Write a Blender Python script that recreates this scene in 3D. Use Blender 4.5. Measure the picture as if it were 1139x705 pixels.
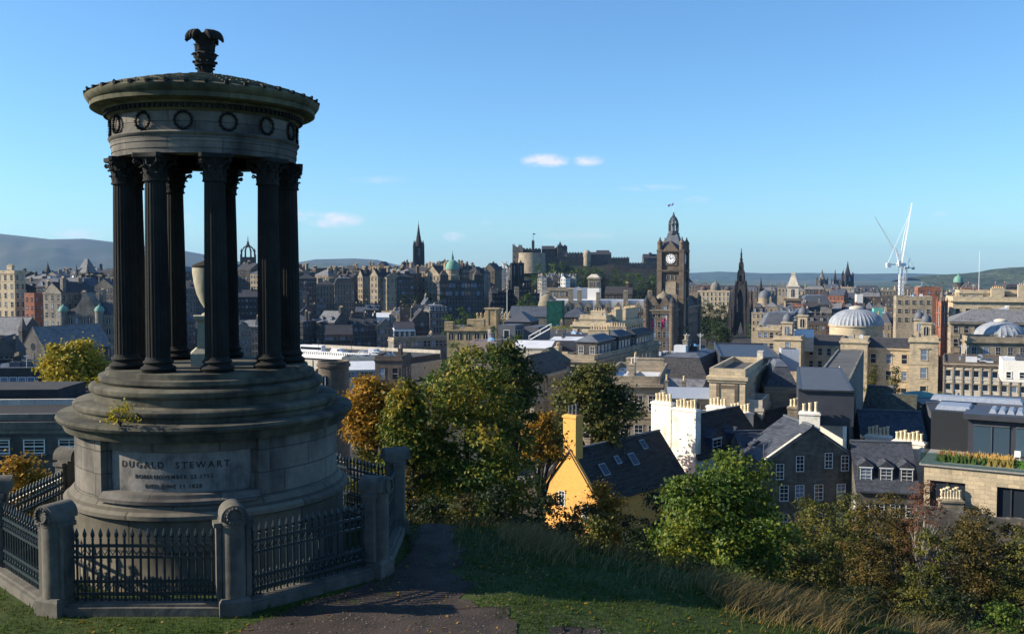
import bpy, math, random
import numpy as np
from math import sin, cos, tan, pi, radians, hypot, atan2, sqrt, atan, asin
from mathutils import Vector, Matrix
R = random.Random(7)
for o in list(bpy.data.objects): bpy.data.objects.remove(o)
SC = bpy.context.scene
COL = SC.collection
# ------------------------------------------------------------ camera
F = 1070.0; CX = 569.5; CY = 352.5; PITCH = atan(50.5/F)
cd = bpy.data.cameras.new('camera'); cam = bpy.data.objects.new('camera', cd); COL.objects.link(cam)
cd.sensor_width = 36; cd.lens = 36*F/1139; cd.clip_start = .1; cd.clip_end = 60000
cam.location = (0, 0, 0); cam.rotation_euler = (pi/2-PITCH, 0, 0)
SC.camera = cam
# ------------------------------------------------------------ sun, sky, exposure
SUN_AZ = radians(-92.5); SUN_EL = radians(27)        # azimuth clockwise from +Y
sun = bpy.data.lights.new('sun', 'SUN'); so = bpy.data.objects.new('sun', sun); COL.objects.link(so)
sun.energy = 5.0; sun.angle = radians(.5); sun.color = (1, .88, .70)
sd = Vector((sin(SUN_AZ)*cos(SUN_EL), cos(SUN_AZ)*cos(SUN_EL), sin(SUN_EL)))
so.rotation_euler = sd.to_track_quat('Z', 'Y').to_euler()
W = bpy.data.worlds.new('World'); SC.world = W; W.use_nodes = True
nt = W.node_tree; nt.nodes.clear()
def N(nt, t, **k):
    n = nt.nodes.new(t)
    for a, b in k.items():
        if a == 'ins':
            for i, v in b.items():
                if isinstance(v, bpy.types.NodeSocket): nt.links.new(v, n.inputs[i])
                else: n.inputs[i].default_value = v
        else: setattr(n, a, b)
    return n
def ramp(nt, fac, stops, interp='LINEAR'):
    r = nt.nodes.new('ShaderNodeValToRGB'); nt.links.new(fac, r.inputs[0]); e = r.color_ramp.elements
    r.color_ramp.interpolation = interp
    while len(e) < len(stops): e.new(.5)
    for i, (p, c) in enumerate(stops):
        e[i].position = p; e[i].color = (c[0], c[1], c[2], 1) if hasattr(c, '__len__') else (c, c, c, 1)
    return r.outputs[0]
def mixc(nt, fac, a, b, mode='MIX'):
    m = nt.nodes.new('ShaderNodeMix'); m.data_type = 'RGBA'; m.blend_type = mode
    for s, v in ((0, fac), (6, a), (7, b)):
        if isinstance(v, bpy.types.NodeSocket): nt.links.new(v, m.inputs[s])
        else: m.inputs[s].default_value = v if s == 0 else (v[0], v[1], v[2], 1)
    return m.outputs[2]
def math_(nt, op, a, b=0.0):
    m = nt.nodes.new('ShaderNodeMath'); m.operation = op
    for i, v in enumerate((a, b)):
        if isinstance(v, bpy.types.NodeSocket): nt.links.new(v, m.inputs[i])
        else: m.inputs[i].default_value = v
    return m.outputs[0]
sky = N(nt, 'ShaderNodeTexSky', sky_type='NISHITA', sun_disc=False, sun_elevation=SUN_EL, sun_rotation=SUN_AZ,
        altitude=100, air_density=1.0, dust_density=.35, ozone_density=1.6)
tc = N(nt, 'ShaderNodeTexCoord')
sky_c = mixc(nt, 1.0, sky.outputs[0], (.62, .95, 1.24), 'MULTIPLY')
def pdir(px, py):
    v = Vector(((px-CX)/F, cos(PITCH)+(CY-py)/F*sin(PITCH), -sin(PITCH)+(CY-py)/F*cos(PITCH))); return v.normalized()
# small fair-weather clouds standing low in the sky: ellipses of direction filled with fractal noise
mask = None
for (px, py, wx, wy, st) in [(607, 179, 30, 9, 1.0), (654, 179, 20, 7, .8), (372, 245, 36, 10, .9), (335, 240, 22, 8, .7), (505, 263, 15, 6, .8),
                             (725, 209, 40, 4, .42), (640, 262, 50, 5, .3), (420, 200, 40, 5, .22), (775, 222, 16, 4, .35), (188, 243, 26, 10, .7), (88, 260, 28, 7, .55), (540, 248, 10, 4, .3), (1045, 238, 10, 3, .3)]:
    d = pdir(px, py); az = Vector((d.y, -d.x, 0)).normalized(); up = az.cross(d)
    m = N(nt, 'ShaderNodeVectorMath', operation='DOT_PRODUCT', ins={0: tc.outputs['Generated'], 1: az})
    n_ = N(nt, 'ShaderNodeVectorMath', operation='DOT_PRODUCT', ins={0: tc.outputs['Generated'], 1: up})
    f_ = N(nt, 'ShaderNodeVectorMath', operation='DOT_PRODUCT', ins={0: tc.outputs['Generated'], 1: d})
    a = math_(nt, 'DIVIDE', m.outputs['Value'], wx/F); b = math_(nt, 'DIVIDE', n_.outputs['Value'], wy/F)
    r2 = math_(nt, 'ADD', math_(nt, 'MULTIPLY', a, a), math_(nt, 'MULTIPLY', b, b))
    e = math_(nt, 'MULTIPLY', math_(nt, 'MAXIMUM', math_(nt, 'SUBTRACT', 1.0, r2), 0.0), st)
    e = math_(nt, 'MULTIPLY', e, math_(nt, 'GREATER_THAN', f_.outputs['Value'], 0.0))
    mask = e if mask is None else math_(nt, 'MAXIMUM', mask, e)
mp = N(nt, 'ShaderNodeMapping', ins={0: tc.outputs['Generated'], 3: (1, 1, 2.2)})
cn = N(nt, 'ShaderNodeTexNoise', ins={'Vector': mp.outputs[0], 'Scale': 46.0, 'Detail': 7.0, 'Roughness': .62})
dens = math_(nt, 'MULTIPLY', mask, ramp(nt, cn.outputs[0], [(.34, 0), (.70, 1)]))
dens = math_(nt, 'MINIMUM', math_(nt, 'MULTIPLY', dens, 1.25), .8)
cc = mixc(nt, dens, sky_c, (6.6, 6.3, 6.9))
bg = N(nt, 'ShaderNodeBackground', ins={0: cc, 1: .088})
N(nt, 'ShaderNodeOutputWorld', ins={0: bg.outputs[0]})
SC.view_settings.view_transform = 'Standard'; SC.view_settings.look = 'None'
SC.view_settings.exposure = 0.84; SC.view_settings.gamma = 1
SC.cycles.volume_bounces = 0; SC.cycles.max_bounces = 6; SC.cycles.diffuse_bounces = 3; SC.cycles.transparent_max_bounces = 8

# ------------------------------------------------------------ pixel <-> world (used to survey where real things stand)
def depth(p): return p[1]*cos(PITCH)-p[2]*sin(PITCH)
def at(px, py, Y):
    u = (px-CX)/F; v = (CY-py)/F
    z = Y*(v*cos(PITCH)-sin(PITCH))/(cos(PITCH)+v*sin(PITCH))
    return Vector((u*(Y*cos(PITCH)-z*sin(PITCH)), Y, z))
def ztop(py, Y): return at(CX, py, Y).z
def xat(px, Y, z): return (px-CX)/F*(Y*cos(PITCH)-z*sin(PITCH))

# ------------------------------------------------------------ mesh builder
class MB:
    def __init__(s): s.v = []; s.f = []; s.m = []; s.M = None
    def add(s, vs, fs, mi=0):
        b = len(s.v)
        if s.M is not None: vs = [tuple(s.M @ Vector(p)) for p in vs]
        s.v += [tuple(p) for p in vs]; s.f += [tuple(i+b for i in f) for f in fs]; s.m += [mi]*len(fs); return s
    def box(s, cx, cy, cz, sx, sy, sz, rz=0, mi=0):
        c, n = cos(rz), sin(rz); vs = []
        for dz in (-.5, .5):
            for dx, dy in ((-.5, -.5), (.5, -.5), (.5, .5), (-.5, .5)):
                x, y = dx*sx, dy*sy; vs.append((cx+x*c-y*n, cy+x*n+y*c, cz+dz*sz))
        return s.add(vs, [(3, 2, 1, 0), (4, 5, 6, 7), (0, 1, 5, 4), (1, 2, 6, 5), (2, 3, 7, 6), (3, 0, 4, 7)], mi)
    def bx(s, x0, x1, y0, y1, z0, z1, mi=0): return s.box((x0+x1)/2, (y0+y1)/2, (z0+z1)/2, x1-x0, y1-y0, z1-z0, 0, mi)
    def prism(s, pts, z0, z1, mi=0):
        n = len(pts); vs = [(x, y, z0) for x, y in pts]+[(x, y, z1) for x, y in pts]
        fs = [tuple(range(n))[::-1], tuple(range(n, 2*n))]+[(i, (i+1) % n, n+(i+1) % n, n+i) for i in range(n)]
        return s.add(vs, fs, mi)
    def xprism(s, pts, x0, x1, mi=0):       # profile in (y,z) pushed along x
        n = len(pts); vs = [(x0, y, z) for y, z in pts]+[(x1, y, z) for y, z in pts]
        fs = [tuple(range(n))[::-1], tuple(range(n, 2*n))]+[(i, (i+1) % n, n+(i+1) % n, n+i) for i in range(n)]
        return s.add(vs, fs, mi)
    def yprism(s, pts, y0, y1, mi=0):       # profile in (x,z) pushed along y
        n = len(pts); vs = [(x, y0, z) for x, z in pts]+[(x, y1, z) for x, z in pts]
        fs = [tuple(range(n)), tuple(range(n, 2*n))[::-1]]+[((i+1) % n, i, n+i, n+(i+1) % n) for i in range(n)]
        return s.add(vs, fs, mi)
    def frus(s, cx, cy, z0, z1, ax, ay, bx, by, mi=0, dx=0, dy=0):
        vs = [(cx-ax/2, cy-ay/2, z0), (cx+ax/2, cy-ay/2, z0), (cx+ax/2, cy+ay/2, z0), (cx-ax/2, cy+ay/2, z0),
              (cx+dx-bx/2, cy+dy-by/2, z1), (cx+dx+bx/2, cy+dy-by/2, z1), (cx+dx+bx/2, cy+dy+by/2, z1), (cx+dx-bx/2, cy+dy+by/2, z1)]
        return s.add(vs, [(3, 2, 1, 0), (4, 5, 6, 7), (0, 1, 5, 4), (1, 2, 6, 5), (2, 3, 7, 6), (3, 0, 4, 7)], mi)
    def lathe(s, prof, n=24, cx=0, cy=0, mi=0, a0=0, a1=2*pi, mod=None):
        full = abs(a1-a0-2*pi) < 1e-6; k = n if full else n+1; vs = []
        for r, z in prof:
            for i in range(k):
                a = a0+(a1-a0)*i/n; rr = r if mod is None else mod(r, z, a)
                vs.append((cx+rr*cos(a), cy+rr*sin(a), z))
        fs = []
        for j in range(len(prof)-1):
            for i in range(n if full else n):
                i2 = (i+1) % k
                fs.append((j*k+i, j*k+i2, (j+1)*k+i2, (j+1)*k+i))
        if full:
            if prof[0][0] > 1e-4: fs.append(tuple(range(k))[::-1])
            if prof[-1][0] > 1e-4: fs.append(tuple((len(prof)-1)*k+i for i in range(k)))
        return s.add(vs, fs, mi)
    def tube(s, pts, rads, n=6, mi=0):
        pts = [Vector(p) for p in pts]; vs = []; fs = []
        if not hasattr(rads, '__len__'): rads = [rads]*len(pts)
        for i, p in enumerate(pts):
            d = (pts[min(i+1, len(pts)-1)]-pts[max(i-1, 0)]).normalized()
            a = d.cross(Vector((0, 0, 1)) if abs(d.z) < .9 else Vector((1, 0, 0))).normalized(); b = a.cross(d)
            for k in range(n):
                t = 2*pi*k/n; vs.append(p+(a*cos(t)+b*sin(t))*rads[i])
        for i in range(len(pts)-1):
            for k in range(n): fs.append((i*n+k, (i+1)*n+k, (i+1)*n+(k+1) % n, i*n+(k+1) % n))
        fs.append(tuple(range(n))); fs.append(tuple((len(pts)-1)*n+k for k in range(n))[::-1])
        return s.add(vs, fs, mi)
    def cyl(s, cx, cy, z0, z1, r, n=12, mi=0, r2=None): return s.lathe([(r, z0), (r if r2 is None else r2, z1)], n, cx, cy, mi)
    def mesh(s, name, mats, smooth=False):
        me = bpy.data.meshes.new(name); me.from_pydata(s.v, [], s.f)
        if not isinstance(mats, (list, tuple)): mats = [mats]
        for m in mats: me.materials.append(m)
        if any(s.m): me.polygons.foreach_set('material_index', s.m)
        me.update()
        if smooth: me.shade_smooth(); me.set_sharp_from_angle(angle=radians(38))
        return me
    def build(s, name, mats, parent=None, loc=None, smooth=False):
        return link(name, s.mesh(name, mats, smooth), parent, loc)
def link(name, me, parent=None, loc=None, rz=0):
    o = bpy.data.objects.new(name, me); COL.objects.link(o)
    if parent is not None: o.parent = parent
    if loc is not None: o.location = loc
    if rz: o.rotation_euler = (0, 0, rz)
    return o
def tag(o, label=None, cat=None, group=None, kind=None):
    if label: o['label'] = label
    if cat: o['category'] = cat
    if group: o['group'] = group
    if kind: o['kind'] = kind
    return o
def thing(name, label, cat, loc=(0, 0, 0), rz=0, group=None):
    o = bpy.data.objects.new(name, None); COL.objects.link(o); o.location = loc; o.rotation_euler = (0, 0, rz); o.empty_display_size = .3
    return tag(o, label, cat, group)
def copy_tree(o, parent=None):
    c = o.copy(); COL.objects.link(c); c.parent = parent
    for ch in o.children: copy_tree(ch, c)
    return c
def npmesh(name, V, FACES, mats, parent=None):
    """V (n,3) array, FACES (m,k) array with constant k"""
    me = bpy.data.meshes.new(name); n, k = FACES.shape
    me.vertices.add(len(V)); me.vertices.foreach_set('co', V.astype(np.float32).ravel())
    me.loops.add(n*k); me.loops.foreach_set('vertex_index', FACES.astype(np.int32).ravel())
    me.polygons.add(n); me.polygons.foreach_set('loop_start', np.arange(0, n*k, k, dtype=np.int32))
    for m in (mats if isinstance(mats, (list, tuple)) else [mats]): me.materials.append(m)
    me.update(calc_edges=True); me.validate()
    return me

# ------------------------------------------------------------ materials
MATS = {}
def newmat(name):
    m = bpy.data.materials.new(name); m.use_nodes = True; nt = m.node_tree; nt.nodes.clear(); MATS[name] = m; return m, nt
def fin(nt, col, rough=.9, bump=None, bstr=.4, bdist=.05, metal=0, spec=.3, extra=None):
    ins = {'Roughness': rough, 'Metallic': metal, 'Specular IOR Level': spec}
    b = N(nt, 'ShaderNodeBsdfPrincipled', ins=ins)
    if isinstance(col, bpy.types.NodeSocket): nt.links.new(col, b.inputs[0])
    else: b.inputs[0].default_value = (*col, 1)
    if bump is not None:
        bn = N(nt, 'ShaderNodeBump', ins={'Height': bump, 'Strength': bstr, 'Distance': bdist}); nt.links.new(bn.outputs[0], b.inputs['Normal'])
    if extra: 
        for k, v in extra.items(): b.inputs[k].default_value = v
    N(nt, 'ShaderNodeOutputMaterial', ins={0: b.outputs[0]}); return b
def noise(nt, vec, scale, detail=5, rough=.6, mapscale=None):
    if mapscale: vec = N(nt, 'ShaderNodeMapping', ins={0: vec, 3: mapscale}).outputs[0]
    return N(nt, 'ShaderNodeTexNoise', ins={'Vector': vec, 'Scale': scale, 'Detail': detail, 'Roughness': rough}).outputs[0]
def mul(c, k): return tuple(min(1, x*k) for x in c)
def stone(name, col, soot=(.035, .033, .03), amt=.5, course=None, scale=.35, rough=.92, radial=0, fine=6, bstr=.5):
    """weathered masonry: block courses, grime in patches and vertical streaks"""
    m, nt = newmat(name); t = N(nt, 'ShaderNodeTexCoord'); v = t.outputs['Object']
    inf = N(nt, 'ShaderNodeObjectInfo'); off = math_(nt, 'MULTIPLY', inf.outputs['Random'], 57.0)
    vv = N(nt, 'ShaderNodeVectorMath', operation='ADD', ins={0: v, 1: off}).outputs[0]
    n1 = noise(nt, vv, scale, 6, .62); n2 = noise(nt, vv, scale*2.2, 5, .65, (1, 1, .18)); n3 = noise(nt, vv, fine, 4, .6)
    c = mixc(nt, ramp(nt, n3, [(.3, 0), (.7, 1)]), mul(col, .82), mul(col, 1.12))
    bump = n3
    if course:
        sp = N(nt, 'ShaderNodeSeparateXYZ', ins={0: v})
        if radial: ux = math_(nt, 'MULTIPLY', math_(nt, 'ARCTAN2', sp.outputs[1], sp.outputs[0]), radial)
        else: ux = math_(nt, 'ADD', sp.outputs[0], sp.outputs[1])
        uv = N(nt, 'ShaderNodeCombineXYZ', ins={0: ux, 1: sp.outputs[2]}).outputs[0]
        br = N(nt, 'ShaderNodeTexBrick', ins={'Vector': uv, 'Color1': (.72, .72, .72, 1), 'Color2': (1.12, 1.08, 1.02, 1), 'Mortar': (.42, .40, .38, 1), 'Scale': 1.0,
               'Mortar Size': course[1]*.035, 'Mortar Smooth': .3, 'Brick Width': course[0], 'Row Height': course[1]})
        c = mixc(nt, .85, c, br.outputs[0], 'MULTIPLY')
        bump = math_(nt, 'SUBTRACT', math_(nt, 'MULTIPLY', n3, .35), br.outputs['Fac'])
    s = math_(nt, 'ADD', math_(nt, 'MULTIPLY', n1, .55), math_(nt, 'MULTIPLY', n2, .45))
    lo = .62-.34*amt
    c = mixc(nt, ramp(nt, s, [(lo, 0), (lo+.16, .85)]), c, soot)
    fin(nt, c, rough, bump, bstr, .02); return m
def plain(name, col, rough=.6, metal=0, spec=.4, var=.15, scale=3, bstr=.1, mapscale=None):
    m, nt = newmat(name); t = N(nt, 'ShaderNodeTexCoord')
    n = noise(nt, t.outputs['Object'], scale, 5, .6, mapscale)
    c = mixc(nt, ramp(nt, n, [(.3, 0), (.7, 1)]), mul(col, 1-var), mul(col, 1+var))
    fin(nt, c, rough, n, bstr, .01, metal, spec); return m
def slate(name, col=(.042, .041, .044), row=.25, w=.3, rough=.72, moss=None):
    m, nt = newmat(name); t = N(nt, 'ShaderNodeTexCoord'); v = t.outputs['Object']
    sp = N(nt, 'ShaderNodeSeparateXYZ', ins={0: v}); ux = math_(nt, 'ADD', sp.outputs[0], math_(nt, 'MULTIPLY', sp.outputs[1], .37))
    uv = N(nt, 'ShaderNodeCombineXYZ', ins={0: ux, 1: sp.outputs[2]}).outputs[0]
    br = N(nt, 'ShaderNodeTexBrick', ins={'Vector': uv, 'Color1': (*mul(col, .55), 1), 'Color2': (*mul(col, 1.7), 1), 'Mortar': (*mul(col, .5), 1), 'Scale': 1.0,
               'Mortar Size': row*.05, 'Brick Width': w, 'Row Height': row*.7, 'Bias': 0.0})
    n = noise(nt, v, .5, 6, .65); n2 = noise(nt, v, 4, 4, .6)
    c = mixc(nt, ramp(nt, n, [(.38, 0), (.68, .7)]), br.outputs[0], mul(col, 1.5) if moss is None else moss)
    c = mixc(nt, .4, c, mixc(nt, n2, (.5, .5, .5), (1.5, 1.5, 1.5)), 'MULTIPLY')
    fin(nt, c, rough, math_(nt, 'SUBTRACT', n2, br.outputs['Fac']), .4, .02, 0, .2); return m
def glassm(name, col=(.012, .016, .022), rough=.08, spec=.5):
    m, nt = newmat(name); t = N(nt, 'ShaderNodeTexCoord'); inf = N(nt, 'ShaderNodeObjectInfo')
    c = mixc(nt, ramp(nt, inf.outputs['Random'], [(.0, 0), (.6, .05), (.78, .12), (.80, .75), (1, 1)], 'CONSTANT' if False else 'LINEAR'), col, mul(col, 13))
    n = noise(nt, t.outputs['Object'], 1.5, 2)
    fin(nt, c, rough, n, .06, .02, 0, spec); return m
# ------------------------------------------------------------ terrain
def sm(t): t = np.clip(t, 0, 1); return t*t*(3-2*t)
def wav(x, y, k, s=0.0): return (np.sin(x*k+s)*np.cos(y*k*1.13+s*1.7)+.6*np.sin(x*k*2.1+y*k*1.7+s*3)+.35*np.cos(x*k*4.3-y*k*3.9+s))/1.95
YP = [-60, -8, -1, 3, 15.0, 17.5, 23, 26, 32, 45, 60, 80, 100, 130, 170, 400, 700, 1000, 1500, 3000, 6000, 16000]
ZP = [-4, -1.9, -1.6, -2.4, -6.0, -6.05, -6.1, -7.4, -11.2, -17.5, -21.5, -24.5, -27.5, -33, -38, -42, -45, -48, -55, -75, -92, -100]
def H(x, y):
    x = np.asarray(x, float); y = np.asarray(y, float)
    z = np.interp(y + .25*np.clip(x+2, 0, 16)*sm((y-13)/4), YP, ZP)   # the brow of the hill curves in towards the right
    f = sm((y-9)/7)*(1-sm((y-28)/40))                       # the lawn tips down to the right
    z = z - .18*np.clip(x, 0, 30)*f - .012*np.clip(x, 0, 14)**2*f*.0
    near = sm((y+40)/30)*(1-sm((y-70)/60))
    z = z - near*5*sm((np.abs(x+2)-24)/40)
    z = z + .05*wav(x, y, .9)*near*(np.hypot(x+6.5, y-20.6) > 4.3) + .018*wav(x, y, 3.1, 1.0)*near*(np.hypot(x+6.5, y-20.6) > 4.3)
    # old town ridge climbing to the castle
    rx, ry = x+430, y-560; ux, uy = .70, .714; al = rx*ux+ry*uy; ac = -rx*uy+ry*ux
    z = z + 22*np.exp(-(ac/120.)**2)*sm((al+420)/300)*(1-sm((al-520)/160))
    back = sm((-y-30)/60); z = z*(1-back)+(-34)*back
    far = sm((np.hypot(x, y)-2500)/3000); z = z + far*14*wav(x, y, .0009, .7)
    return z
def Hs(x, y): return float(H(x, y))
angs = np.concatenate([np.arange(-40, 40.01, .45), np.arange(43, 320, 4.)])*pi/180
rad = [.6]
while rad[-1] < 15800: rad.append(rad[-1]*1.028+.02)
rad = np.array(rad)
A_, R_ = np.meshgrid(angs, rad); X_ = np.sin(A_)*R_; Y_ = np.cos(A_)*R_
V_ = np.stack([X_, Y_, H(X_, Y_)], -1).reshape(-1, 3); na, nr = len(angs), len(rad)
i, j = np.meshgrid(np.arange(na), np.arange(nr-1)); i2 = (i+1) % na
Fq = np.stack([j*na+i, (j+1)*na+i, (j+1)*na+i2, j*na+i2], -1).reshape(-1, 4)[:, ::-1]
m, nt = newmat('ground'); g = N(nt, 'ShaderNodeNewGeometry'); P_ = g.outputs['Position']
sp = N(nt, 'ShaderNodeSeparateXYZ', ins={0: P_})
n1 = noise(nt, P_, .9, 8, .7); n2 = noise(nt, P_, 7, 6, .7); n3 = noise(nt, P_, .0016, 6, .6); n4 = noise(nt, P_, .05, 5, .6); n5 = noise(nt, P_, .012, 4, .6)
grass = mixc(nt, ramp(nt, n2, [(.3, 0), (.7, 1)]), (.018, .034, .008), (.055, .085, .018))
grass = mixc(nt, ramp(nt, n1, [(.45, 0), (.75, .55)]), grass, (.075, .07, .028))
town = mixc(nt, ramp(nt, n4, [(.4, 0), (.6, 1)]), (.03, .03, .03), (.055, .052, .05))
town = mixc(nt, ramp(nt, n5, [(.52, 0), (.58, 1)]), town, (.03, .045, .015))
fields = mixc(nt, ramp(nt, n3, [(.4, 0), (.55, 1)], 'CONSTANT'), (.05, .075, .025), (.12, .11, .05))
suburb = mixc(nt, ramp(nt, noise(nt, P_, .02, 3, .7), [(.50, 0), (.56, 1)]), (.03, .045, .02), (.22, .20, .17))
fields = mixc(nt, ramp(nt, noise(nt, P_, .0006, 3, .5), [(.45, 0), (.55, 1)]), suburb, fields)
k1 = ramp(nt, math_(nt, 'DIVIDE', sp.outputs[1], 300.0), [(.30, 0), (.38, 1)])
k2 = ramp(nt, math_(nt, 'DIVIDE', sp.outputs[1], 8000.0), [(.22, 0), (.35, 1)])
c = mixc(nt, k2, mixc(nt, k1, grass, town), fields)
fin(nt, c, .95, n2, .5, .06, 0, .15)
me = npmesh('ground', V_, Fq, m); me.shade_smooth()
ground = link('ground', me); tag(ground, kind='structure')

# worn tarmac path beside the railings, draped 4 mm above the grass
m, nt = newmat('path'); t = N(nt, 'ShaderNodeTexCoord'); v = t.outputs['Object']
n1 = noise(nt, v, 1.3, 6, .65); n2 = noise(nt, v, 22, 7, .8)
c = mixc(nt, ramp(nt, n1, [(.35, 0), (.7, 1)]), (.028, .021, .017), (.075, .054, .043)); c = mixc(nt, .6, c, mixc(nt, n2, (.4, .4, .4), (1.6, 1.6, 1.6)), 'MULTIPLY')
c = mixc(nt, ramp(nt, noise(nt, v, 60, 2, .5), [(.66, 0), (.72, .8)]), c, (.16, .14, .12)); fin(nt, c, .9, n2, 1.0, .05)
def drape(name, left, right, mat, lift=.012, nl=90, nw=24, ragged=.12):
    """left/right: edge points (x,y) of matching length"""
    ls = np.array(left, float); rs = np.array(right, float); t = np.linspace(0, 1, nl); k = np.linspace(0, 1, len(ls))
    L = np.stack([np.interp(t, k, ls[:, 0]), np.interp(t, k, ls[:, 1])], -1); Q = np.stack([np.interp(t, k, rs[:, 0]), np.interp(t, k, rs[:, 1])], -1)
    rng = np.random.RandomState(3); Q = Q + (ragged*np.sin(t*47)+ragged*.7*np.sin(t*113+1)+rng.randn(nl)*ragged*.25)[:, None]
    L = L + (ragged*np.sin(t*39+2)+rng.randn(nl)*ragged*.25)[:, None]
    w = np.linspace(0, 1, nw); P = L[:, None]*(1-w)[None, :, None]+Q[:, None]*w[None, :, None]
    Z = H(P[..., 0], P[..., 1])+lift; V = np.concatenate([P, Z[..., None]], -1).reshape(-1, 3)
    i, j = np.meshgrid(np.arange(nw-1), np.arange(nl-1)); Fq = np.stack([j*nw+i, j*nw+i+1, (j+1)*nw+i+1, (j+1)*nw+i], -1).reshape(-1, 4)
    a = V[Fq[0, 1]]-V[Fq[0, 0]]; b = V[Fq[0, 3]]-V[Fq[0, 0]]
    if a[0]*b[1]-a[1]*b[0] < 0: Fq = Fq[:, ::-1]
    me = npmesh(name, V, Fq, mat); me.shade_smooth(); o = link(name, me); tag(o, kind='structure'); return o
path = drape('path', [(-2.2, 27), (-2.15, 24.5), (-2.2, 22.5), (-2.3, 20.5), (-2.5, 18.8), (-3.7, 17.3), (-4.6, 16.0), (-4.6, 13), (-4.2, 8), (-2.5, 2), (-2, -2)],
             [(-2.0, 27), (-1.55, 24.5), (-1.3, 22.5), (-1.15, 20.5), (-1.0, 18.8), (-.75, 17.6), (0.0, 16.4), (.6, 14), (1.0, 8), (1.2, 2), (1.5, -2)], m)
earth = drape('bare_earth', [(.6, 16.3), (1.0, 16.62), (1.5, 16.75), (2.1, 16.6), (2.6, 16.25)], [(.5, 15.2), (.9, 15.0), (1.8, 15), (2.8, 15), (3.4, 15.2)], m, .012, 50, 14, .09)

# far hills ----------------------------------------------------------------
def hills(name, prof, Y, thick, lo, seed, mat, und=.22, n=220):
    """ridge surveyed as (px, py) on the skyline; a real massif with a long near slope and a back slope"""
    rng = np.random.RandomState(seed); px = np.linspace(prof[0][0], prof[-1][0], n); py = np.interp(px, [p[0] for p in prof], [p[1] for p in prof])
    rows = 26; V = []
    X0 = (px-CX)/F*Y; Z0 = np.array([ztop(b, Y) for b in py])
    for r in range(rows):
        t = r/(rows-1)*1.6-1.0           # -1 near foot, 0 ridge, .6 back
        h = np.cos(np.clip(abs(t), 0, 1)*pi/2)**1.3
        yy = Y+t*thick; sc = yy/Y
        x = X0*(1+(sc-1)*.55); nz = und*(wav(x/thick*3.1, np.full(n, t*3.0), 2.2, seed)+.6*wav(x/thick*9, np.full(n, t*7), 2.2, seed+2))*(1-h)*h*3.2
        z = lo+(Z0-lo)*(h+nz*.6); V.append(np.stack([x, np.full(n, yy), z], -1))
    V = np.array(V).reshape(-1, 3); i, j = np.meshgrid(np.arange(n-1), np.arange(rows-1))
    me = npmesh(name, V, np.stack([j*n+i, j*n+i+1, (j+1)*n+i+1, (j+1)*n+i], -1).reshape(-1, 4), mat); me.shade_smooth()
    o = link(name, me); tag(o, kind='structure'); return o
m, nt = newmat('moor'); g = N(nt, 'ShaderNodeNewGeometry'); P_ = g.outputs['Position']
c = mixc(nt, ramp(nt, noise(nt, P_, .0011, 7, .6), [(.4, 0), (.6, 1)]), (.025, .036, .018), (.06, .06, .032))
c = mixc(nt, ramp(nt, noise(nt, P_, .003, 4, .5), [(.55, 0), (.6, 1)]), c, (.035, .05, .02)); fin(nt, c, .95)
MOOR = m
m, nt = newmat('wooded_land'); g = N(nt, 'ShaderNodeNewGeometry'); P_ = g.outputs['Position']
c = mixc(nt, ramp(nt, noise(nt, P_, .008, 6, .7), [(.42, 0), (.58, 1)]), (.02, .035, .012), (.06, .075, .03)); 
c = mixc(nt, ramp(nt, noise(nt, P_, .02, 3, .8), [(.62, 0), (.66, 1)]), c, (.2, .19, .16)); fin(nt, c, .95, noise(nt, P_, .03, 5), 1.0, 20)
WOODL = m
hills('hills', [(-420, 300), (-330, 275), (-240, 258), (-160, 268), (-80, 258), (-20, 258), (20, 262), (60, 266.5), (100, 266), (150, 272), (200, 278), (250, 287), (300, 300)], 8800, 2600, -110, 3, MOOR)
hills('hills', [(250, 303), (300, 298), (335, 291.5), (352, 288.5), (395, 287.5), (420, 289), (437, 293.5), (460, 298), (520, 304)], 9800, 2000, -110, 11, MOOR)
hills('hills', [(280, 300), (330, 294), (362, 292), (400, 294), (430, 298), (470, 303)], 8200, 1500, -110, 5, WOODL, .1)
hills('hills', [(500, 309), (640, 306), (770, 303.5), (800, 302), (850, 304), (900, 303.5), (960, 304.5), (1010, 304), (1080, 306), (1200, 300), (1400, 298)], 12500, 1800, -110, 8, WOODL, .1)
hills('hills', [(1010, 309), (1040, 306), (1075, 304), (1095, 302), (1105, 299.5), (1125, 297.5), (1160, 296), (1250, 293), (1400, 297), (1500, 309)], 4600, 900, -85, 21, WOODL, .12)

# air between here and the hills
m, nt = newmat('haze')
pv = N(nt, 'ShaderNodeVolumePrincipled', ins={'Color': (.34, .60, 1.0, 1), 'Density': 3.6e-5, 'Anisotropy': .15}); N(nt, 'ShaderNodeOutputMaterial', ins={1: pv.outputs[0]})
hz = MB().bx(-17000, 17000, -17000, 17000, -130, 420).build('haze', m); tag(hz, kind='stuff', label='thin blue haze lying over the city and its hills')
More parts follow.
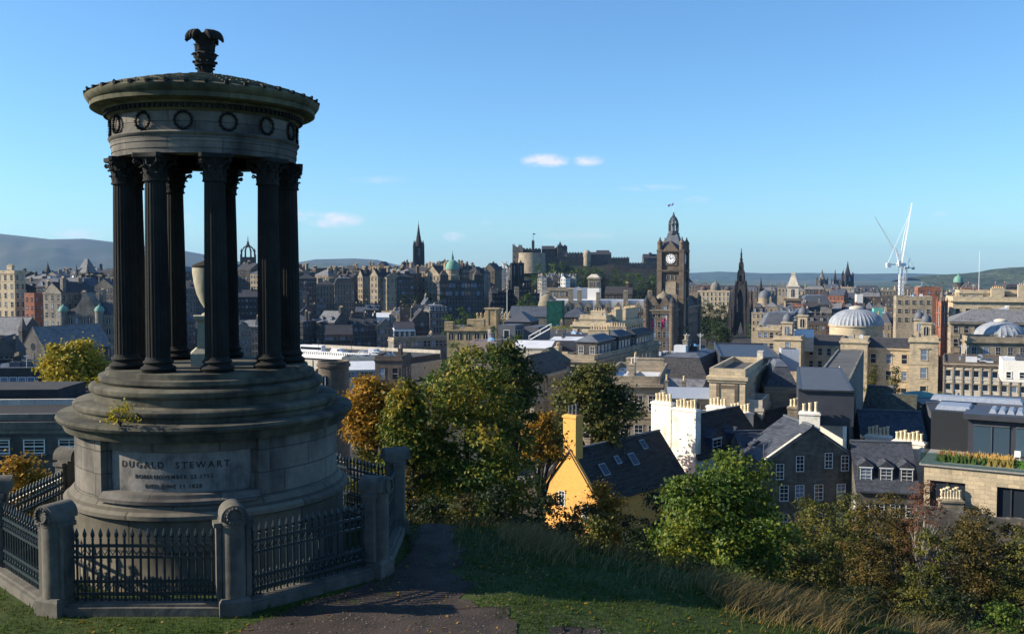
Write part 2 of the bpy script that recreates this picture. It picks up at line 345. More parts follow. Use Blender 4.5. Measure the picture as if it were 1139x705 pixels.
# ------------------------------------------------------------ memorial
S_MON = stone('ashlar', (.185, .17, .148), (.028, .027, .027), .52, (1.3, .44), .5, radial=2.7)
S_PLIN = stone('plinth_stone', (.165, .15, .118), (.038, .035, .03), .38, (1.7, .8), .5, radial=2.8)
S_STEP = stone('step_stone', (.115, .105, .075), (.018, .018, .014), .6, None, .8)
S_ENT = stone('entablature_stone', (.17, .157, .138), (.022, .021, .021), .56, (1.1, .31), .6, radial=2.0)
S_CORN = stone('cornice_stone', (.14, .13, .075), (.02, .02, .016), .45, None, .9)
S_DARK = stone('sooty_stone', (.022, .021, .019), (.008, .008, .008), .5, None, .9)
S_ROOF = stone('roof_scale_stone', (.13, .12, .08), (.03, .029, .022), .5, None, 2.5)
S_LET = plain('cut_letter', (.03, .028, .026), .95)
S_POST = stone('pillar_stone', (.13, .12, .10), (.034, .032, .028), .42, None, 1.1)
MX, MY, MZ = -6.5, 20.6, -6.08
mon = thing('memorial_temple', 'tall round stone memorial with nine dark fluted columns inside iron railings', 'monument', (MX, MY, MZ))
def zz(z): return z-MZ
MB().lathe([(2.84, -.4), (2.84, zz(-5.75)), (2.82, zz(-5.7)), (2.80, zz(-4.72)), (2.84, zz(-4.66)), (2.90, zz(-4.64)), (2.905, zz(-4.56)), (2.86, zz(-4.53)), (2.80, zz(-4.47)), (2.74, zz(-4.40)), (2.70, zz(-4.36)), (0, zz(-4.36))], 144).build('plinth', S_PLIN, mon, smooth=True)
# drum with a sunk panel facing the camera side
ang0 = atan2(-MY, -MX)            # towards the camera
pc = ang0-radians(14.5); hw = radians(33.5)   # panel centre, half width incl. pilasters
RD = 2.675
MB().lathe([(RD, zz(-4.37)), (RD, zz(-3.2))], 120, a0=pc+hw+radians(4.6), a1=pc-hw-radians(4.6)+2*pi).build('drum', S_MON, mon, smooth=True)
for s in (-1, 1):
    b = MB(); a1, a2 = sorted((pc+s*hw, pc+s*(hw+radians(4.6))))
    b.lathe([(RD-.22, zz(-4.36)), (RD+.035, zz(-4.36)), (RD+.035, zz(-3.2)), (RD-.22, zz(-3.2))], 4, a0=a1, a1=a2)
    for a in (a1, a2):
        b.add([((RD-.22)*cos(a), (RD-.22)*sin(a), zz(-4.36)), ((RD+.035)*cos(a), (RD+.035)*sin(a), zz(-4.36)), ((RD+.035)*cos(a), (RD+.035)*sin(a), zz(-3.2)), ((RD-.22)*cos(a), (RD-.22)*sin(a), zz(-3.2))], [(0, 1, 2, 3)])
    b.build('pilaster', S_MON, mon, smooth=True)
RP = RD-.14
pan = MB().lathe([(RP, zz(-4.2)), (RP, zz(-3.42))], 60, a0=pc-hw, a1=pc+hw).build('inscription_panel', stone('panel_stone', (.22, .205, .185), (.05, .05, .052), .45, None, 1.6), mon, smooth=True)
b = MB()
b.lathe([(RP-.05, zz(-3.42)), (RP+.03, zz(-3.42)), (RP+.05, zz(-3.38)), (RP+.05, zz(-3.2))], 60, a0=pc-hw, a1=pc+hw)
b.lathe([(RD+.13, zz(-4.37)), (RD+.13, zz(-4.31)), (RD+.05, zz(-4.27)), (RD+.02, zz(-4.20)), (RP-.03, zz(-4.18))], 60, a0=pc-hw, a1=pc+hw)
for s in (-1, 1):
    a1, a2 = sorted((pc+s*hw, pc+s*(hw-radians(2.2)))); b.lathe([(RP, zz(-4.2)), (RP+.04, zz(-4.2)), (RP+.04, zz(-3.4)), (RP, zz(-3.4))], 3, a0=a1, a1=a2)
    a = pc+s*(hw-radians(2.2)); b.add([(r*cos(a), r*sin(a), z) for r, z in ((RP, zz(-4.2)), (RP+.04, zz(-4.2)), (RP+.04, zz(-3.4)), (RP, zz(-3.4)))], [(0, 1, 2, 3)])
b.build('panel_frame', S_MON, mon, smooth=True)
def curved_text(txt, size, z, ac, R0, spacing, mat, parent, name='lettering', thick=.004):
    cu = bpy.data.curves.new('lettering', 'FONT'); cu.body = txt; cu.size = size; cu.align_x = 'CENTER'; cu.extrude = thick; cu.resolution_u = 2; cu.space_character = spacing
    cu.offset = size*.012
    o = bpy.data.objects.new('tmp', cu); COL.objects.link(o); dg = bpy.context.evaluated_depsgraph_get(); dg.update()
    me = bpy.data.meshes.new_from_object(o.evaluated_get(dg)); bpy.data.objects.remove(o); me.name = 'lettering'
    for v in me.vertices:
        a = ac+v.co.x/R0; r = R0+.004+v.co.z; v.co = (r*cos(a), r*sin(a), z+v.co.y)
    me.materials.clear(); me.materials.append(mat); return link(name, me, parent)
lc = ang0-radians(16.0)
curved_text('DUGALD  STEWART', .175, zz(-3.72), lc, RP, 1.42, S_LET, pan)
curved_text('BORN NOVEMBER 22 1753', .105, zz(-3.92), lc, RP, 1.25, S_LET, pan)
curved_text('DIED JUNE 11 1828', .105, zz(-4.10), lc, RP, 1.25, S_LET, pan)
# ledge and steps
def rim(r, z0, z1): return [(r-.05, zz(z0)), (r-.012, zz(z0+.03)), (r, zz(z0+(z1-z0)*.35)), (r, zz(z0+(z1-z0)*.75)), (r-.02, zz(z1-.02)), (r-.06, zz(z1))]
MB().lathe([(2.60, zz(-3.2)), (2.78, zz(-3.2)), (2.86, zz(-3.19)), (2.90, zz(-3.10)), (2.92, zz(-3.02)), (3.00, zz(-3.0)), (3.03, zz(-2.94)), (3.0, zz(-2.88)), (2.4, zz(-2.85)), (0, zz(-2.85))], 144).build('ledge', S_STEP, mon, smooth=True)
MB().lathe([(2.63, zz(-2.86)), (2.64, zz(-2.78))]+rim(2.70, -2.78, -2.62)+[(2.2, zz(-2.60)), (0, zz(-2.6))], 144).build('step', S_STEP, mon, smooth=True)
MB().lathe([(2.31, zz(-2.61)), (2.32, zz(-2.45))]+rim(2.39, -2.45, -2.28)+[(2.2, zz(-2.26)), (0, zz(-2.26))], 144).build('step', S_STEP, mon, smooth=True)
MB().lathe([(2.16, zz(-2.27)), (2.22, zz(-2.2)), (2.2, zz(-2.12)), (2.08, zz(-2.1)), (2.06, zz(-2.0)), (2.0, zz(-1.985)), (0, zz(-1.985))], 144).build('stylobate', S_STEP, mon, smooth=True)
# columns
CZ0, CZ1 = -1.985, 2.30
def flute(r, z, a): return r*(1-.055*max(0.0, cos(a*20))**.6)
def torus_prof(r, z0, z1, n=6): return [(r-(z1-z0)*.5+(z1-z0)*.5*sin(pi*k/n)+.0, z0+(z1-z0)*(k/n)) for k in range(n+1)]
prof = [(.232-.034*(k/9)**1.6, .30+(CZ1-CZ0-.30-.52)*k/9) for k in range(10)]
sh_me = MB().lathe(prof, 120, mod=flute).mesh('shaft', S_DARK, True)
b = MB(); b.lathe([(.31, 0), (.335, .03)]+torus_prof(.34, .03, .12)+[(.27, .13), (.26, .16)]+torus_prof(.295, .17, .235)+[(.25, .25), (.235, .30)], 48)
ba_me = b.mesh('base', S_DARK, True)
def leaf(b, a, r0, z0, h, w, out, curl=.06):
    """acanthus leaf: a bowed strip whose tip rolls outwards"""
    n = 6; vs = []; ca, sa = cos(a), sin(a)
    for k in range(n+1):
        t = k/n; z = z0+h*min(1, t*1.12)-(curl*((t-.8)/.2)**2 if t > .8 else 0); r = r0+out*t**3+(.012 if t < .8 else .02)
        ww = w*(1-.15*t)*(1 if t < .75 else max(.25, 1-(t-.75)*2.6))*(1+.12*(k % 2))
        for s, dr in ((-1, 0), (-.5, .012), (0, .022), (.5, .012), (1, 0)): x, y = r+dr, s*ww/2; vs.append((x*ca-y*sa, x*sa+y*ca, z))
    for k in range(n+1):
        for q in range(5): x, y, z = vs[k*5+q]; vs.append((x*.96-.008*ca, y*.96-.008*sa, z-.01))
    off = (n+1)*5; fs = []
    for k in range(n):
        for q in range(4):
            fs.append((k*5+q, k*5+q+1, (k+1)*5+q+1, (k+1)*5+q)); fs.append((off+k*5+q+1, off+k*5+q, off+(k+1)*5+q, off+(k+1)*5+q+1))
        for q, d in ((0, 1), (4, -1)): e = (k*5+q, (k+1)*5+q, off+(k+1)*5+q, off+k*5+q); fs.append(e if d > 0 else e[::-1])
    fs.append(tuple(n*5+q for q in range(5))+tuple(off+n*5+q for q in range(4, -1, -1))); b.add(vs, fs)
b = MB(); H0 = CZ1-CZ0-.52
b.lathe([(.205, H0-.03), (.235, H0-.02), (.235, H0+.01), (.2, H0+.02), (.195, H0+.2), (.215, H0+.36), (.27, H0+.43)], 40)
for k in range(8): leaf(b, 2*pi*k/8, .19, H0+.01, .16, .15, .05, .04)
for k in range(8): leaf(b, 2*pi*(k+.5)/8, .195, H0+.10, .20, .14, .075, .05)
for k in range(4):
    a = pi/4+k*pi/2
    for s in (-1, 1):
        p = []
        for q in range(14):
            t = q/13
            if t < .5: r = .2+.17*(t/.5)**1.5; z = H0+.2+.2*(t/.5); da = s*(.42*(1-t/.5))
            else: th = (t-.5)/.5*2*pi*1.1; rr = .042*(1-.55*(t-.5)/.5); r = .37+rr*sin(th); z = H0+.4-.04+rr*cos(th); da = s*.05
            p.append((r*cos(a+da), r*sin(a+da), z))
        b.tube(p, .018, 5)
    leaf(b, a-pi/4, .23, H0+.30, .12, .07, .04, .02)
pts = []
for k in range(4):
    a = pi/4+k*pi/2
    for d in (-.09, .09): pts.append((.42*cos(a+d), .42*sin(a+d)))
    for d in (.4, pi/4, pi/2-.4): rr = .30 if d != pi/4 else .275; pts.append((rr*cos(a+d), rr*sin(a+d)))
b.prism(pts, H0+.44, H0+.52); b.prism([(x*.94, y*.94) for x, y in pts], H0+.425, H0+.441)
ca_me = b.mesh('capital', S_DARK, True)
for k in range(9):
    a = ang0+radians(5+40*k); x, y = 1.68*cos(a), 1.68*sin(a)
    c = bpy.data.objects.new('column', sh_me); COL.objects.link(c); c.parent = mon; c.location = (x, y, zz(CZ0)); c.rotation_euler = (0, 0, a)
    link('base', ba_me, c); link('capital', ca_me, c, rz=0)
# entablature: architrave in three bands, frieze with wreaths, cornice with dentils
b = MB(); b.lathe([(1.38, zz(2.30)), (1.86, zz(2.30)), (1.86, zz(2.40)), (1.875, zz(2.405)), (1.875, zz(2.53)), (1.89, zz(2.535)), (1.89, zz(2.64)), (1.92, zz(2.66)), (1.94, zz(2.70)), (1.90, zz(2.73)), (1.38, zz(2.73)), (1.38, zz(2.30))], 144)
b.build('architrave', S_ENT, mon, smooth=True)
fr = MB().lathe([(1.38, zz(2.73)), (1.855, zz(2.73)), (1.855, zz(3.12)), (1.38, zz(3.12))], 144).build('frieze', S_ENT, mon, smooth=True)
wb = MB()
for q in range(26):
    a = 2*pi*q/26; r = .15+.012*(q % 2); wb.tube([(0, r*cos(a-.16), r*sin(a-.16)), (.035, (r+.012)*cos(a), (r+.012)*sin(a)), (.01, r*cos(a+.2), r*sin(a+.2))], [.014, .03, .008], 5)
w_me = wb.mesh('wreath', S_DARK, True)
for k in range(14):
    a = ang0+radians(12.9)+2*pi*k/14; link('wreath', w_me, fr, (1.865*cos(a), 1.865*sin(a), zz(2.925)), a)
co = MB().lathe([(1.38, zz(3.12)), (1.90, zz(3.12)), (1.92, zz(3.15)), (1.95, zz(3.16)), (1.95, zz(3.24)), (2.02, zz(3.245)), (2.04, zz(3.29)), (2.24, zz(3.31)), (2.27, zz(3.33)), (2.27, zz(3.42)), (2.30, zz(3.44)), (2.355, zz(3.52)), (2.36, zz(3.56)), (2.30, zz(3.60)), (1.6, zz(3.68))], 144).build('cornice', S_CORN, mon, smooth=True)
b = MB()
for k in range(110):
    a = 2*pi*k/110; b.box(1.975*cos(a), 1.975*sin(a), zz(3.20), .07, .062, .075, a)
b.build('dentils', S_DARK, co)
b = MB()
for k in range(40):
    a = 2*pi*k/40; b.box(2.31*cos(a), 2.31*sin(a), zz(3.60), .13, .07, .06, a)
    b.tube([(2.33*cos(a), 2.33*sin(a), zz(3.56)), (2.37*cos(a), 2.37*sin(a), zz(3.62+.03*(k % 3 == 0)))], [.035, .02], 5)
b.build('roof_edge_knobs', S_DARK, co)
# scale-tiled conical roof
rp = [(2.28, 3.61), (1.75, 3.775), (1.2, 3.915), (.7, 4.025), (.3, 4.10), (.2, 4.14)]
b = MB(); b.lathe([(r, zz(z)-.02) for r, z in rp]+[(0, zz(4.12))], 60)
for row in range(13):
    t0, t1 = row/13, (row+1)/13; r0 = 2.24*(1-t0)+.25*t0; r1 = 2.24*(1-t1)+.25*t1-.04
    z0 = np.interp(-r0, [-p[0] for p in rp], [p[1] for p in rp]); z1 = np.interp(-r1, [-p[0] for p in rp], [p[1] for p in rp])
    n = 36 if row < 7 else 20
    for k in range(n):
        a = 2*pi*(k+.5*(row % 2))/n; w = 2*pi/n*.46; j = R.uniform(-.008, .012)
        vs = [(r0*cos(a-w), r0*sin(a-w), zz(z0)+.0), (r0*1.012*cos(a), r0*1.012*sin(a), zz(z0)-.01), (r0*cos(a+w), r0*sin(a+w), zz(z0)), (r1*cos(a+w), r1*sin(a+w), zz(z1)), (r1*cos(a-w), r1*sin(a-w), zz(z1))]
        top = [(x, y, z+.038+j) for x, y, z in vs[:3]]+[(x, y, z+.004) for x, y, z in vs[3:]]
        b.add(vs+top, [(5, 6, 7, 8, 9), (0, 1, 6, 5), (1, 2, 7, 6), (2, 3, 8, 7), (4, 0, 5, 9)])
b.build('roof', S_ROOF, mon)
# acanthus finial
b = MB(); FZ = zz(4.08)
b.lathe([(.36, -.03), (.30, .03), (.2, .07), (.15, .10), (.14, .2), (.17, .22), (.165, .27), (.20, .31), (.215, .40), (.24, .43), (.23, .47), (.25, .50), (.23, .54), (.20, .57), (.195, .70), (.21, .85), (.29, .95), (.0, .96)], 30)
for k in range(12): leaf(b, 2*pi*k/12, .2, .26, .10, .12, .05, .03); leaf(b, 2*pi*(k+.5)/12, .215, .44, .09, .11, .05, .03); leaf(b, 2*pi*k/12, .14, .12, .09, .08, .05, .02)
for k in range(9): leaf(b, 2*pi*(k+.25)/9, .19, .58, .16, .12, .03, .02)
for k in range(3):
    a = ang0+radians(-72)+k*2*pi/3
    for s in (-.62, -.38, -.13, .13, .38, .62):
        p = []; 
        for q in range(9):
            t = q/8; th = t*pi*1.02; r = .17+.25*t*(1-.12*abs(s)); z = .84+.15*sin(min(th*.9, pi*.95))*(1-.1*abs(s)) - .07*t*t; p.append((r*cos(a+s*(1.1-.2*t)), r*sin(a+s*(1.1-.2*t)), z))
        b.tube(p, [.06, .075, .08, .08, .08, .075, .065, .05, .025], 6)
for v_i in range(len(b.v)): x, y, z = b.v[v_i]; b.v[v_i] = (x*.94, y*.94, z*.93+FZ+.02)
b.build('finial', S_DARK, mon, smooth=True)
# urn on its pedestal, standing inside the columns
S_URN = stone('urn_stone', (.36, .34, .26), (.16, .15, .11), .2, None, 1.5)
urn = thing('urn', 'pale tapering stone urn on a pedestal between the dark columns of the round memorial', 'urn', (MX+.02, MY-.05, -1.985), ang0+pi/2)
MB().bx(-.38, .38, -.38, .38, 0, .26).frus(0, 0, .26, .36, .76, .76, .54, .54).frus(0, 0, .36, .92, .50, .50, .46, .46).frus(0, 0, .92, .98, .48, .48, .6, .6).bx(-.32, .32, -.32, .32, .98, 1.05).build('pedestal', S_URN, urn)
MB().lathe([(.15, 1.05), (.15, 1.08), (.08, 1.12), (.07, 1.17), (.10, 1.22), (.17, 1.33), (.25, 1.52), (.30, 1.74), (.33, 1.96), (.33, 2.06), (.28, 2.08), (0, 2.08)], 36).build('vase', S_URN, urn, smooth=True)
MB().lathe([(.34, 2.08), (.34, 2.11), (.26, 2.15), (.13, 2.20), (.06, 2.24), (.10, 2.29), (.06, 2.36), (0, 2.38)], 30).build('lid', S_DARK, urn, smooth=True)

# ------------------------------------------------------------ railings
IRON = plain('iron_paint', (.012, .024, .03), .42, .0, .5, .3, 6)
fence = thing('railing_fence', 'dark green iron spear railings between round-topped stone pillars on an octagonal kerb', 'fence', (MX, MY, MZ))
AP = 3.80; SD = 2*AP*tan(pi/8); CR = AP/cos(pi/8)
def pillar_mesh():
    b = MB()                      # local: x outwards, y along, z up
    b.bx(-.20, .24, -.27, .27, -.3, .30); b.frus(.02, 0, .30, .36, .44, .54, .36, .46)
    pts = [(.22*cos(a), .22*sin(a)) for a in [radians(-90+15*k) for k in range(13)]]+[(-.2, .22), (-.2, -.22)]
    b.prism([(x+.0, y) for x, y in pts], .36, 1.62)
    for s in (-1, 1): b.bx(-.13, .10, s*.21, s*.30, .355, 1.62); b.bx(-.16, .13, s*.205, s*.34, 1.62, 1.70)
    b.prism([(x*1.06, y*1.06) for x, y in pts], 1.62, 1.66); b.prism([(x*1.1, y*1.1) for x, y in pts], 1.66, 1.74)
    n = 16; prof = [(.225*cos(pi*k/n), 1.74+.05+.225*sin(pi*k/n)) for k in range(n+1)]+[(-.225, 1.74), (.225, 1.74)]
    b.xprism(prof, -.30, .25)
    b.xprism([(y*.8, z*.985+.02) for y, z in prof], .25, .275)
    for q in range(14):
        a = 2*pi*q/14; b.tube([(.285, .12*cos(a-.3), 1.84+.12*sin(a-.3)), (.30, .13*cos(a), 1.84+.13*sin(a)), (.285, .12*cos(a+.3), 1.84+.12*sin(a+.3))], [.015, .025, .012], 5)
    return b.mesh('pillar', S_POST, True)
pm = pillar_mesh()
def panel_mesh(L):
    b = MB(); h = L/2       # along x, y=0, z up, standing on kerb top z=.24
    for z, hh, dd in ((.36, .05, .05), (.58, .05, .05), (1.02, .045, .045), (1.22, .05, .05)): b.bx(-h, h, -dd/2, dd/2, z, z+hh)
    n = int(L/.135)
    for k in range(n):
        x = -h+(k+.5)*L/n
        b.tube([(x, 0, .26), (x, 0, 1.34)], .021, 6)
        b.lathe([(.012, 1.33), (.03, 1.36), (.014, 1.385), (.04, 1.43), (.036, 1.46), (.012, 1.54), (0, 1.56)], 6, x)
        b.tube([(x-.034, 0, 1.395), (x, 0, 1.405), (x+.034, 0, 1.395)], [.006, .014, .006], 5)
        b.lathe([(.014, 1.08), (.026, 1.12), (.014, 1.16)], 6, x); b.lathe([(.014, .44), (.032, .48), (.014, .53)], 6, x)
        b.tube([(x+L/n/2, 0, .27), (x+L/n/2, 0, .60)], .012, 5)
        b.lathe([(0, .60), (.022, .66), (.0, .72)], 5, x+L/n/2)
        b.tube([(x-L/n/2, 0, 1.08), (x, 0, 1.2), (x+L/n/2, 0, 1.08)], .010, 4)
        b.tube([(x-L/n/2, 0, .56), (x, 0, .45), (x+L/n/2, 0, .56)], .010, 4)
    return b.mesh('railing_panel', IRON)
PL = SD-.62; rm = panel_mesh(PL)
b = MB()
ring = [(CR*cos(radians(22.5+45*k)), CR*sin(radians(22.5+45*k))) for k in range(8)]
for k in range(8):
    a = radians(45*k); o1 = [(p[0]*(1+.24/CR), p[1]*(1+.24/CR)) for p in (ring[k-1], ring[k])]; o2 = [(p[0]*(1-.24/CR), p[1]*(1-.24/CR)) for p in (ring[k-1], ring[k])]
    b.prism([o1[0], o1[1], o2[1], o2[0]], -.4, .20)
    c1 = [(p[0]*(1+.17/CR), p[1]*(1+.17/CR)) for p in (ring[k-1], ring[k])]; c2 = [(p[0]*(1-.17/CR), p[1]*(1-.17/CR)) for p in (ring[k-1], ring[k])]
    b.prism([c1[0], c1[1], c2[1], c2[0]], .2, .25)
b.build('kerb', S_POST, fence)
for k in range(8):
    a = radians(22.5+45*k); link('pillar', pm, fence, (CR*cos(a), CR*sin(a), 0), a)
    a = radians(45*k); link('railing_panel', rm, fence, (AP*cos(a), AP*sin(a), 0), a+pi/2)
# ------------------------------------------------------------ building kit
ST = {}
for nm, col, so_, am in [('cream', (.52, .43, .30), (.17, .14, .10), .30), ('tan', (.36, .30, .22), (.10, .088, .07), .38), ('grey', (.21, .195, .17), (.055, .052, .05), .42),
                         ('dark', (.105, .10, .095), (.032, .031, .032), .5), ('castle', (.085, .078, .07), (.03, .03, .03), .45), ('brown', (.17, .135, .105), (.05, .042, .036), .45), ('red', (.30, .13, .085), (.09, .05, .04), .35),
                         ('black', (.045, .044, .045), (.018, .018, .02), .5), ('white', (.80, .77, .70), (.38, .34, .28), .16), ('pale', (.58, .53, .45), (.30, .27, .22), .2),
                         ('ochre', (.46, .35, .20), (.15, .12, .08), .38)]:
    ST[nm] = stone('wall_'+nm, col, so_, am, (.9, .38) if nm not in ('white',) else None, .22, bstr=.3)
ST['rubble'] = stone('wall_rubble', (.16, .145, .125), (.04, .038, .036), .5, (.55, .27), .5, fine=3, bstr=.8)
ST['yellow'] = stone('wall_yellow', (.74, .37, .095), (.42, .23, .09), .30, None, .4)
ST['render'] = stone('wall_render', (.80, .76, .67), (.36, .31, .23), .34, None, .5)
SL = slate('slate_roof'); SLB = slate('slate_blue', (.06, .07, .09)); SLL = slate('slate_pale', (.14, .14, .145)); SLM = slate('slate_mossy', (.06, .058, .05), moss=(.07, .075, .04))
LEAD = plain('lead_roof', (.105, .115, .135), .6, .0, .25, .25, .6, mapscale=(1, .2, 1)); ZINC = plain('zinc_cladding', (.085, .09, .105), .6, .1, .25, .15, .8); DKZ = plain('dark_cladding', (.045, .048, .06), .5, .1, .5, .2, .8)
LEADP = plain('dome_lead', (.26, .28, .31), .55, 0, .3, .25, .5); BELLST = plain('dome_slate', (.20, .175, .125), .8, 0, .2, .3, 1.2); FELT = plain('flat_roof_felt', (.10, .098, .095), .9, 0, .2, .3, .35); GRAV = plain('gravel_roof', (.10, .08, .065), .95, 0, .2, .35, .8); WROOF = plain('white_membrane', (.55, .56, .58), .7, 0, .3, .12, .5)
COPPER = plain('green_copper', (.13, .27, .22), .7, 0, .3, .2, .8); POT = plain('clay_pot', (.62, .45, .26), .85, 0, .2, .3, 3); POTC = plain('clay_pot_pale', (.72, .60, .40), .85, 0, .2, .3, 3)
WP = plain('white_paint', (.78, .78, .77), .45, 0, .4, .06, 2); GL = glassm('window_glass'); GLB = glassm('blue_glass', (.03, .05, .07), .05, .7); BLK = plain('black_iron', (.015, .015, .017), .5)
GREENNET = plain('green_netting', (.01, .075, .06), .85, 0, .2, .4, .7); STEELW = plain('white_steel', (.80, .80, .80), .4, 0, .4, .05, 1)
BLUEP = plain('blue_paint', (.03, .07, .28), .5); ROOFT = {'slate': SL, 'blue': SLB, 'pale': SLL, 'moss': SLM, 'lead': LEAD, 'zinc': ZINC, 'dkz': DKZ, 'felt': FELT, 'grav': GRAV, 'white': WROOF, 'copper': COPPER}
WC = {}
def win_mesh(w, h, kind, trim):
    k = (round(w, 2), round(h, 2), kind, trim.name)
    if k in WC: return WC[k]
    b = MB()        # in x-z plane facing -y, origin at the centre of the opening
    if kind == 'stone':                      # raised surround, sill, sash bars, glass
        t = .14 if w < 1.6 else .22
        b.bx(-w/2-t, -w/2, -.09, .02, -h/2, h/2, 0); b.bx(w/2, w/2+t, -.09, .02, -h/2, h/2, 0); b.bx(-w/2-t, w/2+t, -.11, .02, h/2, h/2+t*1.2, 0); b.bx(-w/2-t*1.3, w/2+t*1.3, -.16, .02, -h/2-t, -h/2, 0)
        b.bx(-w/2, w/2, -.012, .01, -h/2, h/2, 2)
        b.bx(-w/2, w/2, -.04, -.013, -.035, .035, 1)
        for s in (-1, 1): b.bx(s*w/2-.04, s*w/2+.04, -.035, -.013, -h/2, h/2, 1)
    elif kind == 'sash':                     # white sash window with glazing bars
        b.bx(-w/2-.1, w/2+.1, -.10, .02, h/2, h/2+.12, 0); b.bx(-w/2-.12, w/2+.12, -.16, .02, -h/2-.12, -h/2, 0)
        b.bx(-w/2, w/2, -.012, .01, -h/2, h/2, 2)
        for s in (-1, 1): b.bx(s*(w/2-.03)-.03, s*(w/2-.03)+.03, -.05, -.013, -h/2, h/2, 1)
        for z in (-h/2+.05, 0, h/2-.05): b.bx(-w/2, w/2, -.05, -.0135, z-.03, z+.03, 1)
        b.bx(-.014, .014, -.035, -.0132, -h/2, h/2, 1)
        for z in (-h/4, h/4): b.bx(-w/2, w/2, -.034, -.0131, z-.013, z+.013, 1)
    elif kind == 'modern':
        b.bx(-w/2, w/2, -.012, .01, -h/2, h/2, 2)
        for s in (-1, 1): b.bx(s*w/2-.05, s*w/2+.05, -.06, .0, -h/2-.05, h/2+.05, 1); b.bx(-w/2, w/2, -.055, .0, s*h/2-.05, s*h/2+.05, 1)
    elif kind == 'arch':
        n = 8; pts = [(-w/2, -h/2), (w/2, -h/2)]+[(w/2*cos(pi*i/n), h/2-w/2+w/2*sin(pi*i/n)) for i in range(n+1)]
        b.yprism([(x*1.25, z*1.08) for x, z in pts], -.08, .0, 0); b.yprism(pts, -.095, -.0805, 2); b.bx(-.05, .05, -.12, -.096, -h/2, h/2-.1, 1)
    me = b.mesh('window', [trim, WP, GL]); WC[k] = me; return me
def put_window(parent, x, y, z, rz, w, h, kind, trim):
    return link('window', win_mesh(w, h, kind, trim), parent, (x, y, z), rz)
def pots(b, x0, x1, y, z, n, along='x', mi=1, r=.14, h=.75):
    for i in range(n):
        t = (i+.5)/n; hh = h*R.uniform(.8, 1.1); X = x0+(x1-x0)*t
        xx, yy = (X, y) if along == 'x' else (y, X)
        b.lathe([(r*1.15, z), (r*1.15, z+.08), (r, z+.1), (r*.9, z+hh*.85), (r*1.15, z+hh*.87), (r*1.1, z+hh), (r*.8, z+hh), (r*.8, z+hh*.6), (0, z+hh*.6)], 8, xx, yy, mi)
POTME = {}
def chimney(parent, x, y, z0, z1, sx, sy, wall, n, near=False, rz=0, potmat=None, ph=.75, pr=.14, two=False):
    potmat = potmat or POT
    b = MB(); b.bx(-sx/2, sx/2, -sy/2, sy/2, 0, z1-z0-.28); b.bx(-sx/2-.09, sx/2+.09, -sy/2-.09, sy/2+.09, z1-z0-.28, z1-z0-.1); b.frus(0, 0, z1-z0-.1, z1-z0, sx, sy, sx*.94, sy*.8)
    al = 'x' if sx >= sy else 'y'; L = max(sx, sy)*.88
    if not near and n: pots(b, -L/2, L/2, 0, z1-z0, n, al, 1, pr, ph)
    o = b.build('chimney', [wall, potmat], parent, (x, y, z0))
    if rz: o.rotation_euler = (0, 0, rz)
    if near:
        for i in range(n):
            k = (i % 3, pr, ph, potmat.name)
            if k not in POTME:
                c = MB(); hh = ph*(.85+.12*(i % 3)); r = pr
                c.lathe([(r*1.2, -.02), (r*1.2, .1), (r, .13), (r*.86, hh*.82), (r*1.12, hh*.85), (r*1.12, hh), (r*.8, hh), (r*.8, hh*.6), (0, hh*.6)], 12); POTME[k] = c.mesh('chimney_pot', potmat, True)
            t = -L/2+L*(i+.5)/n; link('chimney_pot', POTME[k], o, ((t, 0, z1-z0) if al == 'x' else (0, t, z1-z0)))
    return o
def dormer(parent, x, y, z, rz, w, h, d, roofm, kind='sash', cheek=None, fat=False):
    """gabled dormer facing -y, origin at the foot of its face"""
    b = MB(); b.bx(-w/2, w/2, .02, d, 0, h); b.yprism([(-w/2-.12, h), (w/2+.12, h), (0, h+w*.42)], -.12, d, 1)
    o = b.build('dormer', [cheek or DKZ, roofm], parent, (x, y, z)); o.rotation_euler = (0, 0, rz)
    link('window', win_mesh(w*.78, h*.84, kind, WP), o, (0, 0, h*.48)); return o
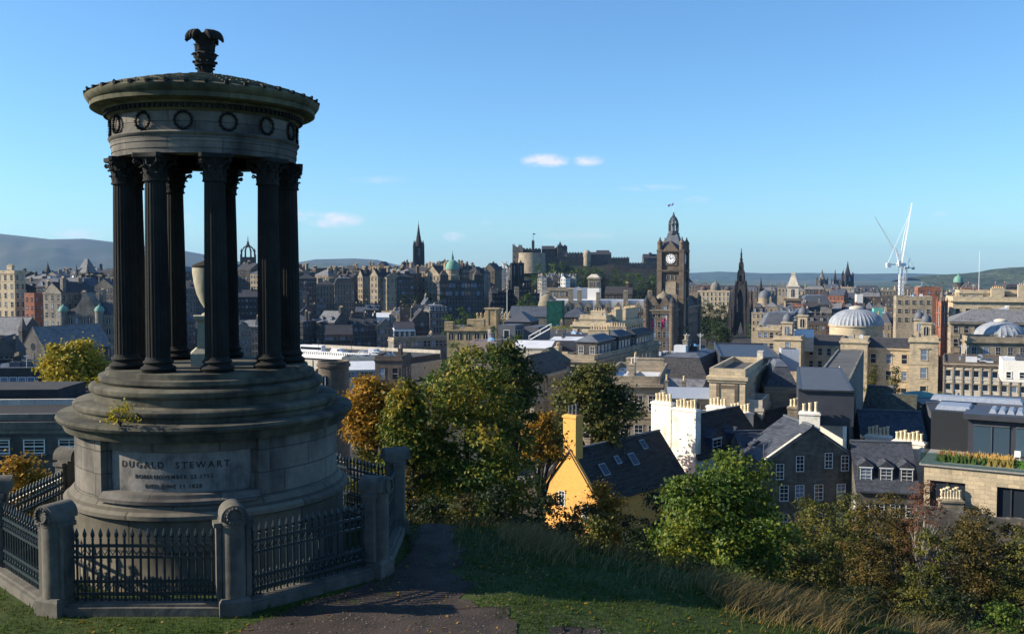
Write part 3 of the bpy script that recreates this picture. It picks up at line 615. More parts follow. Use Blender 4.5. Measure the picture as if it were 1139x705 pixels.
def bld(name, label, px0, px1, pyt, Y, dep=12, px2=None, rot=22, wall='grey', roof='flat', rm=None, rh=3.0, rows=4, cols=None, win=(1.1, 1.9), fl=3.6, kind='stone', cat='building', group=None,
        chim=(), near=False, corn=.3, z0=None, top=1.2, sidewin=True, over=.25, dorm=0, parapet=.9, ledge=True, trim=None, extra=None, hb=None, nocl=False):
    r = radians(rot); A = at(px0, pyt, Y); dx, dy = cos(r), -sin(r); bx, by = sin(r), cos(r)
    zt = A.z; u1 = (px1-CX)/F; cp, sp_ = cos(PITCH), sin(PITCH)
    Wd = (u1*(A.y*cp-zt*sp_)-A.x)/(dx-u1*dy*cp); B = Vector((A.x+dx*Wd, A.y+dy*Wd, zt))
    if px2 is not None:
        u2 = (px2-CX)/F
        if px2 > px1: dep = (u2*(B.y*cp-zt*sp_)-B.x)/(bx-u2*by*cp)
        else: dep = (u2*(A.y*cp-zt*sp_)-A.x)/(bx-u2*by*cp)
    c = Vector((A.x+dx*Wd/2+bx*dep/2, A.y+dy*Wd/2+by*dep/2, 0))
    zb = z0 if z0 is not None else min(Hs(c.x, c.y), Hs(A.x, A.y), Hs(B.x, B.y))-.5
    Hh = zt-zb if hb is None else hb
    if hb is not None: zb = zt-hb
    t = thing(name, label, cat, (c.x, c.y, zb), -r, group)
    wm = ST[wall] if isinstance(wall, str) else wall; w2, d2 = Wd/2, dep/2
    rmt = ROOFT[rm] if isinstance(rm, str) else (rm or SL); trim = ST[trim] if isinstance(trim, str) else (trim or wm)
    b = MB(); prof = None
    if roof == 'gable': b.xprism([(-d2, 0), (d2, 0), (d2, Hh), (0, Hh+rh), (-d2, Hh)], -w2, w2)
    elif roof == 'gfront': b.yprism([(-w2, 0), (w2, 0), (w2, Hh), (0, Hh+rh), (-w2, Hh)], -d2, d2)
    else: b.bx(-w2, w2, -d2, d2, 0, Hh)
    if ledge and rows > 1 and corn:
        for k in ((1,) if rows < 4 else (1, rows-1)): zz_ = Hh-top-fl*k+.35+.6; b.bx(-w2-.1, w2+.1, -d2-.1, d2+.1, zz_, zz_+.22)
    b.build('wall', wm, t)
    th = .16; b = MB()
    if roof == 'flat':
        b.bx(-w2+.3, w2-.3, -d2+.3, d2-.3, Hh, Hh+.12)
    elif roof == 'gable':
        k = rh/d2; o = over
        for s in (-1, 1):
            p = [(s*(d2+o), Hh-o*k+.03), (0, Hh+rh+.03), (0, Hh+rh+.03+th), (s*(d2+o), Hh-o*k+.03+th)]; b.xprism(p if s < 0 else p[::-1], -w2-.12, w2+.12)
        b.bx(-w2-.12, w2+.12, -.14, .14, Hh+rh+th, Hh+rh+th+.14, 1)
    elif roof == 'gfront':
        k = rh/w2; o = over
        for s in (-1, 1):
            p = [(s*(w2+o), Hh-o*k+.03), (0, Hh+rh+.03), (0, Hh+rh+.03+th), (s*(w2+o), Hh-o*k+.03+th)]; b.yprism(p if s < 0 else p[::-1], -d2-.12, d2+.12)
        b.bx(-.14, .14, -d2-.12, d2+.12, Hh+rh+th, Hh+rh+th+.14, 1)
    elif roof == 'hip':
        o = over; q = min(w2, d2); rx, ry = (w2-q)*2+.02, (d2-q)*2+.02
        b.frus(0, 0, Hh+.02, Hh+.12, Wd+2*o, dep+2*o, Wd+2*o, dep+2*o); b.frus(0, 0, Hh+.12, Hh+rh, Wd+2*o, dep+2*o, max(rx, .2), max(ry, .2))
    elif roof == 'mansard':
        b.frus(0, 0, Hh+.02, Hh+rh, Wd-.1, dep-.1, Wd-rh*1.1, dep-rh*1.1); b.frus(0, 0, Hh+rh, Hh+rh+.5, Wd-rh*1.1+.2, dep-rh*1.1+.2, (Wd-rh*1.1)*.6, (dep-rh*1.1)*.6, 1)
    elif roof == 'pyr': b.frus(0, 0, Hh, Hh+rh, Wd+.3, dep+.3, .3, .3)
    elif roof == 'dome':
        q = min(w2, d2); b.lathe([(q*cos(a), Hh+rh*sin(a)) for a in [i*pi/2/8 for i in range(9)]], 24)
    if b.v: b.build('roof', [rmt, LEAD], t)
    if corn:
        b = MB(); q = corn
        b.bx(-w2-q, w2+q, -d2-q, d2+q, Hh-.55, Hh-.12); b.bx(-w2-q*.5, w2+q*.5, -d2-q*.5, d2+q*.5, Hh-.85, Hh-.551)
        if roof == 'flat' and parapet:
            for a in ((-w2, w2, -d2, -d2+.3), (-w2, w2, d2-.3, d2), (-w2, -w2+.3, -d2+.3, d2-.3), (w2-.3, w2, -d2+.3, d2-.3)): b.bx(*a, Hh+.001, Hh+parapet)
        b.build('cornice', trim, t)
    elif roof == 'flat' and parapet:
        b = MB()
        for a in ((-w2, w2, -d2, -d2+.3), (-w2, w2, d2-.3, d2), (-w2, -w2+.3, -d2+.3, d2-.3), (w2-.3, w2, -d2+.3, d2-.3)): b.bx(*a, Hh+.001, Hh+parapet)
        b.build('parapet', trim, t)
    if roof in ('flat', 'mansard') and Y < 560 and min(Wd, dep) > 5 and not nocl:
        q = random.Random(int(px0*7+pyt*3)); zr = Hh+.12 if roof == 'flat' else Hh+rh+.45; k_ = .78 if roof == 'flat' else .45
        for i in range(min(14, 3+int(Wd*dep/60))):
            x, y = q.uniform(-1, 1)*(w2*k_-1), q.uniform(-1, 1)*(d2*k_-1); c_ = q.random()
            if c_ < .45: MB().box(0, 0, .5, q.uniform(.8, 2.6), q.uniform(.8, 2.2), q.uniform(.7, 1.6)).box(0, 0, 1.05, .5, .5, .5).build('roof_unit', q.choice([ZINC, FELT, WROOF, DKZ, LEADP]), t, (x, y, zr))
            elif c_ < .65: MB().frus(0, 0, 0, .35, 1.6, 2.2, 1.6, 2.2).frus(0, 0, .35, 1.0, 1.6, 2.2, .2, 1.6, 1).build('roof_light', [WROOF, GLB], t, (x, y, zr))
            elif c_ < .8: MB().cyl(0, 0, 0, q.uniform(.8, 1.8), .16, 8).cyl(0, 0, .8, .95, .26, 8).build('vent_pipe', ZINC, t, (x, y, zr))
            elif c_ < .9: MB().tube([(0, 0, 0), (0, 0, 3.2)], .04, 4).tube([(-.6, 0, 2.9), (.6, 0, 2.9)], .03, 4).tube([(-.4, 0, 2.6), (.4, 0, 2.6)], .03, 4).build('aerial', STEELW, t, (x, y, zr))
            else: chimney(t, x, y, zr-.1, zr+2.2, .9, 2.4, wm, 4)
    if rows:
        nw = 0
        cl = cols or max(1, int(Wd/(win[0]*2.1))); side = -1 if ((A.x)/(A.y) > bx/by) else 1
        for k in range(rows):
            z = Hh-top-fl*k-win[1]/2
            if z < 1: break
            for i in range(cl):
                if nw < 96: put_window(t, -w2+(i+.5)*Wd/cl, -d2, z, 0, win[0], win[1], kind, trim); nw += 1
        if sidewin:
            sc = max(1, int(dep/(win[0]*2.3))) if sidewin is True else sidewin
            for k in range(rows):
                z = Hh-top-fl*k-win[1]/2
                if z < 1: break
                for i in range(sc):
                    if nw < 99: put_window(t, side*w2, -d2+(i+.5)*dep/sc, z, side*pi/2, win[0], win[1], kind, trim); nw += 1
    if dorm:
        for i in range(dorm):
            x = -w2+(i+.5)*Wd/dorm
            if roof == 'mansard': dormer(t, x, -d2+.15, Hh+.35, 0, 1.3, 1.7, 1.6, rmt)
            elif roof == 'gable': dormer(t, x, -d2+.9, Hh+rh/d2*.9*.8, 0, 1.4, 1.6, 2.2, rmt)
        if roof in ('mansard', 'hip') and sidewin:
            side = -1 if ((A.x)/(A.y) > bx/by) else 1
            n = max(1, int(dep/4))
            for i in range(n): dormer(t, side*(w2-.2), -d2+(i+.5)*dep/n, Hh+.35, side*pi/2, 1.3, 1.6, 1.6, rmt)
    for ch in chim:        # (fx, fy, top px y or dz, sx, sy, n)
        fx, fy, dz, sx, sy, n = ch[:6]
        chimney(t, fx*Wd, fy*dep, Hh-.3, Hh+dz, sx, sy, ST[ch[6]] if len(ch) > 6 else wm, n, near, potmat=POTC if len(ch) > 7 else None)
    t_info = dict(t=t, W=Wd, D=dep, H=Hh, w2=w2, d2=d2, wm=wm, rm=rmt)
    if extra: extra(t_info)
    return t_info
ORD = ['first', 'second', 'third', 'fourth', 'fifth', 'sixth', 'seventh', 'eighth', 'ninth', 'tenth', 'eleventh', 'twelfth', 'thirteenth', 'fourteenth', 'fifteenth', 'sixteenth', 'seventeenth', 'eighteenth', 'nineteenth', 'twentieth', 'twenty first', 'twenty second', 'twenty third', 'twenty fourth', 'twenty fifth', 'twenty sixth', 'twenty seventh', 'twenty eighth', 'twenty ninth', 'thirtieth']
def row(n, px0, px1, pyf, Y, where, group, walls, roofs=('gable',), rms=('slate',), rot=(18, 26), rows=3, wn=(10, 20), seed=1, jit=2.5, dY=30, dep=(10, 16), near=False, name='tenement', cat='building', rh=(2.5, 4.5), word='tenement', win=(1.0, 1.7), kind='stone'):
    """a run of differing buildings filling the skyline or slope between two pixels"""
    q = random.Random(seed); ws = [q.uniform(.6, 1.4) for _ in range(n)]; s = sum(ws); x = px0; hue = {'grey': 'grey', 'dark': 'dark', 'tan': 'sandy', 'cream': 'cream', 'brown': 'brown', 'red': 'red', 'black': 'blackened', 'pale': 'pale', 'white': 'white', 'rubble': 'rubble', 'ochre': 'ochre', 'render': 'white'}
    for i in range(n):
        w = (px1-px0)*ws[i]/s; t = (i+.5)/n; py = np.interp(t, np.linspace(0, 1, len(pyf)), pyf)+q.uniform(-jit, jit)
        wl = q.choice(walls); rf = q.choice(roofs); r = q.uniform(*rot); d = q.uniform(*dep)
        ch = []
        for k in range(q.randint(1, 3)):
            fx = q.choice([-.46, .46, -.1, .2]); ch.append((fx, q.choice([0, -.2, .2]) if rf != 'gable' else 0, (q.uniform(*rh)+1.2) if rf != 'flat' else 2.2, .9, q.uniform(1.6, 3.2), q.randint(3, 6)))
        roofw = {'gable': 'pitched', 'gfront': 'gable-fronted', 'hip': 'hipped', 'mansard': 'mansard', 'flat': 'flat'}[rf]
        bld(name, f"{hue[wl]} {word} under {roofw} roof, {ORD[i]} from left {where}", x, x+w*(1.02), py, Y+q.uniform(-dY, dY), dep=d, rot=r, wall=wl, roof=rf, rm=q.choice(rms), rh=q.uniform(*rh), rows=rows, win=win, group=group, chim=ch, corn=.25 if q.random() < .6 else 0, kind=kind, sidewin=True, dorm=q.choice([0, 2]) if rf in ('gable', 'mansard') else 0)
        x += w
# ------------------------------------------------------------ left of the memorial
bld('office_block', 'tall sandy six-storey block with many windows at the left edge', -45, 16, 303, 430, px2=28, wall='cream', roof='flat', rm='felt', rows=6, fl=3.9, cols=9, win=(1.2, 2.1), chim=[(-.2, .1, 3, 3, 1.5, 6), (.3, .2, 3, 3, 1.5, 5)])
bld('brick_building', 'plain reddish brown building right of the tall sandy block', 27, 38, 328, 415, px2=48, wall='red', roof='flat', rm='felt', rows=4, cols=2, win=(.9, 1.5), corn=0)
bld('tenement', 'narrow grey tenement with two tall chimney shoulders beside the brown building', 48, 68, 325, 400, dep=16, rot=30, wall='grey', roof='gfront', rh=4, rows=5, cols=3, chim=[(-.42, -.4, 4.5, 1.6, 1.2, 4), (.42, -.4, 6, 1.8, 1.4, 4), (0, .3, 6, 1.5, 2, 4)])
def ornate(i):
    t, w2, d2, Hh, Wd = i['t'], i['w2'], i['d2'], i['H'], i['W']
    MB().yprism([(-4.5, Hh), (4.5, Hh), (4.2, Hh+3), (2.6, Hh+5.2), (1.0, Hh+7.6), (0, Hh+9), (-1, Hh+7.6), (-2.6, Hh+5.2), (-4.2, Hh+3)], -d2-.3, -d2+6).build('gable', i['wm'], t)
    for x in (-w2+1, w2-5):
        o = MB().cyl(x, -d2, Hh-8, Hh+1.5, 1.7, 12).build('turret', i['wm'], t); MB().lathe([(1.9, Hh+1.5), (1.8, Hh+2.4), (1.3, Hh+3.2), (.5, Hh+3.7), (0, Hh+4.6)], 12, x, -d2).build('dome', COPPER, o, smooth=True)
bld('ornate_building', 'grey baronial building with stepped gable and two green domed turrets behind the yellow tree', 68, 124, 350, 390, dep=18, rot=4, wall='grey', roof='hip', rh=6, rm='slate', rows=5, fl=4.2, cols=8, win=(1.3, 2.4), kind='arch', extra=ornate, chim=[(-.3, .1, 9, 1.5, 3, 5), (.12, .0, 10, 1.5, 3, 5), (.4, .2, 8, 1.5, 3, 5)])
def church(i):
    t, w2, d2, Hh = i['t'], i['w2'], i['d2'], i['H']
    MB().bx(-w2-1.2, -w2+.8, -d2-.2, -d2+1.8, Hh-2, Hh+6).frus(-w2-.2, -d2+.8, Hh+6, Hh+8, 2.4, 2.4, 1.6, 1.6).frus(-w2-.2, -d2+.8, Hh+8, Hh+11, 1.4, 1.4, .1, .1).build('bellcote', i['wm'], t)
    MB().lathe([(1.3, -.2), (1.3, .05)], 18).build('rose_window', GL, t, (0, -d2, Hh+1)).rotation_euler = (pi/2, 0, 0)
bld('church', 'small dark stone church with bellcote and steep pale slate roof at the left', 24, 50, 388, 330, dep=26, rot=30, wall='dark', roof='gfront', rm='pale', rh=7.5, rows=1, cols=3, win=(1, 3.2), kind='arch', corn=0, cat='church', extra=church)
bld('church_hall', 'pale slate roofed hall attached left of the small church', -30, 22, 372, 350, dep=14, rot=10, wall='dark', roof='gable', rm='pale', rh=6, rows=2, corn=0)
bld('gabled_house', 'dark house with a pointed gable at the left edge below the church', -8, 16, 392, 290, dep=14, rot=-14, wall='dark', roof='gfront', rh=4.5, rows=3, cols=4, corn=0, chim=[(0.42, -.3, 4, 1, 2, 3)])
bld('shed', 'low dark shed with a blue-grey roof at the left edge under the gabled house', -50, 49, 414, 215, dep=22, rot=-4, wall='black', roof='flat', rm='blue', rows=2, cols=10, fl=3.2, win=(1.6, 1.3), kind='modern', corn=0)
bld('long_building', 'long dark flat-roofed building with white roof edging right behind the left railings', -260, 96, 469, 58, dep=14, rot=-3, wall='dark', roof='flat', rm=plain('black_felt', (.014, .013, .013), .95), nocl=True, rows=1, cols=9, win=(1.3, .9), top=1.2, kind='sash', corn=.15, parapet=.35, trim='grey', near=True, extra=lambda i: (MB().bx(-i['w2']+1, i['w2']-1, -1.2, -.9, i['H']+.12, i['H']+.5).build('roof_coping', ST['pale'], i['t']), MB().bx(-i['w2']+1, i['w2']-5, 1.0, i['d2']-1, i['H']+.12, i['H']+.9).build('raised_roof', MATS['wall_black'], i['t'])))
row(9, -60, 125, (306, 309, 306, 305), 640, 'on skyline left of memorial', 'skyline roofs left of the memorial', ('grey', 'dark', 'brown'), ('gable', 'hip', 'gfront'), ('slate', 'blue', 'pale'), seed=3, rows=2, jit=3)
row(8, -60, 125, (318, 322, 316, 318), 540, 'just below skyline left of memorial', 'lower roofs left of the memorial', ('dark', 'grey', 'black'), ('gable', 'mansard', 'gfront'), ('slate', 'blue'), seed=5, rows=3, jit=3)
row(12, 118, 336, (308, 304, 302, 303), 650, 'on skyline between the columns', 'skyline roofs between the columns', ('grey', 'tan', 'dark'), ('gable', 'hip', 'gfront'), ('slate', 'blue', 'pale'), seed=6, rows=3, jit=2.5)
row(9, 118, 336, (335, 322, 325, 330), 540, 'midway down between the columns', 'tenements between the columns', ('dark', 'grey', 'black'), ('gable', 'gfront', 'flat'), ('slate',), rot=(-14, 6), seed=8, rows=6, jit=6)
row(7, 112, 336, (366, 362, 368, 360), 450, 'lowest down between the columns', 'lower tenements between the columns', ('dark', 'grey', 'brown'), ('gable', 'gfront'), ('slate', 'pale'), rot=(-14, 20), seed=9, rows=5, jit=5)
# ------------------------------------------------------------ old town right of the memorial
G1 = 'skyline roofs of the old town'
row(14, 332, 462, (302, 301, 300, 297), 700, 'on skyline left of black spire', G1, ('grey', 'tan', 'brown', 'dark'), ('gable', 'hip', 'gfront', 'flat'), ('slate', 'blue', 'moss'), seed=11, rows=3, jit=2.5, rot=(10, 34))
row(10, 336, 470, (308, 310, 306, 305), 650, 'just under skyline by black spire', 'sunlit tenements under the skyline', ('tan', 'grey', 'brown'), ('gable', 'gfront', 'hip'), ('slate', 'pale'), seed=12, rows=5, jit=3, rot=(20, 38))
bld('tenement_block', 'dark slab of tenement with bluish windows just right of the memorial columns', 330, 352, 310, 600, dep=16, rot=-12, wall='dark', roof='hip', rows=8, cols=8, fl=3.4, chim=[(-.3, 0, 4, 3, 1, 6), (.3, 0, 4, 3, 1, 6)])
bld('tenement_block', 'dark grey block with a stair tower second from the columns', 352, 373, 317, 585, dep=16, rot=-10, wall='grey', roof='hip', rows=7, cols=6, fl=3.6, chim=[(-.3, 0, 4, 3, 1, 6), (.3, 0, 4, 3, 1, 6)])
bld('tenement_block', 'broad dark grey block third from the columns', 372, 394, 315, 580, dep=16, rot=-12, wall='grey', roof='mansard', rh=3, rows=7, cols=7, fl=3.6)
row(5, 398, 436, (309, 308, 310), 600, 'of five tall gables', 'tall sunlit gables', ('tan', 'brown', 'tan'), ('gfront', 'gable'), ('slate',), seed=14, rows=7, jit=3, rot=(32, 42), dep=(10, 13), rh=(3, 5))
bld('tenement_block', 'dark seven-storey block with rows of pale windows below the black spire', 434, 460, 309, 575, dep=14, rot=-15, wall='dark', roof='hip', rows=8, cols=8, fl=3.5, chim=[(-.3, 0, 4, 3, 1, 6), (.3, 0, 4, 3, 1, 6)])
bld('tenement_block', 'brown grey block right of the dark block below the black spire', 450, 473, 302, 640, dep=14, rot=28, wall='tan', roof='gable', rows=5, cols=6, chim=[(-.45, 0, 6, 1.4, 3, 5), (.45, 0, 6, 1.4, 3, 5)])
bld('gabled_tenement', 'sunlit crow-gabled tenement with tall chimneys left of the bank', 473, 489, 306, 630, dep=14, rot=36, wall='tan', roof='gfront', rh=6, rows=6, cols=4, chim=[(-.45, 0, 8, 1.4, 3, 5), (.45, 0, 8, 1.4, 3, 5)])
def bank(i):
    t, w2, d2, Hh = i['t'], i['w2'], i['d2'], i['H']
    o = MB().lathe([(5.0, Hh), (5.0, Hh+4), (4.2, Hh+4.2), (4.2, Hh+7.6)], 16, -w2*.25, 0).build('dome_drum', ST['tan'], t)
    MB().lathe([(4.6, Hh+7.6), (4.4, Hh+9.6), (3.5, Hh+12), (1.8, Hh+13.5), (.9, Hh+13.8), (.9, Hh+16), (.5, Hh+16.6), (0, Hh+20)], 20, -w2*.25, 0).build('dome', COPPER, o, smooth=True)
    for x in (-w2+3, w2-3): 
        p = MB().bx(x-2.6, x+2.6, -d2, -d2+5, Hh, Hh+4).frus(x, -d2+2.5, Hh+4, Hh+7, 5.4, 5.4, 1.2, 1.2).build('corner_pavilion', i['wm'], t)
bld('bank_headquarters', 'wide dark classical palace with green copper dome right of the black spire', 489, 537, 313, 610, dep=24, rot=-14, wall='dark', roof='flat', rows=5, cols=14, fl=5, win=(1.4, 2.8), extra=bank, corn=.6)
row(6, 494, 550, (302, 300, 303), 700, 'behind the green dome', 'roofs behind the green dome', ('grey', 'dark', 'brown'), ('gable', 'hip', 'gfront'), ('slate',), seed=19, rows=2, jit=3)
row(8, 470, 520, (300, 298, 301), 760, 'right of the black spire', 'skyline right of the black spire', ('tan', 'brown', 'grey'), ('gable', 'gfront'), ('slate',), seed=21, rows=2, jit=2)
G2 = 'dark tenements above the bridge'
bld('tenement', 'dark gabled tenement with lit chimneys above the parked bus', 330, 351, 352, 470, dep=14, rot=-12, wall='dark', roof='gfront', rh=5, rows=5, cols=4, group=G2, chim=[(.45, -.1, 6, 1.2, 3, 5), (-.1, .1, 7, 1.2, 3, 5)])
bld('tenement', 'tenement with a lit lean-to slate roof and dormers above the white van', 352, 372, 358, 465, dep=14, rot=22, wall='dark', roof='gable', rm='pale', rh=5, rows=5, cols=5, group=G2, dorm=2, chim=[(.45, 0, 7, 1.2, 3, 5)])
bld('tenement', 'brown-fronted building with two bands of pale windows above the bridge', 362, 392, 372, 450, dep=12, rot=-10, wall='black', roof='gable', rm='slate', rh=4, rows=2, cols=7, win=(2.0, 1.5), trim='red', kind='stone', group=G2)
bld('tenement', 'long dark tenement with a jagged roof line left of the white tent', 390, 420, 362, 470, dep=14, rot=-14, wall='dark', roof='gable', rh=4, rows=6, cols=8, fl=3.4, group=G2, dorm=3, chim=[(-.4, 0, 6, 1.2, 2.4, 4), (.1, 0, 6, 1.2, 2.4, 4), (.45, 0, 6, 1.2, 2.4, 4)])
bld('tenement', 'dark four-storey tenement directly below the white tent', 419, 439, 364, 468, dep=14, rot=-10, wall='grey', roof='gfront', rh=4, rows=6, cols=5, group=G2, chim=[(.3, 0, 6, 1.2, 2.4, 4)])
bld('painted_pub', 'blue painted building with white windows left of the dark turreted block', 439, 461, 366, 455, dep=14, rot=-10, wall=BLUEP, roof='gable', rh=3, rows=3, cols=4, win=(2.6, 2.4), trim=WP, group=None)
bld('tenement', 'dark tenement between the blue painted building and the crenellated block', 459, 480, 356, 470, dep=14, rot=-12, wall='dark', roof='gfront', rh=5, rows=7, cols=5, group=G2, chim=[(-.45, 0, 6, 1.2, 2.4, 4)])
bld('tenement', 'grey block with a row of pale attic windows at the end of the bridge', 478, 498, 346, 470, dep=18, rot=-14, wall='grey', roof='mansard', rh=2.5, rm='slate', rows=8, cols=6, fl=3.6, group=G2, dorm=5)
row(7, 395, 480, (342, 345, 340), 540, 'around the white tent', 'shaded roofs around the white tent', ('dark', 'grey', 'brown', 'tan'), ('gable', 'gfront', 'flat'), ('slate', 'blue', 'moss'), rot=(-20, 30), seed=25, rows=3, jit=5)
tt = thing('marquee', 'white marquee tent with a peaked roof among the dark tenements', 'tent', tuple(at(425, 355, 500)))
MB().bx(-4.6, 4.6, -4, 4, -3, 1.2).build('tent_wall', WP, tt); MB().xprism([(-4.2, 1.2), (4.2, 1.2), (0, 3.4)], -4.8, 4.8).build('tent_roof', WROOF, tt)
# spires -----------------------------------------------------------------
def spire(name, label, px, pytip, pysh, pybase, Y, wpx, mat, cat='spire', npin=8, tiers=2, oct_=True, rm=None, cross=True):
    tip = at(px, pytip, Y); sh = ztop(pysh, Y); zb = ztop(pybase, Y); w = wpx/F*Y
    t = thing(name, label, cat, (tip.x, Y, zb), radians(12)); b = MB(); h = sh-zb
    b.bx(-w/2, w/2, -w/2, w/2, -12, h)
    for k in range(1, 4): b.bx(-w/2-.3, w/2+.3, -w/2-.3, w/2+.3, h*k/4, h*k/4+.5)
    for sx in (-1, 1):
        for sy in (-1, 1): b.frus(sx*w/2, sy*w/2, -12, h*1.02, w*.28, w*.28, w*.2, w*.2)
    b.build('tower', mat, t)
    for sx in (-1, 1):
        for sy in (-1, 1): MB().frus(sx*w/2, sy*w/2, h*.98, h+(tip.z-sh)*.26, w*.24, w*.24, .05, .05).build('pinnacle', mat, t)
    for k in range(4):
        a = k*pi/2
        o = link('belfry_window', win_mesh(w*.3, h*.4, 'arch', mat), t, (w/2*sin(a)*1.01, -w/2*cos(a)*1.01, h*.7), a)
    s = MB(); n = 8 if oct_ else 4; H2 = tip.z-sh
    s.lathe([(w*.44, h), (w*.40, h+H2*.06), (w*.24, h+H2*.40), (w*.26, h+H2*.41), (w*.215, h+H2*.43), (w*.10, h+H2*.72), (w*.12, h+H2*.73), (w*.09, h+H2*.75), (.02, h+H2)], n)
    for k in range(4):
        a = k*pi/2; s.frus(w*.34*sin(a), -w*.34*cos(a), h, h+H2*.24, w*.2, w*.2, .05, .05)
    s.build('spire', rm or mat, t)
    if cross: MB().tube([(0, 0, h+H2*.98), (0, 0, h+H2*1.05)], .15, 4).build('finial', BLK, t)
    return t
spire('church_spire', 'tall black gothic spire rising over the old town left of the castle', 465.5, 247, 274, 296, 970, 9.5, ST['black'])
spire('church_spire', 'small dark spire on the far left skyline', 53, 291, 303, 312, 700, 8, ST['dark'])
spire('church_spire', 'stubby grey spire with a copper tip left of the twin west spires', 914.5, 299, 311, 318, 1500, 8, ST['dark'], rm=ST['grey'])
spire('church_spire', 'slim leftmost of the three sharp spires on the right skyline', 929, 299, 312, 320, 1700, 5, ST['black'])
spire('church_spire', 'shorter middle one of the three sharp spires on the right skyline', 938, 299, 312, 320, 1720, 5, ST['black'])
spire('church_spire', 'tallest of the three sharp spires on the right skyline', 943, 290, 306, 320, 1700, 8, ST['black'])
spire('church_spire', 'dark slender spire just right of the black gothic monument', 846.5, 308, 322, 338, 900, 5, ST['black'])
spire('church_spire', 'dark spire in front of the long red terrace', 793+6, 314, 322, 330, 1300, 4, ST['black'])
t = spire('church_steeple', 'narrow red sandstone steeple with grey-green spire left of the twin palace blocks', 1048.5, 315, 335, 392, 300, 7, ST['red'], rm=COPPER if False else ST['grey'])
tp = at(97, 303, 600)
t = thing('roof_turret', 'dark tower with a steep pale pyramid roof on the left skyline', 'tower', (tp.x, 600, tp.z-14), radians(-20))
MB().bx(-4.5, 4.5, -4.5, 4.5, -14, 14).build('wall', ST['dark'], t); MB().frus(0, 0, 14, 22.5, 8.4, 8.4, 2, 1.2).build('roof', SLL, t)
for sx in (-1, 1): MB().frus(sx*4.3, -4.3, 10, 19, 2, 2, .1, .1).build('turret', ST['dark'], t)
# crown steeple seen between the columns
cp_ = at(276, 286, 740); t = thing('crown_steeple', 'dark cathedral tower topped by an open stone crown between the memorial columns', 'church tower', (cp_.x, 740, cp_.z-24), radians(15))
b = MB().bx(-5.2, 5.2, -5.2, 5.2, -10, 24)
for sx in (-1, 1):
    for sy in (-1, 1): b.frus(sx*5.2, sy*5.2, -10, 26, 1.6, 1.6, 1.4, 1.4)
b.build('tower', ST['dark'], t); b = MB()
for k in range(8):
    a = pi/8+k*pi/4; b.tube([(5.4*cos(a), 5.4*sin(a), 24), (5.1*cos(a), 5.1*sin(a), 28), (3.6*cos(a), 3.6*sin(a), 31), (1.2*cos(a), 1.2*sin(a), 32.5)], [.7, .55, .5, .5], 5); b.lathe([(.55, 24), (.5, 28), (.7, 28.3), (0, 31)], 6, 5.4*cos(a), 5.4*sin(a))
b.lathe([(1.4, 31.5), (1.5, 33.5), (.8, 34), (.9, 35.5), (.4, 36), (.15, 39.5), (0, 41)], 8); b.build('crown', ST['black'], t)
# ------------------------------------------------------------ bridge
t = thing('road_bridge', 'pale balustraded road bridge carrying traffic below the old town', 'bridge', tuple(at(385, 391, 400)))
p0 = at(300, 391, 392); p1 = at(447, 399, 360); p2 = at(560, 372, 520)
def rel(p, o=t): return (p.x-o.location.x, p.y-o.location.y, p.z-o.location.z)
a0, a1 = Vector(rel(p0)), Vector(rel(p1)); dv = (a1-a0); L = hypot(dv.x, dv.y); ang = atan2(dv.y, dv.x)
o = MB().bx(0, L, 0, 26, -2.4, 0).build('deck', plain('asphalt', (.05, .05, .052), .9), t, tuple(a0)); o.rotation_euler = (0, 0, ang); DECK = o
b = MB().bx(0, L, -.6, -.1, -1.6, -.1); 
for k in range(int(L/1.1)): b.bx(.2+k*1.1, .75+k*1.1, -.5, -.2, -.1, .95)
b.bx(0, L, -.6, -.1, .95, 1.25); o = b.build('parapet', WP, t, tuple(a0)); o.rotation_euler = (0, 0, ang)
b = MB().bx(0, L, 26.1, 26.5, -1.6, 1.3); o = b.build('parapet', ST['pale'], t, tuple(a0)); o.rotation_euler = (0, 0, ang)
b = MB()
for k in range(3):
    x0 = 1+k*L/3; w = L/3-4; n = 10
    pts = [(x0, -2.4)]+[(x0+w/2-w/2*cos(pi*i/n), -9+5.2*sin(pi*i/n)) for i in range(n+1)]+[(x0+w, -2.4)]
    b.yprism(pts[::-1], -.3, .5); b.bx(x0+w, x0+w+4, -.6, 26, -16, -2.4)
o = b.build('arch_span', ST['pale'], t, tuple(a0)); o.rotation_euler = (0, 0, ang)
for k in range(4):
    l = MB().lathe([(.22, 0), (.14, .4), (.09, .6), (.07, 5.4), (.25, 5.6), (.3, 6.2), (0, 6.5)], 6).build('lamp_post', BLK, None); l.location = t.location+a0+Vector((cos(ang)*L*(k+.5)/4+sin(ang)*-1.2, sin(ang)*L*(k+.5)/4+cos(ang)*1.2, 0))
    tag(l, ['lamp post on the bridge nearest the memorial columns', 'second lamp post along the bridge from the memorial', 'third lamp post along the bridge from the memorial', 'lamp post at the right end of the bridge'][k], 'street lamp', 'lamp posts along the bridge')
TYRE = plain('tyre', (.02, .02, .02), .8)
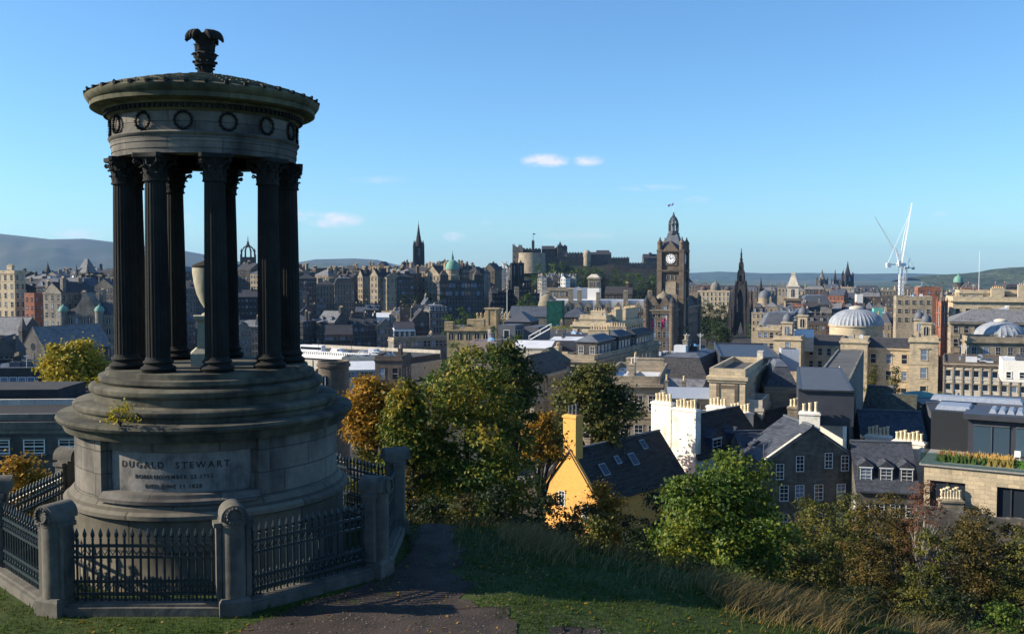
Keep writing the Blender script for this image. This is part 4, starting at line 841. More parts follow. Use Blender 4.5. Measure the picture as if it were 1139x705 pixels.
def vehicle(label, cat, f, side, kind, col, group='vehicles crossing the bridge'):
    m = plain('paint_'+label.split()[0]+cat.replace(' ', '_'), col, .3, 0, .5, .03)
    base = t0 + Vector((cos(ang)*L*f-sin(ang)*side, sin(ang)*L*f+cos(ang)*side, 0))
    v = thing(cat.replace(' ', '_'), label, cat, tuple(base), ang, group)
    if kind == 'bus':
        MB().xprism([(-1.25, .4), (1.25, .4), (1.25, 3.0), (1.1, 3.2), (-1.1, 3.2), (-1.25, 3.0)], -5.5, 5.5).build('body', m, v); MB().bx(-5.3, 5.3, -1.27, 1.27, 1.5, 2.5).build('window_band', GL, v); ws = (-3.6, 3.4)
    elif kind == 'van':
        MB().yprism([(-2.6, .4), (2.7, .4), (2.7, 1.2), (1.9, 1.35), (1.3, 2.3), (-2.5, 2.4), (-2.6, 2.2)], -.98, .98).build('body', m, v); MB().yprism([(1.3, 1.4), (1.85, 1.4), (1.2, 2.15), (.2, 2.15), (.2, 1.4)], -1.0, 1.0).build('window_band', GL, v); ws = (-1.7, 1.8)
    else:
        MB().yprism([(-2.1, .3), (2.1, .3), (2.15, .8), (1.1, .95), (.5, 1.45), (-1.1, 1.48), (-1.8, 1.0), (-2.1, .9)], -.88, .88).build('body', m, v); MB().yprism([(.95, .95), (.45, 1.38), (-1.05, 1.4), (-1.6, .97)], -.895, .895).build('window_band', GL, v); ws = (-1.3, 1.35)
    for x in ws:
        for y in (-.95, .95):
            o = MB().lathe([(.34, -.12), (.34, .12)], 12).build('wheel', TYRE, v, (x, y*(1.25 if kind == 'bus' else .93), .34)); o.rotation_euler = (pi/2, 0, 0)
t0 = t.location+a0
vehicle('white and blue bus on the bridge beside the memorial columns', 'bus', .30, 3.5, 'bus', (.7, .72, .78))
vehicle('white van right of the bus on the bridge', 'van', .50, 3.2, 'van', (.8, .8, .8))
vehicle('dark blue car close behind the white van on the bridge', 'car', .575, 3.2, 'car', (.03, .04, .09))
vehicle('silver car on the far lane behind the white van', 'car', .62, 9, 'car', (.45, .46, .48))
vehicle('black car at the right end of the bridge', 'car', .78, 3.3, 'car', (.02, .02, .02))
vehicle('pale grey van on the far lane beyond the dark blue car', 'van', .70, 9.5, 'van', (.55, .56, .6))
vehicle('white car on the far lane near the left end of the bridge', 'car', .40, 9.5, 'car', (.75, .75, .75))
bld('viaduct_wing', 'long low arcaded wing running right from the bridge toward the station', 438, 545, 378, 400, dep=6, rot=-30, wall='grey', roof='flat', rm='felt', rows=1, cols=24, top=1.0, win=(1.3, 2.2), kind='stone', sidewin=False, trim='tan')
bld('station_hall', 'white curved station roof below the bridge', 375, 420, 412, 300, dep=16, rot=-10, wall='pale', roof='gable', rm='white', rh=2, rows=1, cols=9, top=.6, win=(1.2, 1.6), corn=0)
bld('bridge_pier_block', 'sandy square block at the near end of the bridge left of the big tree', 417, 447, 399, 260, dep=12, rot=6, wall='brown', roof='flat', rows=1, cols=2, win=(1.6, 3), top=2.5)
bld('low_terrace', 'low grey terrace with pale windows right below the bridge', 380, 420, 400, 330, dep=10, rot=0, wall='pale', roof='flat', rm='felt', rows=1, cols=9, top=.8, win=(1.4, 2.2), kind='arch', corn=0)
tr = at(371, 401, 120); t = thing('round_turret', 'squat round brown stone turret just right of the memorial base', 'turret', (tr.x, 120, tr.z-9))
MB().lathe([(1.95, -6), (1.9, 8.2), (2.1, 8.3), (2.12, 8.6), (1.98, 8.65), (1.98, 9), (1.7, 9), (1.7, 8.7), (0, 8.7)], 28).build('wall', ST['brown'], t, smooth=True)
link('window', win_mesh(.6, 1.5, 'arch', ST['brown']), t, (-.7, -1.80, 6.5), .0)
# ------------------------------------------------------------ castle on its rock
ROCK = None
m, nt = newmat('castle_rock'); g = N(nt, 'ShaderNodeNewGeometry'); P_ = g.outputs['Position']
c = mixc(nt, ramp(nt, noise(nt, P_, .05, 7, .7), [(.35, 0), (.65, 1)]), (.006, .007, .006), (.018, .017, .016)); c = mixc(nt, ramp(nt, noise(nt, P_, .02, 5, .6), [(.5, 0), (.58, .85)]), c, (.010, .018, .007))
fin(nt, c, .95, noise(nt, P_, .12, 6, .7), 1.0, 3)
prof = [(500, 335), (530, 322), (560, 306), (575, 301), (600, 298), (640, 292), (680, 290), (700, 293), (740, 296), (762, 305), (790, 335), (810, 350)]
hills('castle_rock', prof, 1175, 170, -62, 4, m, .10, 160)
YC = 1150
cs = thing('castle', 'fortress with a round battery and long ramparts on top of the dark rock', 'castle', tuple(at(650, 300, YC)))
def cw(name, x0, x1, ytop, ybot, Y=YC, th=14, mat=ST['castle'], cren=True, wins=0, roof=None, rmat=SL):
    a, b_ = at(x0, ytop, Y), at(x1, ytop, Y); zb = ztop(ybot, Y); h = a.z-zb; w = b_.x-a.x
    m = MB().bx(-w/2, w/2, 0, th, 0, h)
    if cren:
        n = max(2, int(w/3.2))
        for k in range(n): m.bx(-w/2+k*w/n, -w/2+(k+.55)*w/n, 0, 1, h, h+1.2)
    o = m.build(name, mat, cs, ((a.x+b_.x)/2-cs.location.x, Y-cs.location.y, zb-cs.location.z))
    if roof: MB().xprism([(-.3, h), (th+.3, h), (th/2, h+roof)], -w/2-.2, w/2+.2).build('roof', rmat, o)
    for k in range(wins): put_window(o, -w/2+(k+.5)*w/wins, 0, h*.6, 0, 1.6, 2.4, 'stone', mat)
    return o
CB = ST['castle']; CT = ST['tan']; CD = ST['dark']
hb = at(592, 283, 1120); o = MB().lathe([(17, -22), (15.5, 0), (15.8, .4), (15.5, 2), (13.5, 2), (13.5, .5), (0, .5)], 40).build('round_battery', CT, cs, tuple(Vector((hb.x, 1135, hb.z))-cs.location), smooth=True)
cw('palace_wall', 570, 582, 275, 302, 1150, 20, CT, True, 3, None); cw('palace_wall', 582, 602, 277, 300, 1160, 20, CB, True, 5, None)
cw('palace_tower', 591.5, 594.5, 268, 280, 1155, 5, CD, True); cw('turret', 570, 573, 272.5, 280, 1149, 4, CT, True); cw('turret', 577, 581, 273, 280, 1149, 4, CT, True)
cw('hall', 603, 617, 277, 300, 1165, 18, CB, False, 4, 4); cw('hall', 612, 624, 276, 300, 1175, 18, CD, True, 3)
cw('memorial_block', 620, 631, 273.5, 300, 1160, 16, CD, True, 2); MB().frus(0, 0, 0, 6, 5, 5, .2, .2).build('turret_roof', SL, cs, tuple(at(623, 274, 1160)-cs.location))
cw('rampart', 596, 700, 287, 306, 1142, 12, CB, True); cw('rampart', 630, 655, 281.5, 300, 1150, 12, CD, True); cw('barrack', 655, 680, 283, 300, 1158, 14, CD, False, 8, 3)
gt = at(653, 283, 1144); MB().lathe([(5, -22), (4.6, 0), (4.2, 2.5), (2.5, 4.6), (0, 5.4)], 20).build('gate_tower', CT, cs, tuple(gt-cs.location), smooth=True)
cw('barrack', 664, 678, 281, 295, 1165, 12, CD, False, 5, 3); cw('rampart', 676, 740, 293, 312, 1140, 10, CD, True); cw('house', 689, 699, 291, 300, 1150, 10, CT, False, 3, 4); cw('barrack', 716, 733, 287, 300, 1165, 14, CD, False, 5, 5); cw('stack', 722, 725, 281, 292, 1168, 4, CD, False)
MB().tube([(0, 0, 0), (0, 0, 9)], .2, 5).build('flag_pole', BLK, cs, tuple(at(593, 268, 1155)-cs.location)); MB().box(1.2, 0, 8.2, 2.4, .08, 1.5).build('flag', BLUEP, cs, tuple(at(593, 268, 1155)-cs.location))
row(7, 598, 640, (308, 309, 311), 1010, 'under the castle trees', 'houses under the castle', ('white', 'pale', 'grey', 'white'), ('gable', 'gfront'), ('blue', 'pale'), seed=31, rows=3, jit=2.5, rot=(0, 30), dep=(9, 12), name='house', word='house')
row(5, 545, 575, (301, 299, 302), 900, 'left of the castle rock', 'villas left of the castle', ('white', 'grey'), ('gfront', 'gable'), ('slate',), seed=33, rows=3, jit=2, rot=(10, 30), dep=(10, 12), name='house', word='villa')
bld('twin_towered_college', 'black gothic college with twin towers below the castle battery', 566, 590, 312, 780, dep=20, rot=-10, wall='black', roof='hip', rows=3, cols=8, fl=5, win=(1.4, 3), kind='arch')
for px, lab in ((571.5, 'left'), (579, 'right')): spire('gothic_tower', f'black gothic {lab} tower of the pair below the castle battery', px, 289, 293, 320, 770, 5.5, ST['black'], cat='tower', cross=False)
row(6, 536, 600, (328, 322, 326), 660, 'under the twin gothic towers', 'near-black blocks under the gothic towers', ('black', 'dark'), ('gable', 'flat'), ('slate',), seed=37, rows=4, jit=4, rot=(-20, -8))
fp = at(564, 365, 350); MB().tube([(0, 0, -12), (0, 0, 19)], [.13, .07], 8).build('flagpole', STEELW, None, tuple(fp)); tag(bpy.data.objects['flagpole'], 'tall pale bare flagpole left of the green scaffold netting', 'flagpole')
# ------------------------------------------------------------ station side, middle of the picture
def urns(b, x0, x1, y, z, n, r=.45):
    for i in range(n):
        x = x0+(x1-x0)*i/(n-1); b.bx(x-r*.7, x+r*.7, y-r*.7, y+r*.7, z-.1, z+.5); b.lathe([(r*.4, z+.5), (r*.9, z+1.1), (r, z+1.4), (r*.4, z+1.8), (0, z+2.1)], 8, x, y)
def crested(i):
    w2, d2, H_ = i['w2'], i['d2'], i['H']; b = MB(); urns(b, -w2, w2, -d2, H_, 9); urns(b, -w2, w2, d2, H_, 9); b.build('roof_urns', i['wm'], i['t'])
    x = 0; MB().bx(-3, 2.2, -d2-.6, -d2+3, 0, H_+3.2).bx(-3.4, 2.6, -d2-1, -d2+3.3, H_+3.2, H_+3.7).bx(-2.2, -1.6, -d2-.8, -d2-.6, 0, H_+3).bx(.9, 1.5, -d2-.8, -d2-.6, 0, H_+3).build('centre_block', i['wm'], i['t'])
bld('low_pavilion', 'low cream classical pavilion with a heavy corner pier right of the bridge', 497, 545, 366, 330, dep=10, rot=10, wall='ochre', roof='flat', rm='felt', rows=1, cols=5, win=(1.6, 2.4), kind='arch', chim=[(-.45, -.4, 2.5, 3, 3, 0), (.1, .1, 3.2, 6, 3, 0)], corn=.6)
bld('crested_building', 'yellow lit classical block with a row of stone urns along its roof', 531, 566, 353, 370, dep=14, rot=14, wall='ochre', roof='flat', rm='felt', rows=2, cols=5, win=(1.4, 2.2), kind='arch', extra=crested, parapet=.5)
bld('pink_building', 'small plain pinkish block above the top of the big tree', 523, 552, 381, 240, dep=9, rot=8, wall=plain('pink_render', (.36, .26, .24), .9), roof='flat', rm='felt', rows=1, cols=2, win=(1.5, 1.8), corn=0, parapet=.3)
bld('hipped_pavilion', 'grey hip-roofed glass pavilion behind the two zinc boxes', 562, 590, 358, 300, dep=12, rot=14, wall='black', roof='hip', rm='zinc', rh=3.0, rows=0, corn=0)
bld('zinc_box', 'left one of the two ribbed zinc plant boxes with glazed right side', 554, 573, 362, 262, px2=584, rot=20, wall=ZINC, roof='flat', rm='zinc', rows=1, cols=0, win=(1.6, 2.4), kind='modern', corn=0, parapet=.15, sidewin=4, hb=9)
bld('zinc_box', 'right one of the two ribbed zinc plant boxes beside the roof stair', 583, 599, 364, 262, px2=612, rot=20, wall=ZINC, roof='flat', rm='zinc', rows=0, corn=0, parapet=.15, hb=9)
bld('glass_link', 'long low zinc-clad block behind the roof stair below the green netting', 598, 668, 372, 285, dep=9, rot=16, wall=ZINC, roof='flat', rm='dkz', rows=0, corn=0, parapet=.2)
st_ = at(588, 378, 255); t = thing('roof_stair', 'pale metal stair with railings between the zinc boxes and white membrane roof', 'stair', tuple(st_), radians(-16))
b = MB()
for k in range(14): b.bx(k*.42, k*.42+.4, 0, 1.3, k*.24-.06, k*.24)
b.build('steps', ZINC, t)
for y in (0, 1.3): MB().tube([(0, y, 1), (5.9, y, 4.3)], .05, 5).tube([(0, y, 0), (0, y, 1)], .05, 5).tube([(2.95, y, 1.5), (2.95, y, 2.65)], .05, 5).tube([(5.9, y, 3.2), (5.9, y, 4.3)], .05, 5).tube([(0, y, -.2), (5.9, y, 3.1)], .12, 5).build('railing', STEELW, t)
bld('scaffold_wrap', 'tall box wrapped in dark green scaffold netting', 608, 625, 335, 340, px2=628, rot=10, wall=GREENNET, roof='flat', rm='felt', rows=0, corn=0, parapet=0, cat='scaffold')
G3 = 'stone stacks of the long station hotel office'
def station(i):
    t, w2, d2, H_, W_ = i['t'], i['w2'], i['d2'], i['H'], i['W']
    n = 11
    for k in range(n):
        x = -w2+(k+.5)*W_/n; o = MB().yprism([(x-1.6, H_-1), (x+1.6, H_-1), (x+1.6, H_+1.6), (x, H_+4.0), (x-1.6, H_+1.6)], -d2-.35, -d2+3.2).build('gable', i['wm'], t)
        put_window(o, x, -d2-.35, H_+.6, 0, 1.1, 1.6, 'stone', i['wm'])
    for fx, h, w in ((-.46, 8, 1.6), (-.25, 9.5, 2.2), (-.17, 9, 2), (0, 8.0, 1.8), (.25, 8.5, 2), (.47, 8.5, 2)): chimney(t, fx*W_, -d2+4, H_-1, H_+h, w, 1.5, i['wm'], 3, ph=.5)
    MB().bx(-w2*.98, w2*.98, -d2+4, d2, H_, H_+4.4).build('upper_roof', WROOF, t)
bld('station_offices', 'long brown gabled building under a bright white flat roof, left of clock tower', 604, 727, 345, 430, dep=22, rot=6, wall='tan', roof='flat', rm='white', rows=2, cols=18, fl=4.2, extra=station, parapet=0)
bld('domed_pavilion', 'beige domed corner pavilion left of the green netting', 596, 618, 346, 425, dep=9, rot=10, wall='tan', roof='dome', rm=BELLST, rh=7.5, rows=1, cols=3, corn=.5)
bld('rooftop_block', 'plain sandy rooftop block behind the white flat roof', 608, 634, 322, 470, dep=10, rot=10, wall='tan', roof='flat', rows=1, cols=4, hb=14)
bld('rooftop_block', 'plain brown rooftop block right of the white belvedere tower', 673, 703, 326, 480, dep=10, rot=10, wall='brown', roof='gable', rm='slate', rh=3, rows=1, cols=4, hb=14, chim=[(.3, 0, 5, 1.5, 1.5, 3)])
bld('rooftop_block', 'pale grey rooftop plant block left of the white belvedere tower', 632, 655, 322, 490, dep=8, rot=4, wall=plain('pale_cladding', (.5, .52, .55), .6), roof='flat', rows=0, hb=12, corn=0)
bv = at(661, 322, 440); t = thing('belvedere_tower', 'small white tower with arched openings under a pale capped roof', 'tower', (bv.x, 440, bv.z-10), radians(-14))
MB().bx(-2.7, 2.7, -2.7, 2.7, 0, 10.6).build('shaft', ST['white'], t); MB().bx(-2.5, 2.5, -2.5, 2.5, 10.6, 14.8).bx(-3, 3, -3, 3, 14.8, 15.5).build('belfry', ST['tan'], t); MB().frus(0, 0, 15.5, 17, 5.6, 5.6, 2.4, 2.4).build('cap', ST['pale'], t)
for k in range(3): link('window', win_mesh(.9, 2.6, 'arch', ST['tan']), t, (-1.6+1.6*k, -2.52, 12.4))
for k in range(3): link('window', win_mesh(.9, 2.6, 'arch', ST['tan']), t, (2.52, -1.6+1.6*k, 12.4), pi/2)
bld('grey_roofs', 'blue-grey sloping roofs in front of the long brown station building', 566, 612, 352, 360, dep=12, rot=10, wall='grey', roof='gable', rm='blue', rh=3.5, rows=0, corn=0)
bld('grey_roofs', 'blue-grey sloping roof right of the green netting', 624, 655, 353, 350, dep=12, rot=8, wall='grey', roof='hip', rm='blue', rh=3.5, rows=0, corn=0)
def garden(i):
    q = random.Random(4); b = MB()
    for k in range(240):
        x, y = q.uniform(-i['w2'], i['w2'])*.95, q.uniform(-i['d2'], i['d2'])*.8; b.frus(x, y, i['H'], i['H']+q.uniform(.3, .9), .5, .5, .1, .1, q.choice((0, 0, 1)), q.uniform(-.2, .2))
    b.build('roof_planting', [plain('planting_green', (.09, .13, .03), .9), plain('planting_gold', (.45, .28, .04), .9)], i['t'])
bld('roof_garden', 'flat roof planted with yellow and green shrubs', 603, 645, 366, 315, dep=9, rot=12, wall='grey', roof='flat', rm='felt', rows=0, corn=0, parapet=.1, extra=garden)
TER = dict(wall='tan', rot=24, corn=.5)
bld('terrace_building', 'cream fronted terrace with a long dark side running to the clock tower hotel', 637, 680, 361, 300, px2=715, roof='flat', rm='blue', rows=4, fl=4.2, cols=3, wall='cream', rot=24, corn=.6, chim=[(.3, -.1, 4.5, 1.4, 7, 7), (.3, .2, 4.5, 1.4, 7, 7), (.3, .4, 4.5, 1.4, 7, 7), (-.3, .1, 3, 1.4, 5, 6)])
bld('terrace_attic', 'square cream attic block on the near end of the long terrace', 645, 674, 353, 304, dep=12, rot=24, wall='cream', roof='flat', rows=1, cols=1, win=(1, 1.4), hb=7, chim=[(0, 0, 2, 5, 2, 5)])
bld('plant_room', 'grey clad plant room with a bright white flat roof and dark right side', 609, 692, 379, 225, dep=14, rot=8, wall=ZINC, roof='flat', rm='white', rows=0, corn=0, parapet=.1, over=0)
bld('membrane_roof', 'bright white membrane roof left of the white-topped plant room', 570, 612, 387, 215, dep=12, rot=12, wall='pale', roof='gable', rm='white', rh=1.2, rows=0, corn=0)
bld('attic_strip', 'thin cream attic strip under the white-topped plant room', 592, 668, 399, 205, dep=10, rot=20, wall='cream', roof='flat', rm='felt', rows=0, corn=.3)
def attics(i):
    t, w2, d2, H_, dp = i['t'], i['w2'], i['d2'], i['H'], i['D']; q = random.Random(12); y = -d2+4
    while y < d2-8:
        l = q.uniform(8, 14); h = q.uniform(2.4, 3.4); o = MB().bx(-w2+.8, w2-.8, y, y+l, H_, H_+h).build('attic', q.choice([ST['tan'], ST['grey'], ST['dark']]), t)
        MB().bx(-w2+.5, w2-.5, y-.3, y+l+.3, H_+h, H_+h+.25).frus(0, y+l/2, H_+h+.25, H_+h+1.3, 2*w2-1.4, l, 2*w2-5, l-3).build('attic_roof', q.choice([SL, LEAD, SLB]), o)
        for k in range(int(l/2.2)): put_window(o, w2-.8, y+1.1+k*2.2, H_+h*.5, pi/2, 1.1, 1.5, 'sash', ST['tan'])
        for k in range(2): put_window(o, -w2*.4+k*w2*.8, y, H_+h*.5, 0, 1.1, 1.5, 'sash', ST['tan'])
        if q.random() < .7 and y < d2-26: chimney(t, q.uniform(-.5, .5)*w2, y+l+1, H_, H_+5, 4.5, 1, ST['tan'], 7)
        y += l+q.uniform(2, 4)
bld('classical_block', 'classical sandy block whose dark windowed side recedes toward the clock tower', 629, 661, 399, 188, px2=733, rot=24, wall='tan', roof='flat', rm='felt', rows=5, fl=3.9, cols=2, win=(1.3, 2.2), top=1.4, corn=.5, extra=attics)
bld('classical_block', 'nearer classical sandy block with a colonnaded dark side behind the big tree', 572, 594, 417, 148, px2=628, rot=24, wall='tan', roof='hip', rm='slate', rh=3.0, rows=4, fl=4.2, cols=2, win=(1.3, 2.6), top=1.6, corn=.7)
bld('dormered_block', 'slate hipped attic with small dormers between the two classical blocks', 588, 618, 404, 165, px2=634, rot=24, wall='dark', roof='hip', rm='moss', rh=2.6, rows=1, cols=4, win=(.9, 1.3), top=.4, corn=.2)
bld('pillared_block', 'sandy classical front with large sash windows and pale roof behind the round gold-green tree', 672, 734, 425, 142, dep=22, rot=12, wall='tan', roof='flat', rm='white', rows=4, fl=4.4, cols=4, win=(1.3, 2.3), kind='sash', top=1.8, corn=.55, parapet=1.0, chim=[(.1, .2, 2.4, 6, .6, 0)])
bld('attic_roof', 'low dark attic with white edged roof lights right of the sandy classical front', 733, 776, 440, 138, dep=14, rot=20, wall='grey', roof='gable', rm='pale', rh=1.6, rows=1, cols=4, win=(1, 1.2), top=.3, corn=0, chim=[(-.35, -.4, 2.2, .5, .5, 1), (.1, -.4, 2.2, .5, .5, 1)])
bld('lean_to_roof', 'smooth pale blue-grey lean-to roof left of the cream chimney block', 741, 800, 444, 124, dep=13, rot=8, wall='dark', roof='flat', rm=plain('pale_metal_roof', (.30, .33, .38), .6), rows=2, cols=5, win=(.7, 1.6), top=.5, corn=0, parapet=.12, nocl=True)
bld('slate_mansard', 'dark slate mansard with a black triangular gable end', 722, 788, 420, 168, px2=812, rot=22, wall='grey', roof='mansard', rm='slate', rh=3.6, rows=1, cols=5, win=(1, 1.5), top=.7, corn=.2)
bld('parapet_roof', 'low cream parapet and white roof in front of the slate mansard', 690, 762, 419, 178, dep=14, rot=10, wall='cream', roof='flat', rm='white', rows=1, cols=4, corn=.3)
bld('stone_podium', 'pale stone podium below the pink flags', 712, 752, 398, 330, dep=20, rot=18, wall='pale', roof='flat', rows=2, cols=3, corn=.4)
bld('office_range', 'long grey range with small square attic windows and a pale cornice', 768, 872, 410, 188, dep=14, rot=7, wall='grey', roof='flat', rm='felt', rows=2, fl=3.3, cols=9, win=(1.1, 1.5), top=1.2, corn=.3, parapet=.4)
bld('dark_plant_box', 'large dark slatted plant enclosure on the roof of the grey range', 794, 851, 383, 195, px2=869, rot=10, wall=DKZ, roof='flat', rm='dkz', rows=0, corn=0, parapet=.4, hb=4.2)
for k, (px, lab) in enumerate(((753, 'left'), (766, 'middle'), (776, 'right'))):
    a = at(px, 398, 205); t = thing('air_handling_unit', f'{lab} one of three pale ducted air units left of the dark plant enclosure', 'air unit', tuple(a), radians(-10+20*k))
    MB().bx(-1.2, 1.2, -1, 1, -.4, 1.4).build('casing', plain('unit_grey', (.4, .43, .48), .5), t); MB().tube([(-.2, 0, 1.3), (-.2, 0, 2.1), (.6, 0, 2.4), (1.6, 0, 2.2)], .55, 10).build('duct', ZINC, t, smooth=True)
bld('plant_room', 'small pale blue plant room right of the dark plant enclosure', 869, 889, 389, 180, dep=4, rot=10, wall=plain('pale_blue_cladding', (.42, .46, .52), .5), roof='flat', rows=0, corn=0, parapet=.1, hb=4)
# clock tower hotel -------------------------------------------------------
r24 = 22
def hotel_extra(i):
    t, w2, d2, H_ = i['t'], i['w2'], i['d2'], i['H']
    for x in (-w2+3.2, w2-3.2):
        o = MB().yprism([(x-2.8, H_-2), (x+2.8, H_-2), (x+2.8, H_+1.5), (x, H_+6), (x-2.8, H_+1.5)], -d2-.4, -d2+4).build('gable', i['wm'], t); put_window(o, x, -d2-.42, H_+.5, 0, 1.6, 2.2, 'stone', i['wm'])
    for y in (-d2+9, -d2+20, -d2+31, d2-4):
        o = MB().xprism([(y-3, H_-2), (y+3, H_-2), (y+3, H_+1.5), (y, H_+6.5), (y-3, H_+1.5)], w2-4, w2+.4).build('gable', i['wm'], t); put_window(o, w2+.42, y, H_+.5, pi/2, 1.6, 2.2, 'stone', i['wm'])
    MB().lathe([(4.6, H_), (4.5, H_+2), (3.9, H_+4.4), (2.6, H_+6.2), (1, H_+7), (0, H_+8.4)], 20, -w2+6, -d2+8).build('corner_dome', BELLST, t, smooth=True)
    for (x, y) in ((-w2, -d2), (w2, -d2), (w2, d2)):
        o = MB().lathe([(1.3, 6), (1.3, H_+1), (1.5, H_+1.2), (1.3, H_+3)], 12, x, y).build('turret', i['wm'], t); MB().lathe([(1.5, H_+3), (1.2, H_+4), (.5, H_+5), (0, H_+6.5)], 12, x, y).build('turret_roof', SL, o)
ht = bld('clock_tower_hotel', 'grand brown stone hotel carrying the clock tower, pink flags before it', 719, 748, 344, 420, px2=777, rot=20, wall='brown', roof='mansard', rm='slate', rh=4.5, rows=8, fl=4.3, cols=5, win=(1.3, 2.2), trim='tan', corn=.7, extra=hotel_extra, chim=[(.1, .1, 9, 5, 1.6, 8), (-.1, .35, 9, 5, 1.6, 8), (.2, -.2, 9, 1.6, 5, 8)])
t = ht['t']; zc = at(747, 288, 432); TW = 10.0
loc = zc; tb = thing('clock_tower', 'square clock tower crowned by an open domed lantern and flag', 'tower', (zc.x+1.6, zc.y+5, zc.z-60), radians(-22))
TN = ST['brown']; TT = ST['brown']; h0 = 60
b = MB().bx(-5, 5, -5, 5, 0, h0+3.6)
b.build('shaft', TN, tb)
b = MB()
for sx in (-1, 1):
    for sy in (-1, 1):
        b.bx(sx*5-1.1, sx*5+1.1, sy*5-1.1, sy*5+1.1, 0, h0+4.2); b.lathe([(1.2, h0+4.2), (1.2, h0+7), (1.4, h0+7.1), (1.0, h0+7.8), (.3, h0+9), (.35, h0+9.4), (0, h0+10)], 10, sx*5, sy*5)
for z in (h0-31, h0-18, h0-5.4, h0+3.4): b.bx(-6.3, 6.3, -6.3, 6.3, z, z+.5); b.bx(-6.0, 6.0, -6.0, 6.0, z-.5, z-.01)
b.build('buttresses', TT, tb)
for k in range(4):
    a = k*pi/2; M = Matrix.Rotation(a, 4, 'Z')
    b = MB(); b.M = M; b.yprism([(-3.4, h0+3.9), (3.4, h0+3.9), (0, h0+8)], -5.7, -3); b.bx(-3.0, 3.0, -5.3, -5.0, h0-2.9, h0+2.9); b.build('clock_surround', TN, tb)
    b = MB(); b.M = M @ Matrix.Translation((0, -5.32, h0)) @ Matrix.Rotation(pi/2, 4, 'X'); b.lathe([(2.35, 0), (2.35, .12)], 40, mi=1)
    b.lathe([(2.15, .12), (2.15, .14)], 40, mi=0)
    for q in range(12):
        c_ = q*pi/6; b.box(1.72*sin(c_), 1.72*cos(c_), .155, .20 if q % 3 else .30, .60, .02, -c_, 1)
        if q % 3 != 0: b.box(1.72*sin(c_+.07), 1.72*cos(c_+.07), .155, .07, .55, .02, -c_, 1)
    dial = b.build('clock_dial', [WP, BLK], tb)
    b = MB(); b.M = M @ Matrix.Translation((0, -5.49, h0)) @ Matrix.Rotation(pi/2, 4, 'X')
    for ang_, ln, wd in ((radians(60), 1.85, .16), (radians(335), 1.25, .24)): b.box(sin(ang_)*ln*.42, cos(ang_)*ln*.42, .02, wd, ln*1.1, .03, -ang_)
    b.build('clock_hands', BLK, dial)
    for x in (-1.8, 0, 1.8): link('window', win_mesh(1.0, 2.0, 'arch', TT), tb, tuple(M @ Vector((x, -5.02, h0-8.2))), a)
    for x in (-3.4, 3.4):
        for z in (h0-13.5, h0-24, h0-35): link('window', win_mesh(.8, 5, 'stone', TT), tb, tuple(M @ Vector((x, -5.02, z))), a)
    b = MB(); b.M = M; b.bx(-2.4, 2.4, -5.35, -5.0, h0-34, h0-10.2); b.build('panel', ST['tan'], tb)
MB().frus(0, 0, h0+4.2, h0+11.2, 9.2, 9.2, 4.2, 4.2).build('roof', LEAD, tb)
b = MB()
b.lathe([(2.7, h0+11), (2.8, h0+11.6), (2.3, h0+11.8), (2.3, h0+12.6), (1.5, h0+12.6)], 8)
for k in range(8):
    a = pi/8+k*pi/4; b.tube([(2.1*cos(a), 2.1*sin(a), h0+12.4), (2.1*cos(a), 2.1*sin(a), h0+15.6), (1.9*cos(a), 1.9*sin(a), h0+17), (1.2*cos(a), 1.2*sin(a), h0+18.6), (.3*cos(a), .3*sin(a), h0+19.5)], [.28, .28, .25, .22, .2], 5)
b.lathe([(2.4, h0+15.5), (2.4, h0+15.9)], 8); b.lathe([(.7, h0+12), (.7, h0+18.2)], 8); b.lathe([(.5, h0+19.3), (.6, h0+20), (.25, h0+20.6), (.3, h0+21), (0, h0+21.4)], 8)
b.build('lantern', BLK if False else ZINC, tb)
MB().tube([(0, 0, h0+21), (0, 0, h0+26)], .09, 5).build('flag_pole', STEELW, tb)
MB().add([(0, 0, h0+25.9), (-1.3, .3, h0+25.0), (-2.7, 0, h0+24.4), (-2.4, .3, h0+23.5), (-1.2, .0, h0+23.9), (0, 0, h0+24.3)], [(0, 1, 4, 5), (1, 2, 3, 4)]).build('flag', BLUEP, tb)
PINK = plain('pink_flag_cloth', (.75, .05, .16), .8); 
for px, ytop, lab in ((728, 358, 'left one of the two pink flags hanging before the hotel front'), (741, 355, 'right larger one of the two pink flags before the hotel front')):
    a = at(px, 398, 322); tp_ = ztop(ytop-4, 322)-a.z; s = 1 if px > 735 else .75
    t = thing('flag_on_pole', lab, 'flag', tuple(a), 0, 'pink flags in front of the hotel')
    MB().tube([(0, 0, 0), (0, 0, tp_)], .09, 6).build('pole', STEELW, t)
    vs = []; fs = []
    for k in range(7):
        z = tp_-.4-k*.62*s; off = -.16*k*s
        for q in range(4): vs.append((off-.1-q*.45*s*(1-.07*k), .18*sin(q*2+k), z-q*.35*s))
    for k in range(6):
        for q in range(3): fs.append((k*4+q, k*4+q+1, (k+1)*4+q+1, (k+1)*4+q))
    MB().add(vs, fs).build('flag_cloth', PINK, t)
